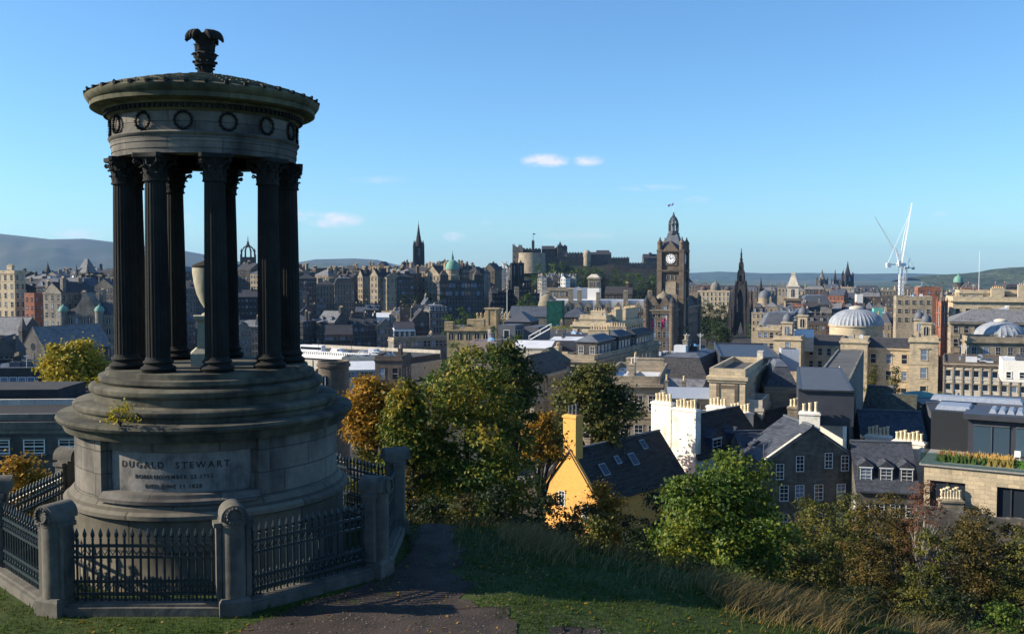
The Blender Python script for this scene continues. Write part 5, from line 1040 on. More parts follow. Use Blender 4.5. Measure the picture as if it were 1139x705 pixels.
# gothic monument -----------------------------------------------------------
bs = at(823.5, 382, 678); top = at(823.5, 277, 678); Hm = top.z-bs.z+8
gm = thing('gothic_monument', 'blackened openwork gothic monument tapering to a needle, white statue beneath its arches', 'monument', (bs.x, 678, bs.z-8), radians(-24))
K = ST['black']; b = MB()
def stage(b, w, z0, z1, pin, arch=True):
    q = w/2
    for sx in (-1, 1):
        for sy in (-1, 1): b.frus(sx*q, sy*q, z0, z1+pin*.2, w*.22, w*.22, w*.15, w*.15); b.frus(sx*q, sy*q, z1+pin*.2, z1+pin, w*.15, w*.15, .03, .03); b.frus(sx*q*1.25, sy*q*1.25, z0, z1-(z1-z0)*.25, w*.09, w*.09, w*.06, w*.06); b.frus(sx*q*1.25, sy*q*1.25, z1-(z1-z0)*.25, z1+pin*.3, w*.07, w*.07, .02, .02)
    b.bx(-q, q, -q, q, z1-(z1-z0)*.18, z1)
    for k in range(4):
        a = k*pi/2; b.M = Matrix.Rotation(a, 4, 'Z')
        n = 7; pts = [(-q*.8, z1-(z1-z0)*.18), (-q*.8, z0+(z1-z0)*.45)]+[(-q*.8+q*.8*i/n, z0+(z1-z0)*.45+(z1-z0)*.36*sin(pi/2*i/n)) for i in range(1, n+1)]
        b.yprism(pts, -q-.1, -q+.5); b.yprism([(-x, z) for x, z in pts][::-1], -q-.1, -q+.5); b.yprism([(-q*.55, z1-.1), (q*.55, z1-.1), (0, z1+pin*.75)], -q-.2, -q+.3); b.M = None
stage(b, 6.6, 0, 30, 3); stage(b, 6.0, 30, 50, 3)
b.bx(-1.5, 1.5, -1.5, 1.5, 30, 50); stage(b, 3.6, 50, 58, 2); b.bx(-1.1, 1.1, -1.1, 1.1, 50, 58); stage(b, 2.3, 58, 64, 1.6); b.bx(-.7, .7, -.7, .7, 58, 65)
b.build('tower', K, gm); MB().lathe([(1.2, 64), (.9, 67), (1.2, 67.4), (.7, 68), (.6, 71), (.8, 71.4), (.4, 72), (.2, Hm), (0, Hm+1)], 8).build('spire', K, gm)
for k in range(4):
    a = pi/4+k*pi/2; x, y = 9.0*cos(a), 9.0*sin(a)
    o = MB(); o.frus(x, y, 0, 32, 3.2, 3.2, 2.2, 2.2); o.bx(x-1.5, x+1.5, y-1.5, y+1.5, 16, 16.8); o.frus(x, y, 32, 47, 2.0, 2.0, .05, .05)
    for sx in (-1, 1):
        for sy in (-1, 1): o.frus(x+sx*1.3, y+sy*1.3, 0, 30, .6, .6, .1, .1)
    o.tube([(x*.9, y*.9, 14), (x*.68, y*.68, 19), (x*.5, y*.5, 22)], .7, 5); o.build('corner_buttress', K, gm)
ms = at(823, 377, 676); o = thing('statue', 'white marble seated statue under the arches of the black gothic monument', 'statue', (ms.x, 677, ms.z-3))
MB().bx(-1.5, 1.5, -1.5, 1.5, 0, 2.2).build('plinth', ST['white'], o); MB().lathe([(1.3, 2.2), (1.35, 3.2), (1.0, 3.6), (.8, 4.6), (.55, 5.0), (.25, 5.1), (.36, 5.4), (.36, 5.8), (.0, 6.1)], 14).build('figure', ST['white'], o, smooth=True)
# behind and right of the gothic monument
def gallery(i):
    t, w2, d2, H_ = i['t'], i['w2'], i['d2'], i['H']
    MB().lathe([(5, H_), (5, H_+3.5), (4.6, H_+5.5), (3, H_+8), (1, H_+9), (0, H_+13)], 16).build('dome', ST['grey'], t)
    for x in (-w2+4, w2-4): MB().lathe([(3.6, H_), (3.4, H_+2.5), (2, H_+4.5), (0, H_+5.2)], 16, x, 0).build('corner_dome', ST['dark'], t)
bld('domed_bank', 'pale classical building with dark domes beyond the trees right of the clock tower', 776, 812, 324, 950, dep=24, rot=20, wall='cream', roof='flat', rows=3, fl=4.6, cols=8, win=(1.5, 3), extra=gallery)
bld('long_terrace', 'very long reddish terrace with dormers running behind the black gothic monument', 770, 905, 322, 1050, dep=16, rot=14, wall='red', roof='gable', rm='slate', rh=4, rows=4, fl=4, cols=20, win=(1.5, 2.4), dorm=14, sidewin=False)
ct = at(882, 344, 560); t = thing('corner_turret', 'square stone corner turret with tall white pyramidal top', 'tower', (ct.x, 560, ct.z-16), radians(-20))
MB().bx(-4.3, 4.3, -4.3, 4.3, -20, 22).bx(-5, 5, -5, 5, 21, 22.4).build('shaft', TT, t); MB().bx(-3.2, 3.2, -3.2, 3.2, 22.4, 29).bx(-3.7, 3.7, -3.7, 3.7, 29, 29.8).build('belfry', ST['pale'], t); MB().frus(0, 0, 29.8, 36, 6.2, 6.2, 2.0, 2.0).bx(-1.2, 1.2, -1.2, 1.2, 36, 37.4).build('cap', ST['pale'], t)
for k in range(4): link('window', win_mesh(1.6, 4.4, 'arch', ST['tan']), t, (3.22*sin(k*pi/2), -3.22*cos(k*pi/2), 25.6), k*pi/2)
for x in (-2.2, 0, 2.2): link('window', win_mesh(.9, 4, 'arch', TT), t, (x, -4.32, 15)); link('window', win_mesh(.9, 4, 'arch', TT), t, (4.32, x, 15), pi/2)
bld('department_store', 'cream store front with red brick attic beneath the white-topped turret', 868, 893, 340, 540, dep=14, rot=20, wall='cream', roof='flat', rm='felt', rows=2, cols=5, corn=.4, trim='red')
gd = at(851, 331, 800); t = thing('small_dome', 'small pale grey dome low between the gothic monument and the turret', 'dome', tuple(gd))
MB().lathe([(5.4, -22), (5.4, 0)], 20).build('drum', ST['tan'], t); MB().lathe([(5.6, 0), (5.3, 2.4), (4, 4.8), (1.6, 6), (0, 7.2)], 20).build('dome', LEAD, t, smooth=True)
NT = 'distant rooftops of the new town'
row(22, 760, 1140, (320, 322, 321, 323, 320), 1000, 'in the farthest rooftops at right', NT, ('grey', 'dark', 'tan', 'red', 'brown', 'cream'), ('gable', 'hip', 'flat', 'mansard'), ('slate', 'blue', 'pale', 'felt'), seed=41, rows=2, jit=3, dY=100, win=(1.4, 2.4), rot=(10, 30))
row(16, 880, 1140, (330, 332, 330, 334), 720, 'in the second band of rooftops at right', 'second band of rooftops at right', ('grey', 'tan', 'dark', 'brown', 'cream', 'red'), ('gable', 'flat', 'hip', 'mansard'), ('slate', 'blue', 'felt', 'pale', 'zinc'), seed=43, rows=3, jit=4, dY=60, rot=(14, 30))
row(15, 836, 1060, (344, 346, 343, 345, 348), 560, 'in the third band above the great dome', 'rooftops above the great dome', ('grey', 'tan', 'dark', 'brown', 'cream', 'red'), ('gable', 'flat', 'hip', 'mansard'), ('slate', 'blue', 'felt', 'pale', 'zinc', 'lead'), seed=47, rows=3, jit=4, dY=40, rot=(14, 30))
row(10, 880, 1060, (360, 358, 362, 360), 450, 'just behind the great dome', 'rooftops just behind the great dome', ('grey', 'tan', 'dark', 'brown', 'red'), ('gable', 'flat', 'mansard'), ('slate', 'blue', 'felt', 'zinc'), seed=53, rows=3, jit=4, dY=25, rot=(14, 30))
bld('grey_roofed_hall', 'wide hall with smooth blue-grey roof left of the great lead dome', 848, 928, 362, 480, dep=22, rot=10, wall='grey', roof='mansard', rm='lead', rh=6, rows=2, cols=10, win=(2, 2), corn=.3)
bld('grey_roofed_hall', 'broad hall with dark curved roof right of the white-topped turret', 892, 925, 338, 600, dep=22, rot=10, wall='grey', roof='mansard', rm='blue', rh=5, rows=2, cols=6, win=(2, 2), corn=.3)
bld('white_box', 'small bright white rooftop box above the great lead dome', 952.5, 960, 329, 640, dep=5, rot=10, wall='white', roof='flat', rm='white', rows=0, corn=0, hb=8)
bld('mansard_row', 'row of blue-grey roofs with tall white dormers right of the three sharp spires', 950, 980, 324, 760, dep=12, rot=8, wall='grey', roof='mansard', rm='zinc', rh=4.5, rows=1, cols=8, dorm=4)
bld('netted_box', 'small turquoise sheeted rooftop box above the great lead dome', 972, 983, 345, 500, dep=5, rot=10, wall=plain('turquoise_sheet', (.12, .42, .36), .7), roof='flat', rows=0, corn=0, hb=8)
bld('concrete_office', 'beige concrete office with a thin white roof slab and square windows', 997, 1037, 331, 400, px2=None, dep=16, rot=18, wall='tan', roof='flat', rm='felt', rows=3, fl=3.6, cols=5, win=(1.4, 1.5), corn=0, parapet=.6)
bld('brick_block', 'plain red brick block above the narrow red steeple', 1021, 1046, 321, 520, dep=12, rot=14, wall='red', roof='flat', rm='felt', rows=1, cols=3, corn=0)
gp = at(1066, 318, 1100); t = thing('copper_dome', 'pale green copper dome on a dark drum standing on the right skyline', 'dome', tuple(gp))
MB().lathe([(6, -30), (6, 3), (6.6, 3.4), (5.6, 4)], 20).build('drum', ST['dark'], t); MB().lathe([(5.4, 4), (5.3, 7), (4.2, 9.8), (2.2, 11.4), (1, 12), (1, 13.5), (0, 15.5)], 20).build('dome', COPPER, t, smooth=True)
# register house: great dome, drum, wings, pavilions, pepperpots
RH = dict(wall='cream', rot=24, corn=.45, trim='cream')
def lead_dome(name, label, px0, px1, pyt, pyd, pyb, Y, drum, ribs=40, lantern=True):
    c = at((px0+px1)/2, pyb, Y); r = (px1-px0)/2/F*Y; h = ztop(pyt, Y)-ztop(pyd, Y); hd = ztop(pyd, Y)-ztop(pyb, Y)
    t = thing(name, label, 'dome', (c.x, Y, c.z))
    MB().lathe([(r*.97, -3), (r*.97, hd*.85), (r*1.01, hd*.88), (r*1.01, hd), (r*.9, hd)], 64).build('drum', drum, t, smooth=True)
    pr = [(r*.98*cos(a), hd+h*sin(a)) for a in [i*pi/2*.86/10 for i in range(11)]]
    MB().lathe(pr+[(r*.2, pr[-1][1]+.05), (0, pr[-1][1]+.1)], ribs*4, mod=lambda R_, z, a: R_*(1+.03*(cos(a*ribs) > .6))).build('dome', LEADP, t, smooth=True)
    if lantern: MB().lathe([(r*.26, pr[-1][1]-.1), (r*.26, pr[-1][1]+r*.05), (r*.2, pr[-1][1]+r*.09), (0, pr[-1][1]+r*.13)], 32).build('lantern', ST['pale'], t)
    return t
lead_dome('great_dome', 'great ribbed lead dome on a pale drum at centre right', 923, 981, 343, 361, 374, 350, ST['cream'])
bld('register_hall', 'pale pedimented hall left of the great lead dome', 861, 891, 376, 330, dep=20, roof='flat', rm='felt', rows=3, fl=4.4, cols=1, win=(1.5, 2.4), **RH)
bld('archive_wing', 'low cream wing between the pale hall and the pavilion under the great dome', 888, 937, 383, 340, dep=14, roof='gable', rm='slate', rh=3, rows=3, fl=4.4, cols=5, win=(1.4, 2.3), **RH)
bld('archive_pavilion', 'cream pavilion with a pedimented window under the great lead dome', 935, 965, 379, 300, dep=14, roof='flat', rm='felt', rows=3, fl=5.2, cols=1, top=2.5, win=(1.7, 3), **RH)
bld('archive_wing', 'cream wing with two storeys of sash windows right of the domed pavilion', 963, 1015, 386, 300, dep=14, roof='gable', rm='slate', rh=2.4, rows=4, fl=5.2, cols=3, top=2.0, win=(1.6, 2.8), **RH)
def pediment(i):
    t, w2, d2, H_ = i['t'], i['w2'], i['d2'], i['H']
    MB().yprism([(-1.6, H_-2.3), (1.6, H_-2.3), (0, H_-1.5)], -d2-.35, -d2).bx(-1.5, 1.5, -d2-.3, -d2, H_-2.55, H_-2.3).build('pediment', i['wm'], t)
    for s in (0,): pass
bld('archive_pavilion', 'tall cream end pavilion carrying two small domed turrets', 1012, 1044, 378, 285, px2=1052, wall='cream', roof='flat', rm='felt', rows=4, fl=5.4, cols=1, top=2.8, win=(1.7, 3), rot=24, corn=.5, extra=pediment) if False else bld('archive_pavilion', 'tall cream end pavilion carrying two small domed turrets', 1012, 1044, 378, 285, dep=12, wall='cream', roof='flat', rm='felt', rows=4, fl=5.4, cols=1, top=2.8, win=(1.7, 3), rot=24, corn=.5, extra=pediment)
def pepper(px, pyt, pyb, Y, label):
    a = at(px, pyb, Y); h = ztop(pyt, Y)-a.z; t = thing('domed_turret', label, 'turret', tuple(a), radians(-24), 'small domed turrets of the archive building'); w = h*.17
    MB().bx(-w, w, -w, w, -1, h*.55).bx(-w*1.2, w*1.2, -w*1.2, w*1.2, h*.55, h*.6).build('shaft', ST['cream'], t)
    for k in range(4): a_ = k*pi/2; link('window', win_mesh(w*.9, h*.32, 'arch', ST['cream']), t, (w*sin(a_), -w*cos(a_), h*.3), a_)
    MB().lathe([(w*1.0, h*.6), (w*1.05, h*.68), (w*.85, h*.8), (w*.4, h*.87), (w*.12, h*.9), (w*.14, h*.93), (0, h)], 20).build('dome', LEAD, t, smooth=True)
pepper(1030, 346, 377, 290, 'right nearer domed turret on the cream end pavilion'); pepper(1022, 343, 372, 305, 'left farther domed turret on the cream end pavilion')
pepper(876, 345, 377, 335, 'left nearer domed turret beside the pale pedimented hall'); pepper(893, 338, 368, 360, 'right farther domed turret near the pale pedimented hall')
bld('stone_block', 'cream block with dark openings left of the two domed turrets', 842, 868, 366, 360, dep=14, rot=18, wall='cream', roof='flat', rm='felt', rows=3, fl=4, cols=4, win=(1.4, 1.9))
bld('white_awning', 'ribbed white canopy roof between the domed turrets and great dome', 884, 905, 375, 335, dep=6, rot=14, wall='pale', roof='gable', rm='white', rh=2.5, rows=0, corn=0, hb=5)
# office and palace blocks on the right
def office(i):
    t, w2, d2, H_, W_ = i['t'], i['w2'], i['d2'], i['H'], i['W']; b = MB(); n = 14
    for k in range(n+1): b.bx(-w2+k*W_/n-.18, -w2+k*W_/n+.18, -d2-.22, -d2-.001, 1, H_-.8)
    for k in range(6): b.bx(-w2, w2, -d2-.14, -d2-.002, H_-1.6-3.3*k, H_-1.35-3.3*k)
    b.build('pilasters', ST['tan'], t)
bld('grid_office', 'cream office block with a grid of small dark windows and brown flat roof', 1050, 1200, 404, 235, dep=26, rot=24, wall='pale', roof='flat', rm='grav', rows=5, fl=3.3, cols=14, win=(1.2, 1.6), top=1.5, trim='brown', corn=.25, parapet=.5, kind='modern', extra=office, sidewin=3)
bld('white_penthouse', 'plain white rooftop box on the cream grid office at the right edge', 1115, 1175, 402, 205, dep=12, rot=24, wall='white', roof='flat', rm='white', rows=1, cols=4, win=(.9, 1.2), top=2.2, corn=0, parapet=.2, hb=4.3)
bld('palace_block', 'dark-roofed neoclassical block with sash windows below the ribbed skylight dome', 1077, 1200, 379, 290, dep=12, rot=14, wall='tan', roof='flat', rm='felt', rows=3, fl=5, cols=9, win=(1.5, 2.8), kind='sash', top=1.8, corn=.6, parapet=1.3)
lead_dome('skylight_dome', 'broad shallow ribbed pale dome at the right edge', 1086, 1139, 357, 373, 377, 305, ST['tan'], 28)
bld('palace_wing', 'neoclassical wing with wide hipped grey roof behind the shallow dome', 1058, 1200, 358, 325, px2=None, dep=16, rot=16, wall='tan', roof='hip', rm='pale', rh=4.2, rows=4, fl=4.6, cols=12, win=(1.5, 2.4), corn=.7, over=.8, chim=[(-.2, 0, 5, 4, 1, 0), (.05, 0, 5, 4, 1, 0)])
lead_dome('skylight_dome', 'smaller half-hidden skylight dome above the hipped grey roof', 1108, 1134, 341, 352, 355, 345, ST['dark'], 20)
bld('palace_block', 'sunlit cream palace block with balustrade standing highest at the right edge', 1060, 1200, 334, 400, dep=24, rot=18, wall='cream', roof='flat', rm='felt', rows=4, fl=5.2, cols=12, win=(1.7, 3), top=3.4, corn=.9, parapet=1.5, chim=[(-.1, 0, 5, 5, 2, 6), (.12, 0, 6.5, 5, 2, 6), (-.4, .2, 3, 3, 2, 4)])
bld('palace_attic', 'set-back cream attic with small square windows on the highest palace block', 1067, 1160, 325, 412, dep=14, rot=18, wall='cream', roof='flat', rows=1, cols=8, win=(1.6, 1.0), top=1.2, hb=6, corn=.4)
# white cranes
def crane(px, pyb, pyp, Y, jibpx, jibpy, label, mast=True, w=2.2, STEELW=STEELW, kr=1.0):
    c = at(px, pyb, Y); p = ztop(pyp, Y)-c.z; jt = at(jibpx, jibpy, Y); t = thing('tower_crane', label, 'crane', tuple(c), 0, 'white luffing cranes on the skyline')
    b = MB(); q = w/2
    for sx in (-q, q):
        for sy in (-q, q): b.tube([(sx, sy, -22), (sx, sy, p)], .22, 4)
    k = -22; s = 1
    while k < p: 
        for y in (-q, q): b.tube([(-q*s, y, k), (q*s, y, k+2.6)], .13, 4); b.tube([(y, -q*s, k), (y, q*s, k+2.6)], .13, 4)
        k += 2.6; s = -s
    b.build('mast', STEELW, t); e = Vector((jt.x-c.x, 0, jt.z-c.z)); r0 = Vector((0, 0, p+1)); d = e-r0; nrm = Vector((-d.z, 0, d.x)).normalized()
    MB().bx(-2.4, 2.4, -2, 2, p, p+2).build('slew_platform', STEELW, t); MB().bx(.8*(1 if d.x < 0 else -1)+0, 2.6*(1 if d.x < 0 else -1), -2.4, -1, p+1, p+3.4).build('cab', STEELW, t) if False else MB().box(1.9*(1 if d.x < 0 else -1), -1.8, p+2.6, 1.8, 1.6, 2.2).build('cab', STEELW, t)
    b = MB()
    for y, off in ((-.7, 0), (.7, 0), (0, 1.6)): b.tube([r0+nrm*off+Vector((0, y, 0)), r0+d*.5+nrm*off+Vector((0, y, 0)), e+Vector((0, y*.3, 0))], [.2*kr, .2*kr, .14*kr], 4)
    n = 18
    for k in range(n):
        a = r0+d*(k/n); a2 = r0+d*((k+1)/n); o = nrm*1.6*(1 if k < n-1 else .3); b.tube([a+Vector((0, -.7, 0)), (a+a2)/2+o, a2+Vector((0, -.7, 0))], .1, 4); b.tube([a+Vector((0, .7, 0)), (a+a2)/2+o, a2+Vector((0, .7, 0))], .1, 4)
    b.build('jib', STEELW, t); s = 1 if d.x < 0 else -1
    MB().tube([(s*-1, 0, p+2), (s*4.5, 0, p+13)], .22, 4).tube([(s*2, 0, p+2), (s*4.5, 0, p+13)], .2, 4).tube([(s*4.5, 0, p+13), tuple(r0+d*.85)], .08, 4).tube([(s*4.5, 0, p+13), (s*9, 0, p+2)], .1, 4).build('a_frame', STEELW, t)
    MB().bx(min(0, s*10), max(0, s*10), -1, 1, p+.6, p+1.4).box(s*8.5, 0, p+.6, 2.6, 2.2, 3).build('counterweight', STEELW, t)
crane(1002, 322, 296, 640, 1014.5, 226, 'big white luffing crane with its jib raised almost upright')
crane(1007.5, 318, 299, 1150, 973, 241, 'fainter white crane whose thin jib leans far left', w=1.9, STEELW=plain('grey_steel', (.34, .37, .42), .5), kr=.5)
MB().tube([(0, 0, -8), (0, 0, 12)], [.13, .07], 8).build('flagpole', STEELW, None, tuple(at(1089, 310, 420))); tag(bpy.data.objects['flagpole.001'], 'short white flagpole above the highest palace block at right', 'flagpole')
# ------------------------------------------------------------ houses under the hill
def sky_light(parent, x, y, z, rx, rz, w=.8, h=1.1):
    o = MB().bx(-w/2-.09, w/2+.09, -h/2-.09, h/2+.09, 0, .09, 0).bx(-w/2, w/2, -h/2, h/2, .091, .11, 1).build('roof_window', [plain('skylight_frame', (.30, .32, .34), .5) if 'skylight_frame' not in MATS else MATS['skylight_frame'], GL], parent, (x, y, z)); o.rotation_euler = (rx, 0, rz); return o
_pl = plain
def plain(name, *a, **k): return MATS[name] if name in MATS else _pl2(name, *a, **k)
def _pl2(name, *a, **k): m = _pl(name, *a, **k); MATS[name] = m; return m
MOSS = slate('near_slate', (.034, .033, .032), .22, .3, .8, moss=(.045, .042, .034)); NSL = slate('near_slate_blue', (.045, .05, .062), .22, .3, .6)
RM = dict(near=True)
# yellow house
def yellow(i):
    t, w2, d2, H_ = i['t'], i['w2'], i['d2'], i['H']; rh = 4.1; k = rh/w2; sl = atan(k)
    for y, f, s in ((-d2+3.2, .52, .85), (-d2+5.9, .40, .55), (-d2+8.3, .46, .9), (-d2+11.2, .22, .7)):
        x = w2*f; o = sky_light(t, x, y, H_+rh-k*x+.22, 0, 0, 1.3*s, .95*s); o.rotation_euler = (0, sl, 0)
    MB().tube([(w2+.34, -d2, H_-.28), (w2+.34, d2, H_-.28)], .09, 6).tube([(w2+.12, -d2+.25, H_-.3), (w2+.12, -d2+.25, 0)], .06, 6).build('gutter', BLK, t)
    for y, x in ((-d2+2.4, .8), (-d2+7.5, 1.0)): MB().cyl(x, y, H_+rh-k*x, H_+rh-k*x+.8, .07, 6).build('vent_pipe', ZINC, t)
    # skews on the gable edge
    s_ = MB()
    for s in (-1, 1): 
        p = [(s*(w2+.1), H_-.1), (0, H_+rh+.08), (0, H_+rh+.36), (s*(w2+.1), H_+.2)]; s_.yprism(p if s > 0 else p[::-1], -d2-.06, -d2+.3)
    s_.build('skew', ST['yellow'], t)
    chimney(t, -.1, -d2+.65, H_+rh-1.4, H_+rh+3.5, 1.5, 1.1, ST['yellow'], 3, True, potmat=ZINC, ph=.95, pr=.13)
    for x, z, w in ((-.9, H_-.4, .75), (1.9, H_-1.6, .75)): put_window(t, x, -d2, z, 0, w, 1.5, 'sash', ST['yellow'])
bld('yellow_house', 'bright ochre yellow gabled house with single tall chimney and dark slate roof', 604, 664, 545, 92, px2=762, rot=42, wall='yellow', roof='gfront', rm=MOSS, rh=4.1, rows=0, corn=0, over=.3, near=True, cat='house', extra=yellow)
a = at(603, 528, 99); ch = thing('garden_pillar', 'small dark stone finial pillar left of the yellow house', 'pillar', (a.x-.1, 99, a.z-3)); MB().bx(-.5, .5, -.5, .5, -2, 1.8).frus(0, 0, 1.8, 2.6, .9, .9, .4, .4).lathe([(.12, 2.6), (.1, 3.0), (.3, 3.3), (.26, 3.6), (0, 4.2)], 8).build('shaft', ST['dark'], ch)
bld('low_roof', 'low grey roof with a small glass skylight left of the yellow house', 545, 604, 535, 96, dep=8, rot=10, wall='grey', roof='flat', rm='pale', rows=0, corn=0, parapet=.3, near=True, cat='house', chim=[(-.3, -.2, 1.3, .7, .6, 2)])
sk = at(588, 533, 99); t = thing('roof_lantern', 'small ribbed glass pyramid skylight beside the yellow house', 'skylight', tuple(sk)); MB().frus(0, 0, -.2, 1.0, 2.4, 2.4, .1, .1).build('glass', GLB, t)
b = MB()
for k in range(9): 
    x = -1.2+.3*k; b.tube([(x, -1.22, -.15), (0, 0, 1.03)], .035, 4); b.tube([(1.22, x, -.15), (0, 0, 1.03)], .035, 4)
b.build('glazing_bars', STEELW, t)
# white gables with pots (houses stepping down the street)
def wgable(i, stacks, dz=0, dms=(), rh=3.4, roof_y=0):
    t, w2, d2, H_ = i['t'], i['w2'], i['d2'], i['H']; W_ = 2*w2
    for (fx, fw, h, n) in stacks:
        chimney(t, fx*W_, -d2+.27, 1.0, H_+rh+h, fw*W_, 1.0, i['wm'], n, True, potmat=POTC, ph=.95, pr=.15)
    k = rh/w2
    for (y, z, w, h, xx) in dms:
        dormer(t, w2*xx, y, H_+z, pi/2, w, h, w2*xx*.0+2.6, NSL, 'sash', cheek=MATS.get('dormer_blue') or plain('dormer_blue', (.03, .045, .10), .5))
wg = bld('white_gabled_house', 'bright white chimney gable carrying two rows of pale pots, right of the yellow house', 725, 775, 500, 106, px2=846, rot=44, wall='render', roof='gfront', rm=MOSS, rh=3.6, rows=0, corn=0, near=True, cat='house', over=.35,
    extra=lambda i: wgable(i, ((-.27, .44, 1.9, 5), (.235, .52, 1.45, 6)), dms=((-i['d2']+4.2, -.4, 2.2, 2.0, .95), (-i['d2']+8.2, -.4, 1.6, 2.0, .95)), rh=3.6))
bld('white_gabled_house', 'stained white chimney gables behind the first white gable', 784, 835, 498, 118, px2=905, rot=44, wall='render', roof='gfront', rm=MOSS, rh=3.8, rows=0, corn=0, near=True, cat='house', over=.35,
    extra=lambda i: wgable(i, ((-.24, .42, 1.6, 5), (.24, .48, 1.2, 6)), dms=((-i['d2']+2.6, -.4, 1.9, 2.1, .98),), rh=3.8))
def tower(i):
    t, w2, d2, H_ = i['t'], i['w2'], i['d2'], i['H']
    b = MB(); b.bx(-w2+.9, -w2+1.3, -d2-.1, -d2, 2, H_-1); b.bx(w2-1.3, w2-.9, -d2-.1, -d2, 2, H_-1); b.bx(-w2+1.3, w2-1.3, -d2-.06, -d2, H_-1.6, H_-1.2); b.build('wall_strips', ST['brown'], t)
    put_window(t, w2, -1.0, H_-3.2, pi/2, 1.1, 2.8, 'sash', ST['tan']); MB().bx(w2-.8, w2, d2-1.6, d2, H_-.5, H_+1.9).build('chimney', ST['pale'], t)
bld('cream_tower_block', 'square cream ashlar block with a heavy parapet behind the white chimney gables', 789, 829, 417, 122, px2=850, rot=22, wall='cream', roof='flat', rm='felt', rows=0, corn=.35, near=True, extra=tower, parapet=.9)
bld('cream_tower_annexe', 'lower cream annexe attached right of the square cream block', 829, 848, 452, 121, dep=7, rot=22, wall='pale', roof='flat', rows=1, cols=1, win=(.8, 1.3), corn=.2, near=True)
bld('tan_gable_house', 'sandy house with a lean-to gable below the slate and zinc roof', 851, 889, 430, 128, dep=12, rot=10, wall='tan', roof='mansard', rm=NSL, rh=2.6, rows=0, corn=.1, near=True, chim=[(.38, -.4, -.2, 3.6, 1.0, 6)])
def roofbox(i):
    t, w2, d2, H_ = i['t'], i['w2'], i['d2'], i['H']
    b = MB()
    for k in range(6): b.bx(w2+.02, w2+.10, -d2+.8+k*1.1, -d2+1.3+k*1.1, H_-1.8, H_-.3)
    b.build('roof_glazing', WP, t); MB().bx(-w2, w2, -d2-.4, -d2, H_-3.5, H_-3.1).build('gutter', WP, t)
bld('zinc_box_house', 'large dark zinc mansard box with a striped glazed end above the chimney pots', 886, 936, 409, 124, px2=950, rot=16, wall=DKZ, roof='flat', rm='zinc', rows=0, corn=0, parapet=.15, near=True, extra=roofbox, hb=3.6)
bld('tall_grey_tenement', 'tall grey brick end wall below the striped glazed roof end', 898, 941, 432, 120, px2=961, rot=22, wall='grey', roof='flat', rm='felt', rows=0, corn=0, near=True, parapet=.3, sidewin=False, nocl=True)
def stack(label, px0, px1, pyt, pyb, Y, n, rot, wall, dep=1.0, ph=.95, pr=.15, px2=None, potm=None):
    r = radians(rot); A = at(px0, pyt, Y); u1 = (px1-CX)/F; Wd = (u1*(A.y*cos(PITCH)-A.z*sin(PITCH))-A.x)/(cos(r)+u1*sin(r)*cos(PITCH))
    c = (A.x+cos(r)*Wd/2+sin(r)*dep/2, A.y-sin(r)*Wd/2+cos(r)*dep/2); zb = min(ztop(pyb, Y), A.z-1); zg = Hs(*c)-.3
    t = thing('chimney_stack', label, 'chimney', (c[0], c[1], zg), -r, 'chimney stacks with pots')
    chimney(t, 0, 0, 0, A.z-zg, Wd, dep, ST[wall], n, True, potmat=potm or POTC, ph=ph, pr=pr); return t
stack('sandy chimney wall with a crowded row of pots left of the stained white wedge', 876, 907, 452, 480, 112, 7, 20, 'tan')
stack('broad stained white chimney wedge with nine pots below the striped glazed end', 910, 938, 448, 490, 108, 8, 34, 'render', 1.6)
stack('small white chimney standing on the dark rubble gable', 889, 912, 458, 480, 99, 3, 20, 'render', 1.3)
stack('cream chimney gable with six pots left of the nearer cream one', 962, 990, 483, 520, 104, 6, 34, 'render', 1.0)
stack('nearer cream chimney gable with seven pots beside the glass terrace building', 992, 1028, 489, 540, 98, 7, 34, 'render', 1.2)
stack('low chimney stack with a row of pale pots before the cream window wall', 1046, 1072, 555, 570, 84, 7, 10, 'tan', .9)
def rubble(i):
    t, w2, d2, H_ = i['t'], i['w2'], i['d2'], i['H']; W_ = 2*w2; rh = 3.5
    xs = lambda px: (px-900.)/(955-845)*W_
    for px, z in ((886, H_-.15), (919, H_+.1), (938, H_-.2), (863, H_-.9)): put_window(t, xs(px), -d2, z, 0, .85, 1.65, 'sash', ST['rubble'])
    for px in (868, 886, 908, 934): put_window(t, xs(px), -d2, H_-3.1, 0, .95, 1.65, 'sash', ST['rubble'])
    for px in (868, 886, 908, 934): put_window(t, xs(px), -d2, H_-6.0, 0, .95, 1.65, 'sash', ST['rubble'])
    b = MB()
    for s in (-1, 1):
        p = [(s*(w2+.05), H_-.1), (s*1.2, H_+rh-.9), (s*1.2, H_+rh-.6), (s*(w2+.05), H_+.3)]; b.yprism(p if s > 0 else p[::-1], -d2-.05, -d2+.35)
    b.build('skew', ST['pale'], t); MB().tube([(-w2-.1, -d2-.1, H_+2), (-w2-.1, -d2-.1, H_-1), (-w2+.9, -d2-.1, H_-2.2), (-w2+.9, -d2-.1, H_-8)], .07, 5).build('downpipe', ZINC, t)
bld('rubble_gable_house', 'dark rubble stone house with broad gable and white sash windows', 850, 956, 515, 96, dep=7, rot=-7, wall='rubble', roof='gfront', rm=NSL, rh=3.5, rows=0, corn=0, near=True, cat='house', extra=rubble)
bld('dark_roofed_house', 'dark slate roofed house with small dormer between white gable and rubble gable', 830, 862, 520, 100, dep=8, rot=-4, wall='rubble', roof='gable', rm=NSL, rh=3.0, rows=1, cols=3, win=(.9, 1.4), kind='sash', corn=0, near=True, cat='house', dorm=1)
bld('dormered_house', 'low dark roof with three white framed dormers below the cream chimney gables', 953, 1022, 545, 93, dep=9, rot=12, wall='rubble', roof='gable', rm=NSL, rh=3.9, rows=1, cols=4, win=(.9, 1.3), kind='sash', corn=0, near=True, cat='house', dorm=3)
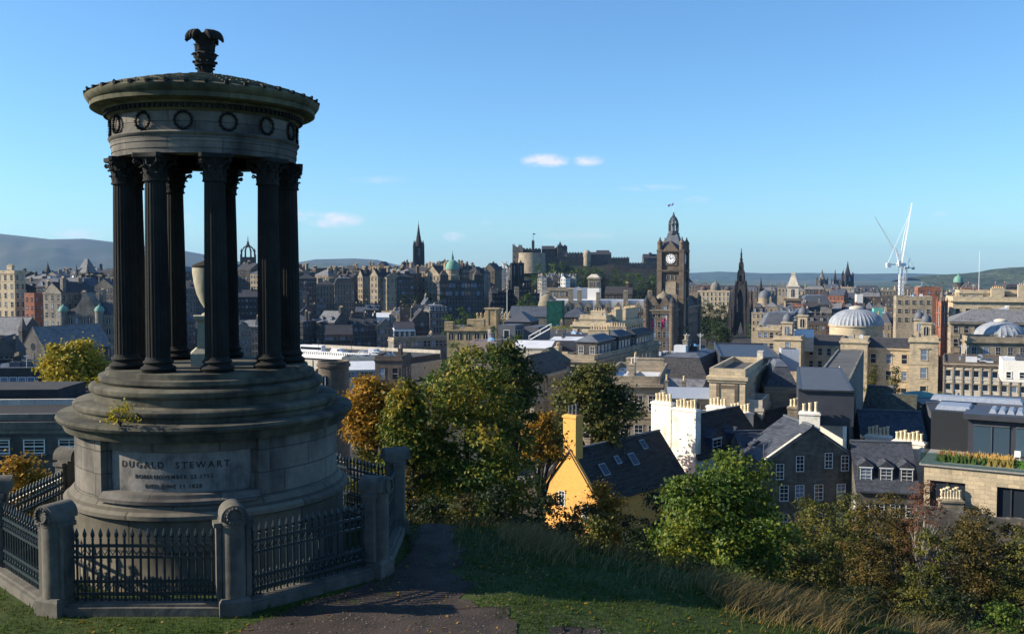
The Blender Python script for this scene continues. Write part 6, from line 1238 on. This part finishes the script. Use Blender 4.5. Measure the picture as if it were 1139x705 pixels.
bld('slate_cottage', 'brown slate roof with two small roof lights right of the tall grey wall', 960, 988, 456, 140, dep=8, rot=30, wall='grey', roof='gable', rm='moss', rh=3, rows=1, cols=2, corn=0, near=True, chim=[(.42, 0, 3.4, .8, 1.2, 0)])
bld('slate_cottage', 'dark brown gabled roof below the green copper low dome', 985, 1018, 466, 132, dep=8, rot=24, wall='tan', roof='gable', rm='moss', rh=2.8, rows=1, cols=3, corn=0, near=True)
bld('dark_yard_building', 'near-black slate roof directly above the cream chimney gables', 958, 1030, 486, 118, dep=9, rot=14, wall='black', roof='gable', rm=NSL, rh=2.6, rows=0, corn=0, near=True)
g = at(1022, 447, 172); t = thing('low_copper_dome', 'low ribbed green copper dome in front of the cream archive wing', 'dome', tuple(g))
MB().lathe([(4.6, -16), (4.6, 0), (4.8, .2)], 32).build('drum', ST['tan'], t); MB().lathe([(4.9, .2), (3.6, 1.1), (2.0, 1.7), (.6, 1.95), (0, 2.0)], 96, mod=lambda r_, z, a: r_*(1+.015*(cos(a*24) > .6))).build('dome', COPPER, t, smooth=True)
# glass and metal terrace building at the right edge
t = thing('terrace_building', 'modern dark glass building with planted roof terrace and cream window wall at lower right', 'building', (0, 0, 0)); A = at(1028, 517, 86)
r = radians(30); org = Vector((A.x, A.y, A.z)); t.location = (org.x, org.y, org.z-12); t.rotation_euler = (0, 0, -r); z0 = 12.0
LW = xat(1127, 84, A.z)-A.x
PALE = ST['cream']; b = MB()
LW = 8.6
b.bx(0, LW, 0, .5, z0-1.3, z0); b.bx(0, .5, 0, .5, 0, z0-1.3); b.bx(3.4, 5.9, 0, .5, 0, z0-1.3); b.bx(LW-.5, LW, 0, .5, 0, z0-1.3); b.bx(.5, 3.4, 0, .5, 0, z0-4.4); b.bx(5.9, LW-.5, 0, .5, 0, z0-4.4)
b.build('window_wall', PALE, t); MB().bx(0, LW, .5, 12, 0, z0-.3).build('lower_storey', DKZ, t)
MB().bx(LW, LW+9, 1.5, 12, 0, z0-.5).build('side_wall', ST['rubble'], t)
for x0, x1 in ((.5, 3.4), (5.9, LW-.5)):
    o = MB().bx(x0, x1, .3, .36, z0-4.4, z0-1.3).build('window', GL, t); MB().bx((x0+x1)/2-.05, (x0+x1)/2+.05, .2, .3, z0-4.4, z0-1.3).bx(x0, x1, .2, .3, z0-1.42, z0-1.3).build('frame', DKZ, o)
MB().bx(-.4, LW+9, -.2, 12, z0+.002, z0+.14).build('terrace_deck', plain('paving', (.28, .26, .24), .9), t)
q = random.Random(9); b = MB()
for k in range(1500):
    x, y = q.uniform(.8, LW+5), q.uniform(1.6, 5.2); g_ = 0 if y < 2.6 and x < 5 else (1 if 4.2 < x < 7 else (2 if x >= 7 else q.choice((0, 1, 3))))
    b.frus(x, y, z0+.1, z0+.14+q.uniform(.15, .75)*(.35 if g_ == 2 else 1), .22, .22, .02, .02, g_, q.uniform(-.15, .15), q.uniform(-.15, .15))
o = b.build('terrace_planting', [plain('planting_green', (.09, .13, .03)), plain('planting_straw', (.42, .26, .07), .9), plain('planting_lawn', (.12, .22, .03), .9), plain('planting_red', (.22, .07, .03), .9)], t)
m, nt = newmat('clear_glass'); gl = N(nt, 'ShaderNodeBsdfGlossy', ins={'Roughness': .03, 0: (.8, .9, .95, 1)}); tr_ = N(nt, 'ShaderNodeBsdfTransparent', ins={0: (.80, .90, .88, 1)}); mx = N(nt, 'ShaderNodeMixShader', ins={0: .16, 1: tr_.outputs[0], 2: gl.outputs[0]}); N(nt, 'ShaderNodeOutputMaterial', ins={0: mx.outputs[0]})
MB().bx(-.3, LW+9, -.15, -.12, z0+.14, z0+1.15).bx(-.3, -.27, -.1, 6, z0+.14, z0+1.15).build('glass_balustrade', m, t)
b = MB().bx(3.0, LW+9, 6.5, 12, z0+.14, z0+3.6); b.build('glazed_storey', DKZ, t)
for k in range(4): x = 3.5+k*3.5; o = MB().bx(x, x+3.0, 6.42, 6.49, z0+.4, z0+3.1).build('window', GLB, t); MB().bx(x+1.45, x+1.55, 6.34, 6.41, z0+.4, z0+3.1).bx(x, x+3, 6.34, 6.41, z0+3.0, z0+3.12).build('frame', ZINC, o)
MB().bx(2.6, LW+9.5, 5.9, 13, z0+3.6, z0+4.1).build('roof', DKZ, t)
b = MB()
for k in range(12): b.frus(5+k*.75, 9, z0+4.1, z0+4.45, .68, 3.4, .3, 3.0)
b.build('roof_lights', plain('light_metal', (.28, .31, .36), .4, .2), t)
MB().bx(-.4, 3.0, 8, 18, 0, z0+3.9).bx(3.0, LW+9.5, 13, 20, 0, z0+3.9).build('rear_block', plain('near_black_cladding', (.018, .02, .024), .6), t)
b = MB().frus(1.4, 11, z0+3.9, z0+4.3, 3.2, 3.6, 2.8, 3.2).frus(3, 15.5, z0+4.16, z0+4.6, 8.5, 1.8, 8.0, 1.4); b.build('metal_roof', plain('light_metal', (.28, .31, .36)), t)
MB().bx(3.2, LW+10, 13.2, 22, z0+3.901, z0+4.15).build('upper_roof', ZINC, t)
for k in range(5):
    x = 7.2+k*1.0; o = MB().bx(x-.25, x+.25, 5.4, 5.9, z0+.5, z0+.56).bx(x-.25, x+.25, 5.85, 5.9, z0+.56, z0+1.0)
    for sx in (-.22, .2):
        for sy in (5.42, 5.86): o.bx(x+sx, x+sx+.03, sy, sy+.03, z0+.14, z0+.5)
    ob = o.build('terrace_chair', STEELW, None); bpy.context.view_layer.update(); ob.matrix_world = t.matrix_basis.copy(); tag(ob, f"{['leftmost', 'second', 'middle', 'fourth', 'rightmost'][k]} pale chair along the glazed storey on the roof terrace", 'chair', 'chairs on the roof terrace')
bld('zinc_roof_range', 'long low zinc roofs behind the glass terrace building', 1028, 1200, 452, 150, dep=10, rot=12, wall=ZINC, roof='flat', rm='zinc', rows=0, corn=0, parapet=.2, near=True)
bld('zinc_roof_range', 'lower dark zinc roof range behind the planted terrace', 1040, 1200, 466, 128, dep=10, rot=12, wall=ZINC, roof='gable', rm='dkz', rh=1.4, rows=0, corn=0, near=True)
# retaining wall under the terrace building
b = MB(); n = 20
for k in range(n):
    px0, px1 = 1020+k*8, 1028+k*8; a, c = at(px0, 563+k*1.1, 79-.15*k), at(px1, 564+k*1.1, 79-.15*(k+1)); zt = a.z+.1*sin(k)
    b.add([(a.x, a.y, a.z-5), (c.x, c.y, a.z-5), (c.x, c.y+.6, a.z-5), (a.x, a.y+.6, a.z-5), (a.x, a.y, zt), (c.x, c.y, zt), (c.x, c.y+.6, zt), (a.x, a.y+.6, zt)], [(3, 2, 1, 0), (4, 5, 6, 7), (0, 1, 5, 4), (1, 2, 6, 5), (2, 3, 7, 6), (3, 0, 4, 7)])
tag(b.build('retaining_wall', ST['rubble']), 'old rubble retaining wall above the bushes at lower right', 'wall')
# ------------------------------------------------------------ foliage
def leafmat(name, stops, big=(.5, 0), trans=.3, rough=.6):
    """leaf colour differs leaf by leaf, with autumn drifting through the crown in patches"""
    m, nt = newmat(name); g = N(nt, 'ShaderNodeNewGeometry'); t = N(nt, 'ShaderNodeTexCoord')
    n = noise(nt, t.outputs['Object'], big[0], 3, .55)
    f = math_(nt, 'ADD', math_(nt, 'MULTIPLY', g.outputs['Random Per Island'], .40), math_(nt, 'ADD', math_(nt, 'MULTIPLY', math_(nt, 'SUBTRACT', n, .5), 1.5), .30+big[1]))
    c = ramp(nt, f, stops)
    d = N(nt, 'ShaderNodeBsdfPrincipled', ins={0: c, 'Roughness': rough, 'Specular IOR Level': .25}); tl = N(nt, 'ShaderNodeBsdfTranslucent', ins={0: c})
    mx = N(nt, 'ShaderNodeMixShader', ins={0: trans, 1: d.outputs[0], 2: tl.outputs[0]}); N(nt, 'ShaderNodeOutputMaterial', ins={0: mx.outputs[0]}); return m
G0, G1_, G2_, YL, OR, BR = (.012, .03, .006), (.035, .078, .010), (.10, .15, .018), (.42, .31, .02), (.36, .16, .015), (.10, .05, .018)
LM = dict(
    green=leafmat('leaf_green', [(0, G0), (.35, G1_), (.75, G2_), (1, (.16, .17, .02))]),
    turning=leafmat('leaf_turning', [(0, G0), (.3, G1_), (.5, (.09, .12, .015)), (.68, (.24, .20, .02)), (1, (.38, .22, .02))], (.28, .02)),
    greener=leafmat('leaf_greener', [(0, G0), (.3, G1_), (.55, G2_), (.78, (.2, .2, .02)), (1, (.38, .26, .02))], (.35, .0)),
    yellow=leafmat('leaf_yellow', [(0, (.05, .08, .01)), (.3, (.14, .16, .015)), (.6, YL), (1, (.45, .33, .03))], (.4, .05)),
    gold=leafmat('leaf_gold', [(0, (.07, .06, .012)), (.35, (.20, .12, .014)), (.7, (.36, .20, .02)), (1, OR)], (.4, .05)),
    olive=leafmat('leaf_olive', [(0, (.02, .03, .008)), (.4, (.06, .072, .014)), (.7, (.13, .12, .02)), (1, (.24, .18, .02))], (.6, 0)),
    brown=leafmat('leaf_brown', [(0, (.022, .028, .008)), (.35, (.06, .052, .014)), (.7, (.13, .09, .02)), (1, (.22, .16, .04))], (.6, .0)),
    red=leafmat('leaf_red', [(0, (.07, .03, .02)), (.5, (.15, .065, .04)), (1, (.21, .11, .06))], (.8, 0)),
    dark=leafmat('leaf_dark', [(0, (.006, .012, .004)), (.5, (.014, .026, .007)), (1, (.035, .05, .012))], (.8, 0)),
    wood=leafmat('leaf_far', [(0, (.008, .018, .005)), (.4, (.022, .045, .010)), (.75, (.05, .075, .014)), (1, (.12, .12, .02))], (.06, 0)))
BARK = plain('bark', (.045, .038, .03), .95, 0, .1, .3, 4); BARKP = plain('pale_bark', (.22, .20, .17), .9, 0, .1, .3, 5)
def crown_mesh(name, lobes, n, size, mat, rng, droop=.2, flat=.75):
    """leaves gathered in sprays on the outside of each lobe, with gaps between the sprays"""
    L = np.array(lobes, float); vol = (L[:, 3]*L[:, 4]*L[:, 5])**(2/3); per = np.maximum(1, (n*vol/vol.sum()).astype(int)); C = []; O = []
    for l, k in zip(L, per):
        ns = max(3, k//26); d = rng.randn(ns, 3); d /= np.linalg.norm(d, axis=1)[:, None]; d[:, 2] = np.where(d[:, 2] < -.5, -d[:, 2], d[:, 2])
        rr = rng.uniform(.55, 1.08, ns)**.6; sc = l[:3]+d*l[3:6]*rr[:, None]; idx = rng.randint(0, ns, k)
        sp_ = size*rng.uniform(1.2, 3.2, ns)[idx]; off = rng.randn(k, 3)*sp_[:, None]*np.array([1, 1, .55]); C.append(sc[idx]+off); O.append(d[idx])
    C = np.concatenate(C); O = np.concatenate(O); k = len(C)
    nrm = O*.9+rng.randn(k, 3)*.75+np.array([0, 0, .45]); nrm /= np.linalg.norm(nrm, axis=1)[:, None]
    a = np.cross(nrm, rng.randn(k, 3)); a /= np.linalg.norm(a, axis=1)[:, None]; b = np.cross(nrm, a); s = size*rng.uniform(.6, 1.25, k)[:, None]
    V = np.stack([C-a*s, C-b*s*.6+nrm*s*.12, C+a*s-np.array([0, 0, 1])*s*droop, C+b*s*.6+nrm*s*.12], 1).reshape(-1, 3)
    Fq = np.arange(k*4).reshape(k, 4); return npmesh(name, V, Fq, mat)
def tree(label, x, y, h, w, mat, n, size, seed, z=None, shape='round', cat='tree', name='broadleaf_tree', group=None, bark=None, low=.25, lob=14, kindparts=True, wy=None):
    rng = np.random.RandomState(seed); z = Hs(x, y)-.15 if z is None else z; t = thing(name, label, cat, (x, y, z), 0, group); wy = wy or w; lobes = []
    for k in range(lob):
        f = (k+rng.uniform(.2, .8))/lob; a = k*2.39996+rng.uniform(-.4, .4)
        if shape == 'round': zc = h*(low+(1-low)*(.12+.76*f)); env = sqrt(max(.25, 1-abs((zc/h-(low+1)/2+.06)/((1-low)/2))**2.6)); 
        elif shape == 'tall': zc = h*(low+(1-low)*(.1+.8*f)); env = (1-.55*f)
        else: zc = h*(low+(1-low)*f*.8); env = 1-.3*f
        s = w*.5*rng.uniform(.18, .38)*(.7+.3*env); r = max(0, w*.5*env-s*.6)*rng.uniform(.5, 1.08)
        lobes.append((r*cos(a), r*sin(a)*wy/w, zc, s, s*wy/w, s*rng.uniform(.6, .85)))
    lobes.append((0, 0, h*(low+(1-low)*.5), w*.30, wy*.30, h*(1-low)*.32)); lobes.append((rng.uniform(-.1, .1)*w, 0, h*.90, w*.2, wy*.2, h*.1))
    b = MB(); tr = max(.05, h*.022)
    b.tube([(0, 0, -.3), (.02*h, 0, h*.25), (-.01*h, .01*h, h*.5), (0, 0, h*.8)], [tr*1.5, tr, tr*.7, tr*.2], 8)
    for l in lobes[:min(lob, 12)]:
        z1 = max(h*.12, l[2]*.55); b.tube([(0, 0, z1), (l[0]*.45, l[1]*.45, z1+(l[2]-z1)*.6), (l[0], l[1], l[2])], [tr*.55, tr*.35, tr*.08], 5)
        for q in range(3): e = np.array(l[:3])+rng.randn(3)*np.array(l[3:6])*.7; b.tube([(l[0]*.6, l[1]*.6, z1+(l[2]-z1)*.7), tuple(e)], [tr*.22, tr*.04], 4)
    b.build('trunk', bark or BARK, t)
    link('crown', crown_mesh('crown', lobes, n, size, LM[mat], rng), t); return t
def ptree(label, px, pyt, pyb, Y, wpx, mat, n, size, seed, **k):
    k['lob'] = int(k.get('lob', 14)*1.5)
    """tree surveyed by its crown box in the photograph; the trunk goes down to the ground"""
    a = at(px, pyt, Y); x = a.x; zg = Hs(x, Y)-.15; h = a.z-zg; w = wpx/F*Y; lowz = (ztop(pyb, Y)-zg)/h
    k.setdefault('low', max(.05, min(.7, lowz))); return tree(label, x, Y, h, w, mat, n, size, seed, zg, **k)
ptree('large dark green tree turning yellow at the top, right of the memorial', 520, 384, 560, 52, 162, 'turning', 34000, .115, 1, lob=30, low=.1)
ptree('bronze brown tree behind the large green tree on its right', 568, 380, 480, 62, 74, 'olive', 9000, .13, 2, lob=14)
ptree('rusty orange tree directly right of the memorial base', 414, 418, 505, 60, 84, 'gold', 11000, .13, 3, lob=16)
ptree('yellow edged tree between the rusty tree and the large green one', 452, 425, 560, 50, 60, 'turning', 8000, .12, 4, lob=12)
ptree('golden yellow round tree left of the yellow house', 601, 458, 520, 74, 54, 'gold', 7000, .14, 5, lob=12)
ptree('olive green and bronze round tree before the sandy classical front', 661, 406, 500, 98, 96, 'olive', 16000, .19, 6, lob=20)
ptree('bright yellow-green tree at far left behind the memorial steps', 82, 379, 455, 120, 84, 'yellow', 12000, .24, 7, lob=18)
ptree('small orange bush-like tree behind the left railings', 28, 508, 560, 34, 66, 'gold', 5000, .09, 8, lob=9, low=.3)
ptree('lush green and yellow tree right of centre in front of the white gable', 806, 503, 660, 36, 178, 'greener', 32000, .085, 9, lob=28, low=.1)
ptree('yellow leaved small tree covering the yellow house corner', 676, 536, 600, 62, 64, 'gold', 6000, .11, 10, lob=10, low=.3)
ptree('thin reddish birch among the olive bushes at right', 1030, 533, 605, 58, 72, 'red', 5200, .05, 11, lob=12, bark=BARKP, name='birch_tree', shape='tall', low=.4)
GB = 'bushes below the crest of the hill'
bush = [('dark gorse bush at the crest just right of the large green tree', 556, 540, 610, 36, 70, 'dark', 7000, .07), ('dark bush under the yellow house gable', 612, 552, 615, 36, 76, 'dark', 8000, .07),
        ('brown green thicket left of the dark gorse bush', 520, 550, 600, 33, 60, 'brown', 5000, .06), ('olive bush below the yellow leaved small tree', 660, 575, 625, 34, 70, 'olive', 6000, .07),
        ('dark shrub left of the lush green tree at the hill crest', 705, 588, 640, 30, 60, 'dark', 6000, .055), ('olive yellow thicket right of the lush green tree', 908, 558, 660, 46, 96, 'olive', 12000, .07),
        ('brown thicket with bare twigs in the middle of the right slope', 972, 560, 680, 44, 96, 'brown', 12000, .065), ('olive bush below the red birch', 1035, 590, 690, 42, 100, 'olive', 12000, .065),
        ('brown green thicket right of the red birch', 1095, 578, 700, 44, 100, 'brown', 12000, .065), ('dense olive thicket at the right picture edge', 1140, 590, 710, 42, 100, 'olive', 10000, .065),
        ('low dark hedge running across the lower right slope', 960, 652, 705, 31, 150, 'dark', 14000, .05), ('dark bush mass at the foot of the right slope', 1060, 655, 720, 33, 140, 'dark', 12000, .055),
        ('small bright green shrub in the dark hollow right of the lush tree', 838, 645, 690, 27, 70, 'green', 6000, .05), ('green leafy shrub low at the right edge', 1120, 670, 720, 30, 90, 'green', 8000, .055),
        ('dark bush behind the crest under the lush green tree', 770, 625, 665, 29, 90, 'dark', 8000, .055), ('dark bush at the crest below the large green tree', 480, 556, 600, 30, 70, 'dark', 7000, .06),
        ('dark green bush hiding the side wall of the yellow house', 722, 545, 620, 52, 90, 'dark', 9000, .08), ('olive bush between the rubble gable and the dormered house', 940, 548, 660, 56, 90, 'olive', 9000, .08), ('yellowish bush below the left end of the rubble gable', 893, 552, 640, 58, 60, 'olive', 6000, .08), ('brown bush under the cream window wall', 1085, 562, 690, 60, 80, 'brown', 8000, .08), ('olive brown bush below the cream chimney gables', 1000, 548, 640, 60, 80, 'brown', 8000, .08), ('brown bush peeping over the path end beside the railings', 447, 520, 580, 33, 40, 'brown', 4000, .065), ('olive scrub between the dark hedge and the lush tree', 890, 615, 680, 36, 90, 'brown', 9000, .06)]
for i, (lab, px, pt, pb, Y, w, mt, n, s) in enumerate(bush): ptree(lab, px, pt, pb, Y, w, mt, n, s, 40+i, lob=12, low=.04, cat='bush', name='bush', group=GB, shape='bush')
# backing scrub: fills the slope below the town
fill = [(640, 560, 60), (740, 585, 58), (900, 575, 66), (960, 572, 66), (1010, 568, 64), (1080, 580, 62), (1130, 585, 60), (860, 590, 60), (560, 545, 68), (500, 540, 66), (430, 505, 62), (400, 500, 58)]
for i, (px, py, Y) in enumerate(fill): ptree('%s mass of tangled scrub, %s from left on the slope below the houses' % (['Brown', 'Olive'][i % 2].lower(), ORD[sorted(f[0] for f in fill).index(px)]), px, py, py+70, Y, 96, ['brown', 'olive'][i % 2], 5000, .12, 80+i, lob=9, low=.03, cat='bush', name='scrub_bush', group='scrub on the slope below the houses', shape='bush')
# trees in the town and gardens
def grove(pts, lab, group, mat='wood', n=1400, size=.55, seed=0, cat='tree'):
    for i, (px, pt, pb, Y, w) in enumerate(pts): ptree(f'{lab}, {ORD[i]} from the left', px, pt, pb, Y, w, mat, n, size, 200+seed+i, lob=8, low=.1, group=group)
grove([(598, 293, 320, 1090, 20), (612, 291, 322, 1080, 22), (624, 292, 322, 1085, 20), (634, 296, 324, 1080, 20), (646, 298, 326, 1075, 22), (655, 296, 322, 1072, 20), (660, 298, 328, 1070, 22), (670, 297, 326, 1075, 18), (684, 300, 330, 1070, 22), (697, 303, 332, 1065, 22), (712, 304, 334, 1060, 22), (726, 306, 336, 1060, 20)], 'tree on the slope under the castle', 'trees on the castle slope', mat='green', n=1500, size=.8, seed=0)
grove([(697, 284.5, 292, 1150, 9)], 'dark round tree among the castle buildings', None, n=500, size=.6, seed=90)
grove([(548, 313, 330, 850, 22), (560, 300, 322, 1000, 20), (575, 322, 345, 700, 22)], 'tree left of the castle rock', 'trees left of the castle rock', n=1200, size=.6, seed=20)
grove([(590, 325, 345, 520, 24), (579, 330, 347, 500, 16)], 'green tree before the dark college', 'trees before the dark college', mat='green', n=1500, size=.4, seed=25)
grove([(515, 343, 364, 450, 26), (500, 348, 366, 455, 18), (530, 349, 366, 450, 14)], 'green tree at the foot of the bank palace', 'trees at the foot of the bank palace', mat='green', n=1800, size=.35, seed=30)
grove([(462, 324, 346, 540, 26), (476, 326, 346, 535, 24), (489, 327, 346, 535, 20), (450, 328, 345, 545, 18)], 'dark tree below the sunlit old town tenements', 'dark trees in the old town', mat='dark', n=1500, size=.4, seed=35)
grove([(779, 336, 378, 640, 18), (789, 334, 380, 650, 22), (801, 336, 380, 660, 22), (786, 352, 384, 560, 20), (797, 358, 386, 540, 22), (810, 350, 384, 700, 16), (774, 345, 386, 580, 14), (806, 364, 388, 500, 20)], 'garden tree between the hotel and the gothic monument', 'trees left of the gothic monument', n=1700, size=.45, seed=45)
grove([(838, 345, 378, 720, 18), (848, 342, 378, 740, 22), (860, 341, 372, 760, 22), (843, 355, 384, 600, 18), (871, 346, 368, 800, 16)], 'garden tree just right of the gothic monument', 'trees right of the gothic monument', mat='green', n=1600, size=.5, seed=60)
grove([(972, 404, 428, 270, 18), (996, 407, 428, 262, 16)], 'small leafy street tree before the cream archive wing', 'street trees before the archive', mat='olive', n=1500, size=.22, seed=70)
grove([(551, 364, 385, 260, 26), (505, 380, 396, 240, 30), (576, 372, 392, 240, 12)], 'green tree among the roofs above the large green tree', 'trees among the roofs', mat='green', n=1500, size=.25, seed=75)
grove([(20, 320, 345, 520, 20), (70, 395, 420, 260, 24), (105, 392, 420, 240, 24)], 'dark tree among the left buildings', 'trees among the left buildings', mat='wood', n=1200, size=.35, seed=85)
grove([(590+11*k, 306+(k%3)*3+k*.6, 336+k*.4, 1030-8*(k%2), 19) for k in range(14)], 'lower tree on the castle slope', 'lower trees on the castle slope', mat='dark', n=1100, size=.75, seed=120)
def litter(name, n, x0, x1, y0, y1, seed, mat, size, keep):
    P = ground_pts(n, x0, x1, y0, y1, seed, keep); rng = np.random.RandomState(seed); k = len(P); P[:, 2] += .03
    nrm = rng.randn(k, 3)*.35+np.array([0, 0, 1]); nrm /= np.linalg.norm(nrm, axis=1)[:, None]; a = np.cross(nrm, rng.randn(k, 3)); a /= np.linalg.norm(a, axis=1)[:, None]; b_ = np.cross(nrm, a); s = size*rng.uniform(.5, 1.3, k)[:, None]
    V = np.stack([P-a*s, P-b_*s*.7, P+a*s, P+b_*s*.7], 1).reshape(-1, 3); return link(name, npmesh(name, V, np.arange(k*4).reshape(k, 4), mat))
# weeds growing from the memorial ledge
rng = np.random.RandomState(5); wd = thing('ledge_weed', 'small green seedling bush growing from the memorial ledge', 'plant', (MX-.78, MY-2.83, -2.84))
b = MB()
for k in range(9):
    a = rng.uniform(0, 2*pi); l = rng.uniform(.15, .34); b.tube([(0, 0, -.04), (l*.4*cos(a), l*.4*sin(a)-.05, l*.7), (l*.9*cos(a), l*.9*sin(a)-.08, l*.9)], [.008, .006, .002], 4)
b.build('stem', BARK, wd); link('leaves', crown_mesh('leaves', [(.05, -.08, .18, .22, .12, .16), (-.12, -.05, .1, .15, .1, .1), (0, 0, .34, .08, .06, .1)], 260, .035, LM['yellow'], rng), wd)
wd2 = thing('ledge_weed', 'tiny moss tuft on the top step near the left columns', 'plant', (MX-1.95, MY-1.0, -2.26)); link('leaves', crown_mesh('leaves', [(0, 0, .03, .16, .12, .05)], 240, .022, LM['yellow'], rng), wd2); MB().tube([(0, 0, -.03), (0, 0, .05)], .01, 4).build('stem', BARK, wd2)
# ------------------------------------------------------------ grass
def blades(name, P, h, w, lean, mat, seed, wind=(.5, -.1), segs=2):
    rng = np.random.RandomState(seed); k = len(P); a = rng.uniform(0, 2*pi, k); hh = h*rng.uniform(.5, 1.25, k); ww = w*rng.uniform(.6, 1.3, k)
    d = np.stack([np.cos(a), np.sin(a), np.zeros(k)], -1); ln = np.stack([np.cos(a+1.5)*lean+wind[0]*lean, np.sin(a+1.5)*lean+wind[1]*lean, np.zeros(k)], -1)*rng.uniform(.3, 1.4, k)[:, None]
    rows_ = []
    for s in range(segs+1):
        t = s/segs; c = P+ln*(t**1.8)*hh[:, None]+np.array([0, 0, 1])*(t*hh)[:, None]; wf = ww*(1-t*.85); rows_ += [c-d*wf[:, None]/2, c+d*wf[:, None]/2]
    V = np.stack(rows_, 1).reshape(-1, 3); m_ = 2*(segs+1); base = np.arange(k)[:, None]*m_
    Fq = np.concatenate([base+np.array([[2*s, 2*s+1, 2*s+3, 2*s+2]]) for s in range(segs)], 0); return link(name, npmesh(name, V, Fq, mat))
def gmat(name, stops, trans=.3):
    m, nt = newmat(name); g = N(nt, 'ShaderNodeNewGeometry'); n = noise(nt, g.outputs['Position'], .8, 4, .6)
    f = math_(nt, 'ADD', math_(nt, 'MULTIPLY', g.outputs['Random Per Island'], .55), math_(nt, 'MULTIPLY', n, .45)); c = ramp(nt, f, stops)
    d = N(nt, 'ShaderNodeBsdfDiffuse', ins={0: c}); tl = N(nt, 'ShaderNodeBsdfTranslucent', ins={0: c}); mx = N(nt, 'ShaderNodeMixShader', ins={0: trans, 1: d.outputs[0], 2: tl.outputs[0]}); N(nt, 'ShaderNodeOutputMaterial', ins={0: mx.outputs[0]}); return m
STRAW = gmat('dry_grass', [(0, (.12, .09, .03)), (.5, (.26, .19, .08)), (1, (.50, .38, .20))]); TURF = gmat('turf', [(0, (.02, .04, .008)), (.5, (.05, .085, .015)), (.85, (.10, .13, .03)), (1, (.16, .14, .06))])
def ground_pts(n, x0, x1, y0, y1, seed, keep): 
    rng = np.random.RandomState(seed); x = rng.uniform(x0, x1, n); y = rng.uniform(y0, y1, n); q = rng.uniform(0, 1, n); k = keep(x, y, q); x, y = x[k], y[k]; return np.stack([x, y, H(x, y)-.01], -1)
def pathx(y): return np.interp(y, [13, 16.4, 17.6, 18.8, 20.5, 22.5, 24.5], [.6, 0.0, -.75, -1.0, -1.15, -1.3, -1.55])
def pathl(y): return np.interp(y, [13, 16.0, 17.3, 18.8, 20.5, 22.5, 24.5], [-4.6, -4.6, -3.7, -2.5, -2.3, -2.2, -2.15])
def turfkeep(x, y, q):
    onpath = (x > pathl(y)+.1) & (x < pathx(y)-.05+.15*np.sin(y*9)); mem = np.hypot(x-MX, y-MY) < 4.15; oe = (x > .6) & (x < 2.7) & (y < 16.45+.15*np.sin(x*5)+.25*np.sin(x*1.5)); dn = .55+.45*np.sin(x*1.7+np.sin(y*2.3)*2)
    return ~onpath & ~mem & ~oe & (q < .45+.55*dn)
tag(blades('lawn_grass', ground_pts(160000, -13, 13, 13.4, 24.5, 1, turfkeep), .055, .022, .6, TURF, 2, segs=1), 'short green lawn grass on the hilltop', 'grass', kind='stuff')
def crestkeep(x, y, q):
    yc = 22.3+.35*np.sin(x*.9)-.25*np.clip(x+2, 0, 16); d = y-yc; return (x > -1.7) & (q < np.exp(-(d/1.05)**2)*(.10+.9*(np.sin(x*1.3+1)+np.sin(x*3.1)*.6+np.sin(x*7+y*3)*.5 > .25))*np.clip((x+2)/2.5, .25, 1)) 
tag(blades('dry_grass', ground_pts(80000, -1.7, 14, 16, 24, 3, crestkeep), .33, .013, .9, STRAW, 4, wind=(.7, -.15), segs=3), 'tall straw coloured dry grass along the crest of the hill', 'grass', kind='stuff')
tag(blades('rough_grass', ground_pts(60000, -3, 16, 14, 34, 7, lambda x, y, q: y > 23.3-.25*np.clip(x+2, 0, 16)), .38, .03, .7, gmat('rough_grass', [(0, (.03, .04, .012)), (.6, (.09, .08, .03)), (1, (.2, .16, .07))]), 8, segs=2), 'rough brown and green grass on the bank behind the crest', 'grass', kind='stuff')
def kerbkeep(x, y, q): r = np.hypot(x-MX, y-MY); return (r > 4.0) & (r < 4.7) & (q < .6) & (np.sin(np.arctan2(y-MY, x-MX)*23)+np.sin(x*7) > .2)
tag(blades('kerb_weeds', ground_pts(9000, MX-5, MX+5, MY-5, MY+5, 9, kerbkeep), .13, .02, .8, TURF, 10, segs=2), 'tufts of longer grass at the foot of the stone kerb', 'grass', kind='stuff')
tag(litter('fallen_leaves', 3600, -12, 12, 14.8, 24, 12, LM['gold'], .035, lambda x, y, q: (np.hypot(x-MX, y-MY) > 4.2) & (q < .35+.65*(np.sin(x*2+y)+np.sin(y*3.3) > .4))), 'scattered fallen autumn leaves on the path and lawn', 'leaves', kind='stuff')
tag(litter('path_grit', 5200, -4.6, 3.2, 14.8, 24, 14, plain('grit', (.13, .11, .095), .95, 0, .1, .4, 9), .018, lambda x, y, q: (x > pathl(y)) & (x < np.maximum(pathx(y), 3.2*(y < 17)))), 'loose grit and small stones on the worn path', 'gravel', kind='stuff')
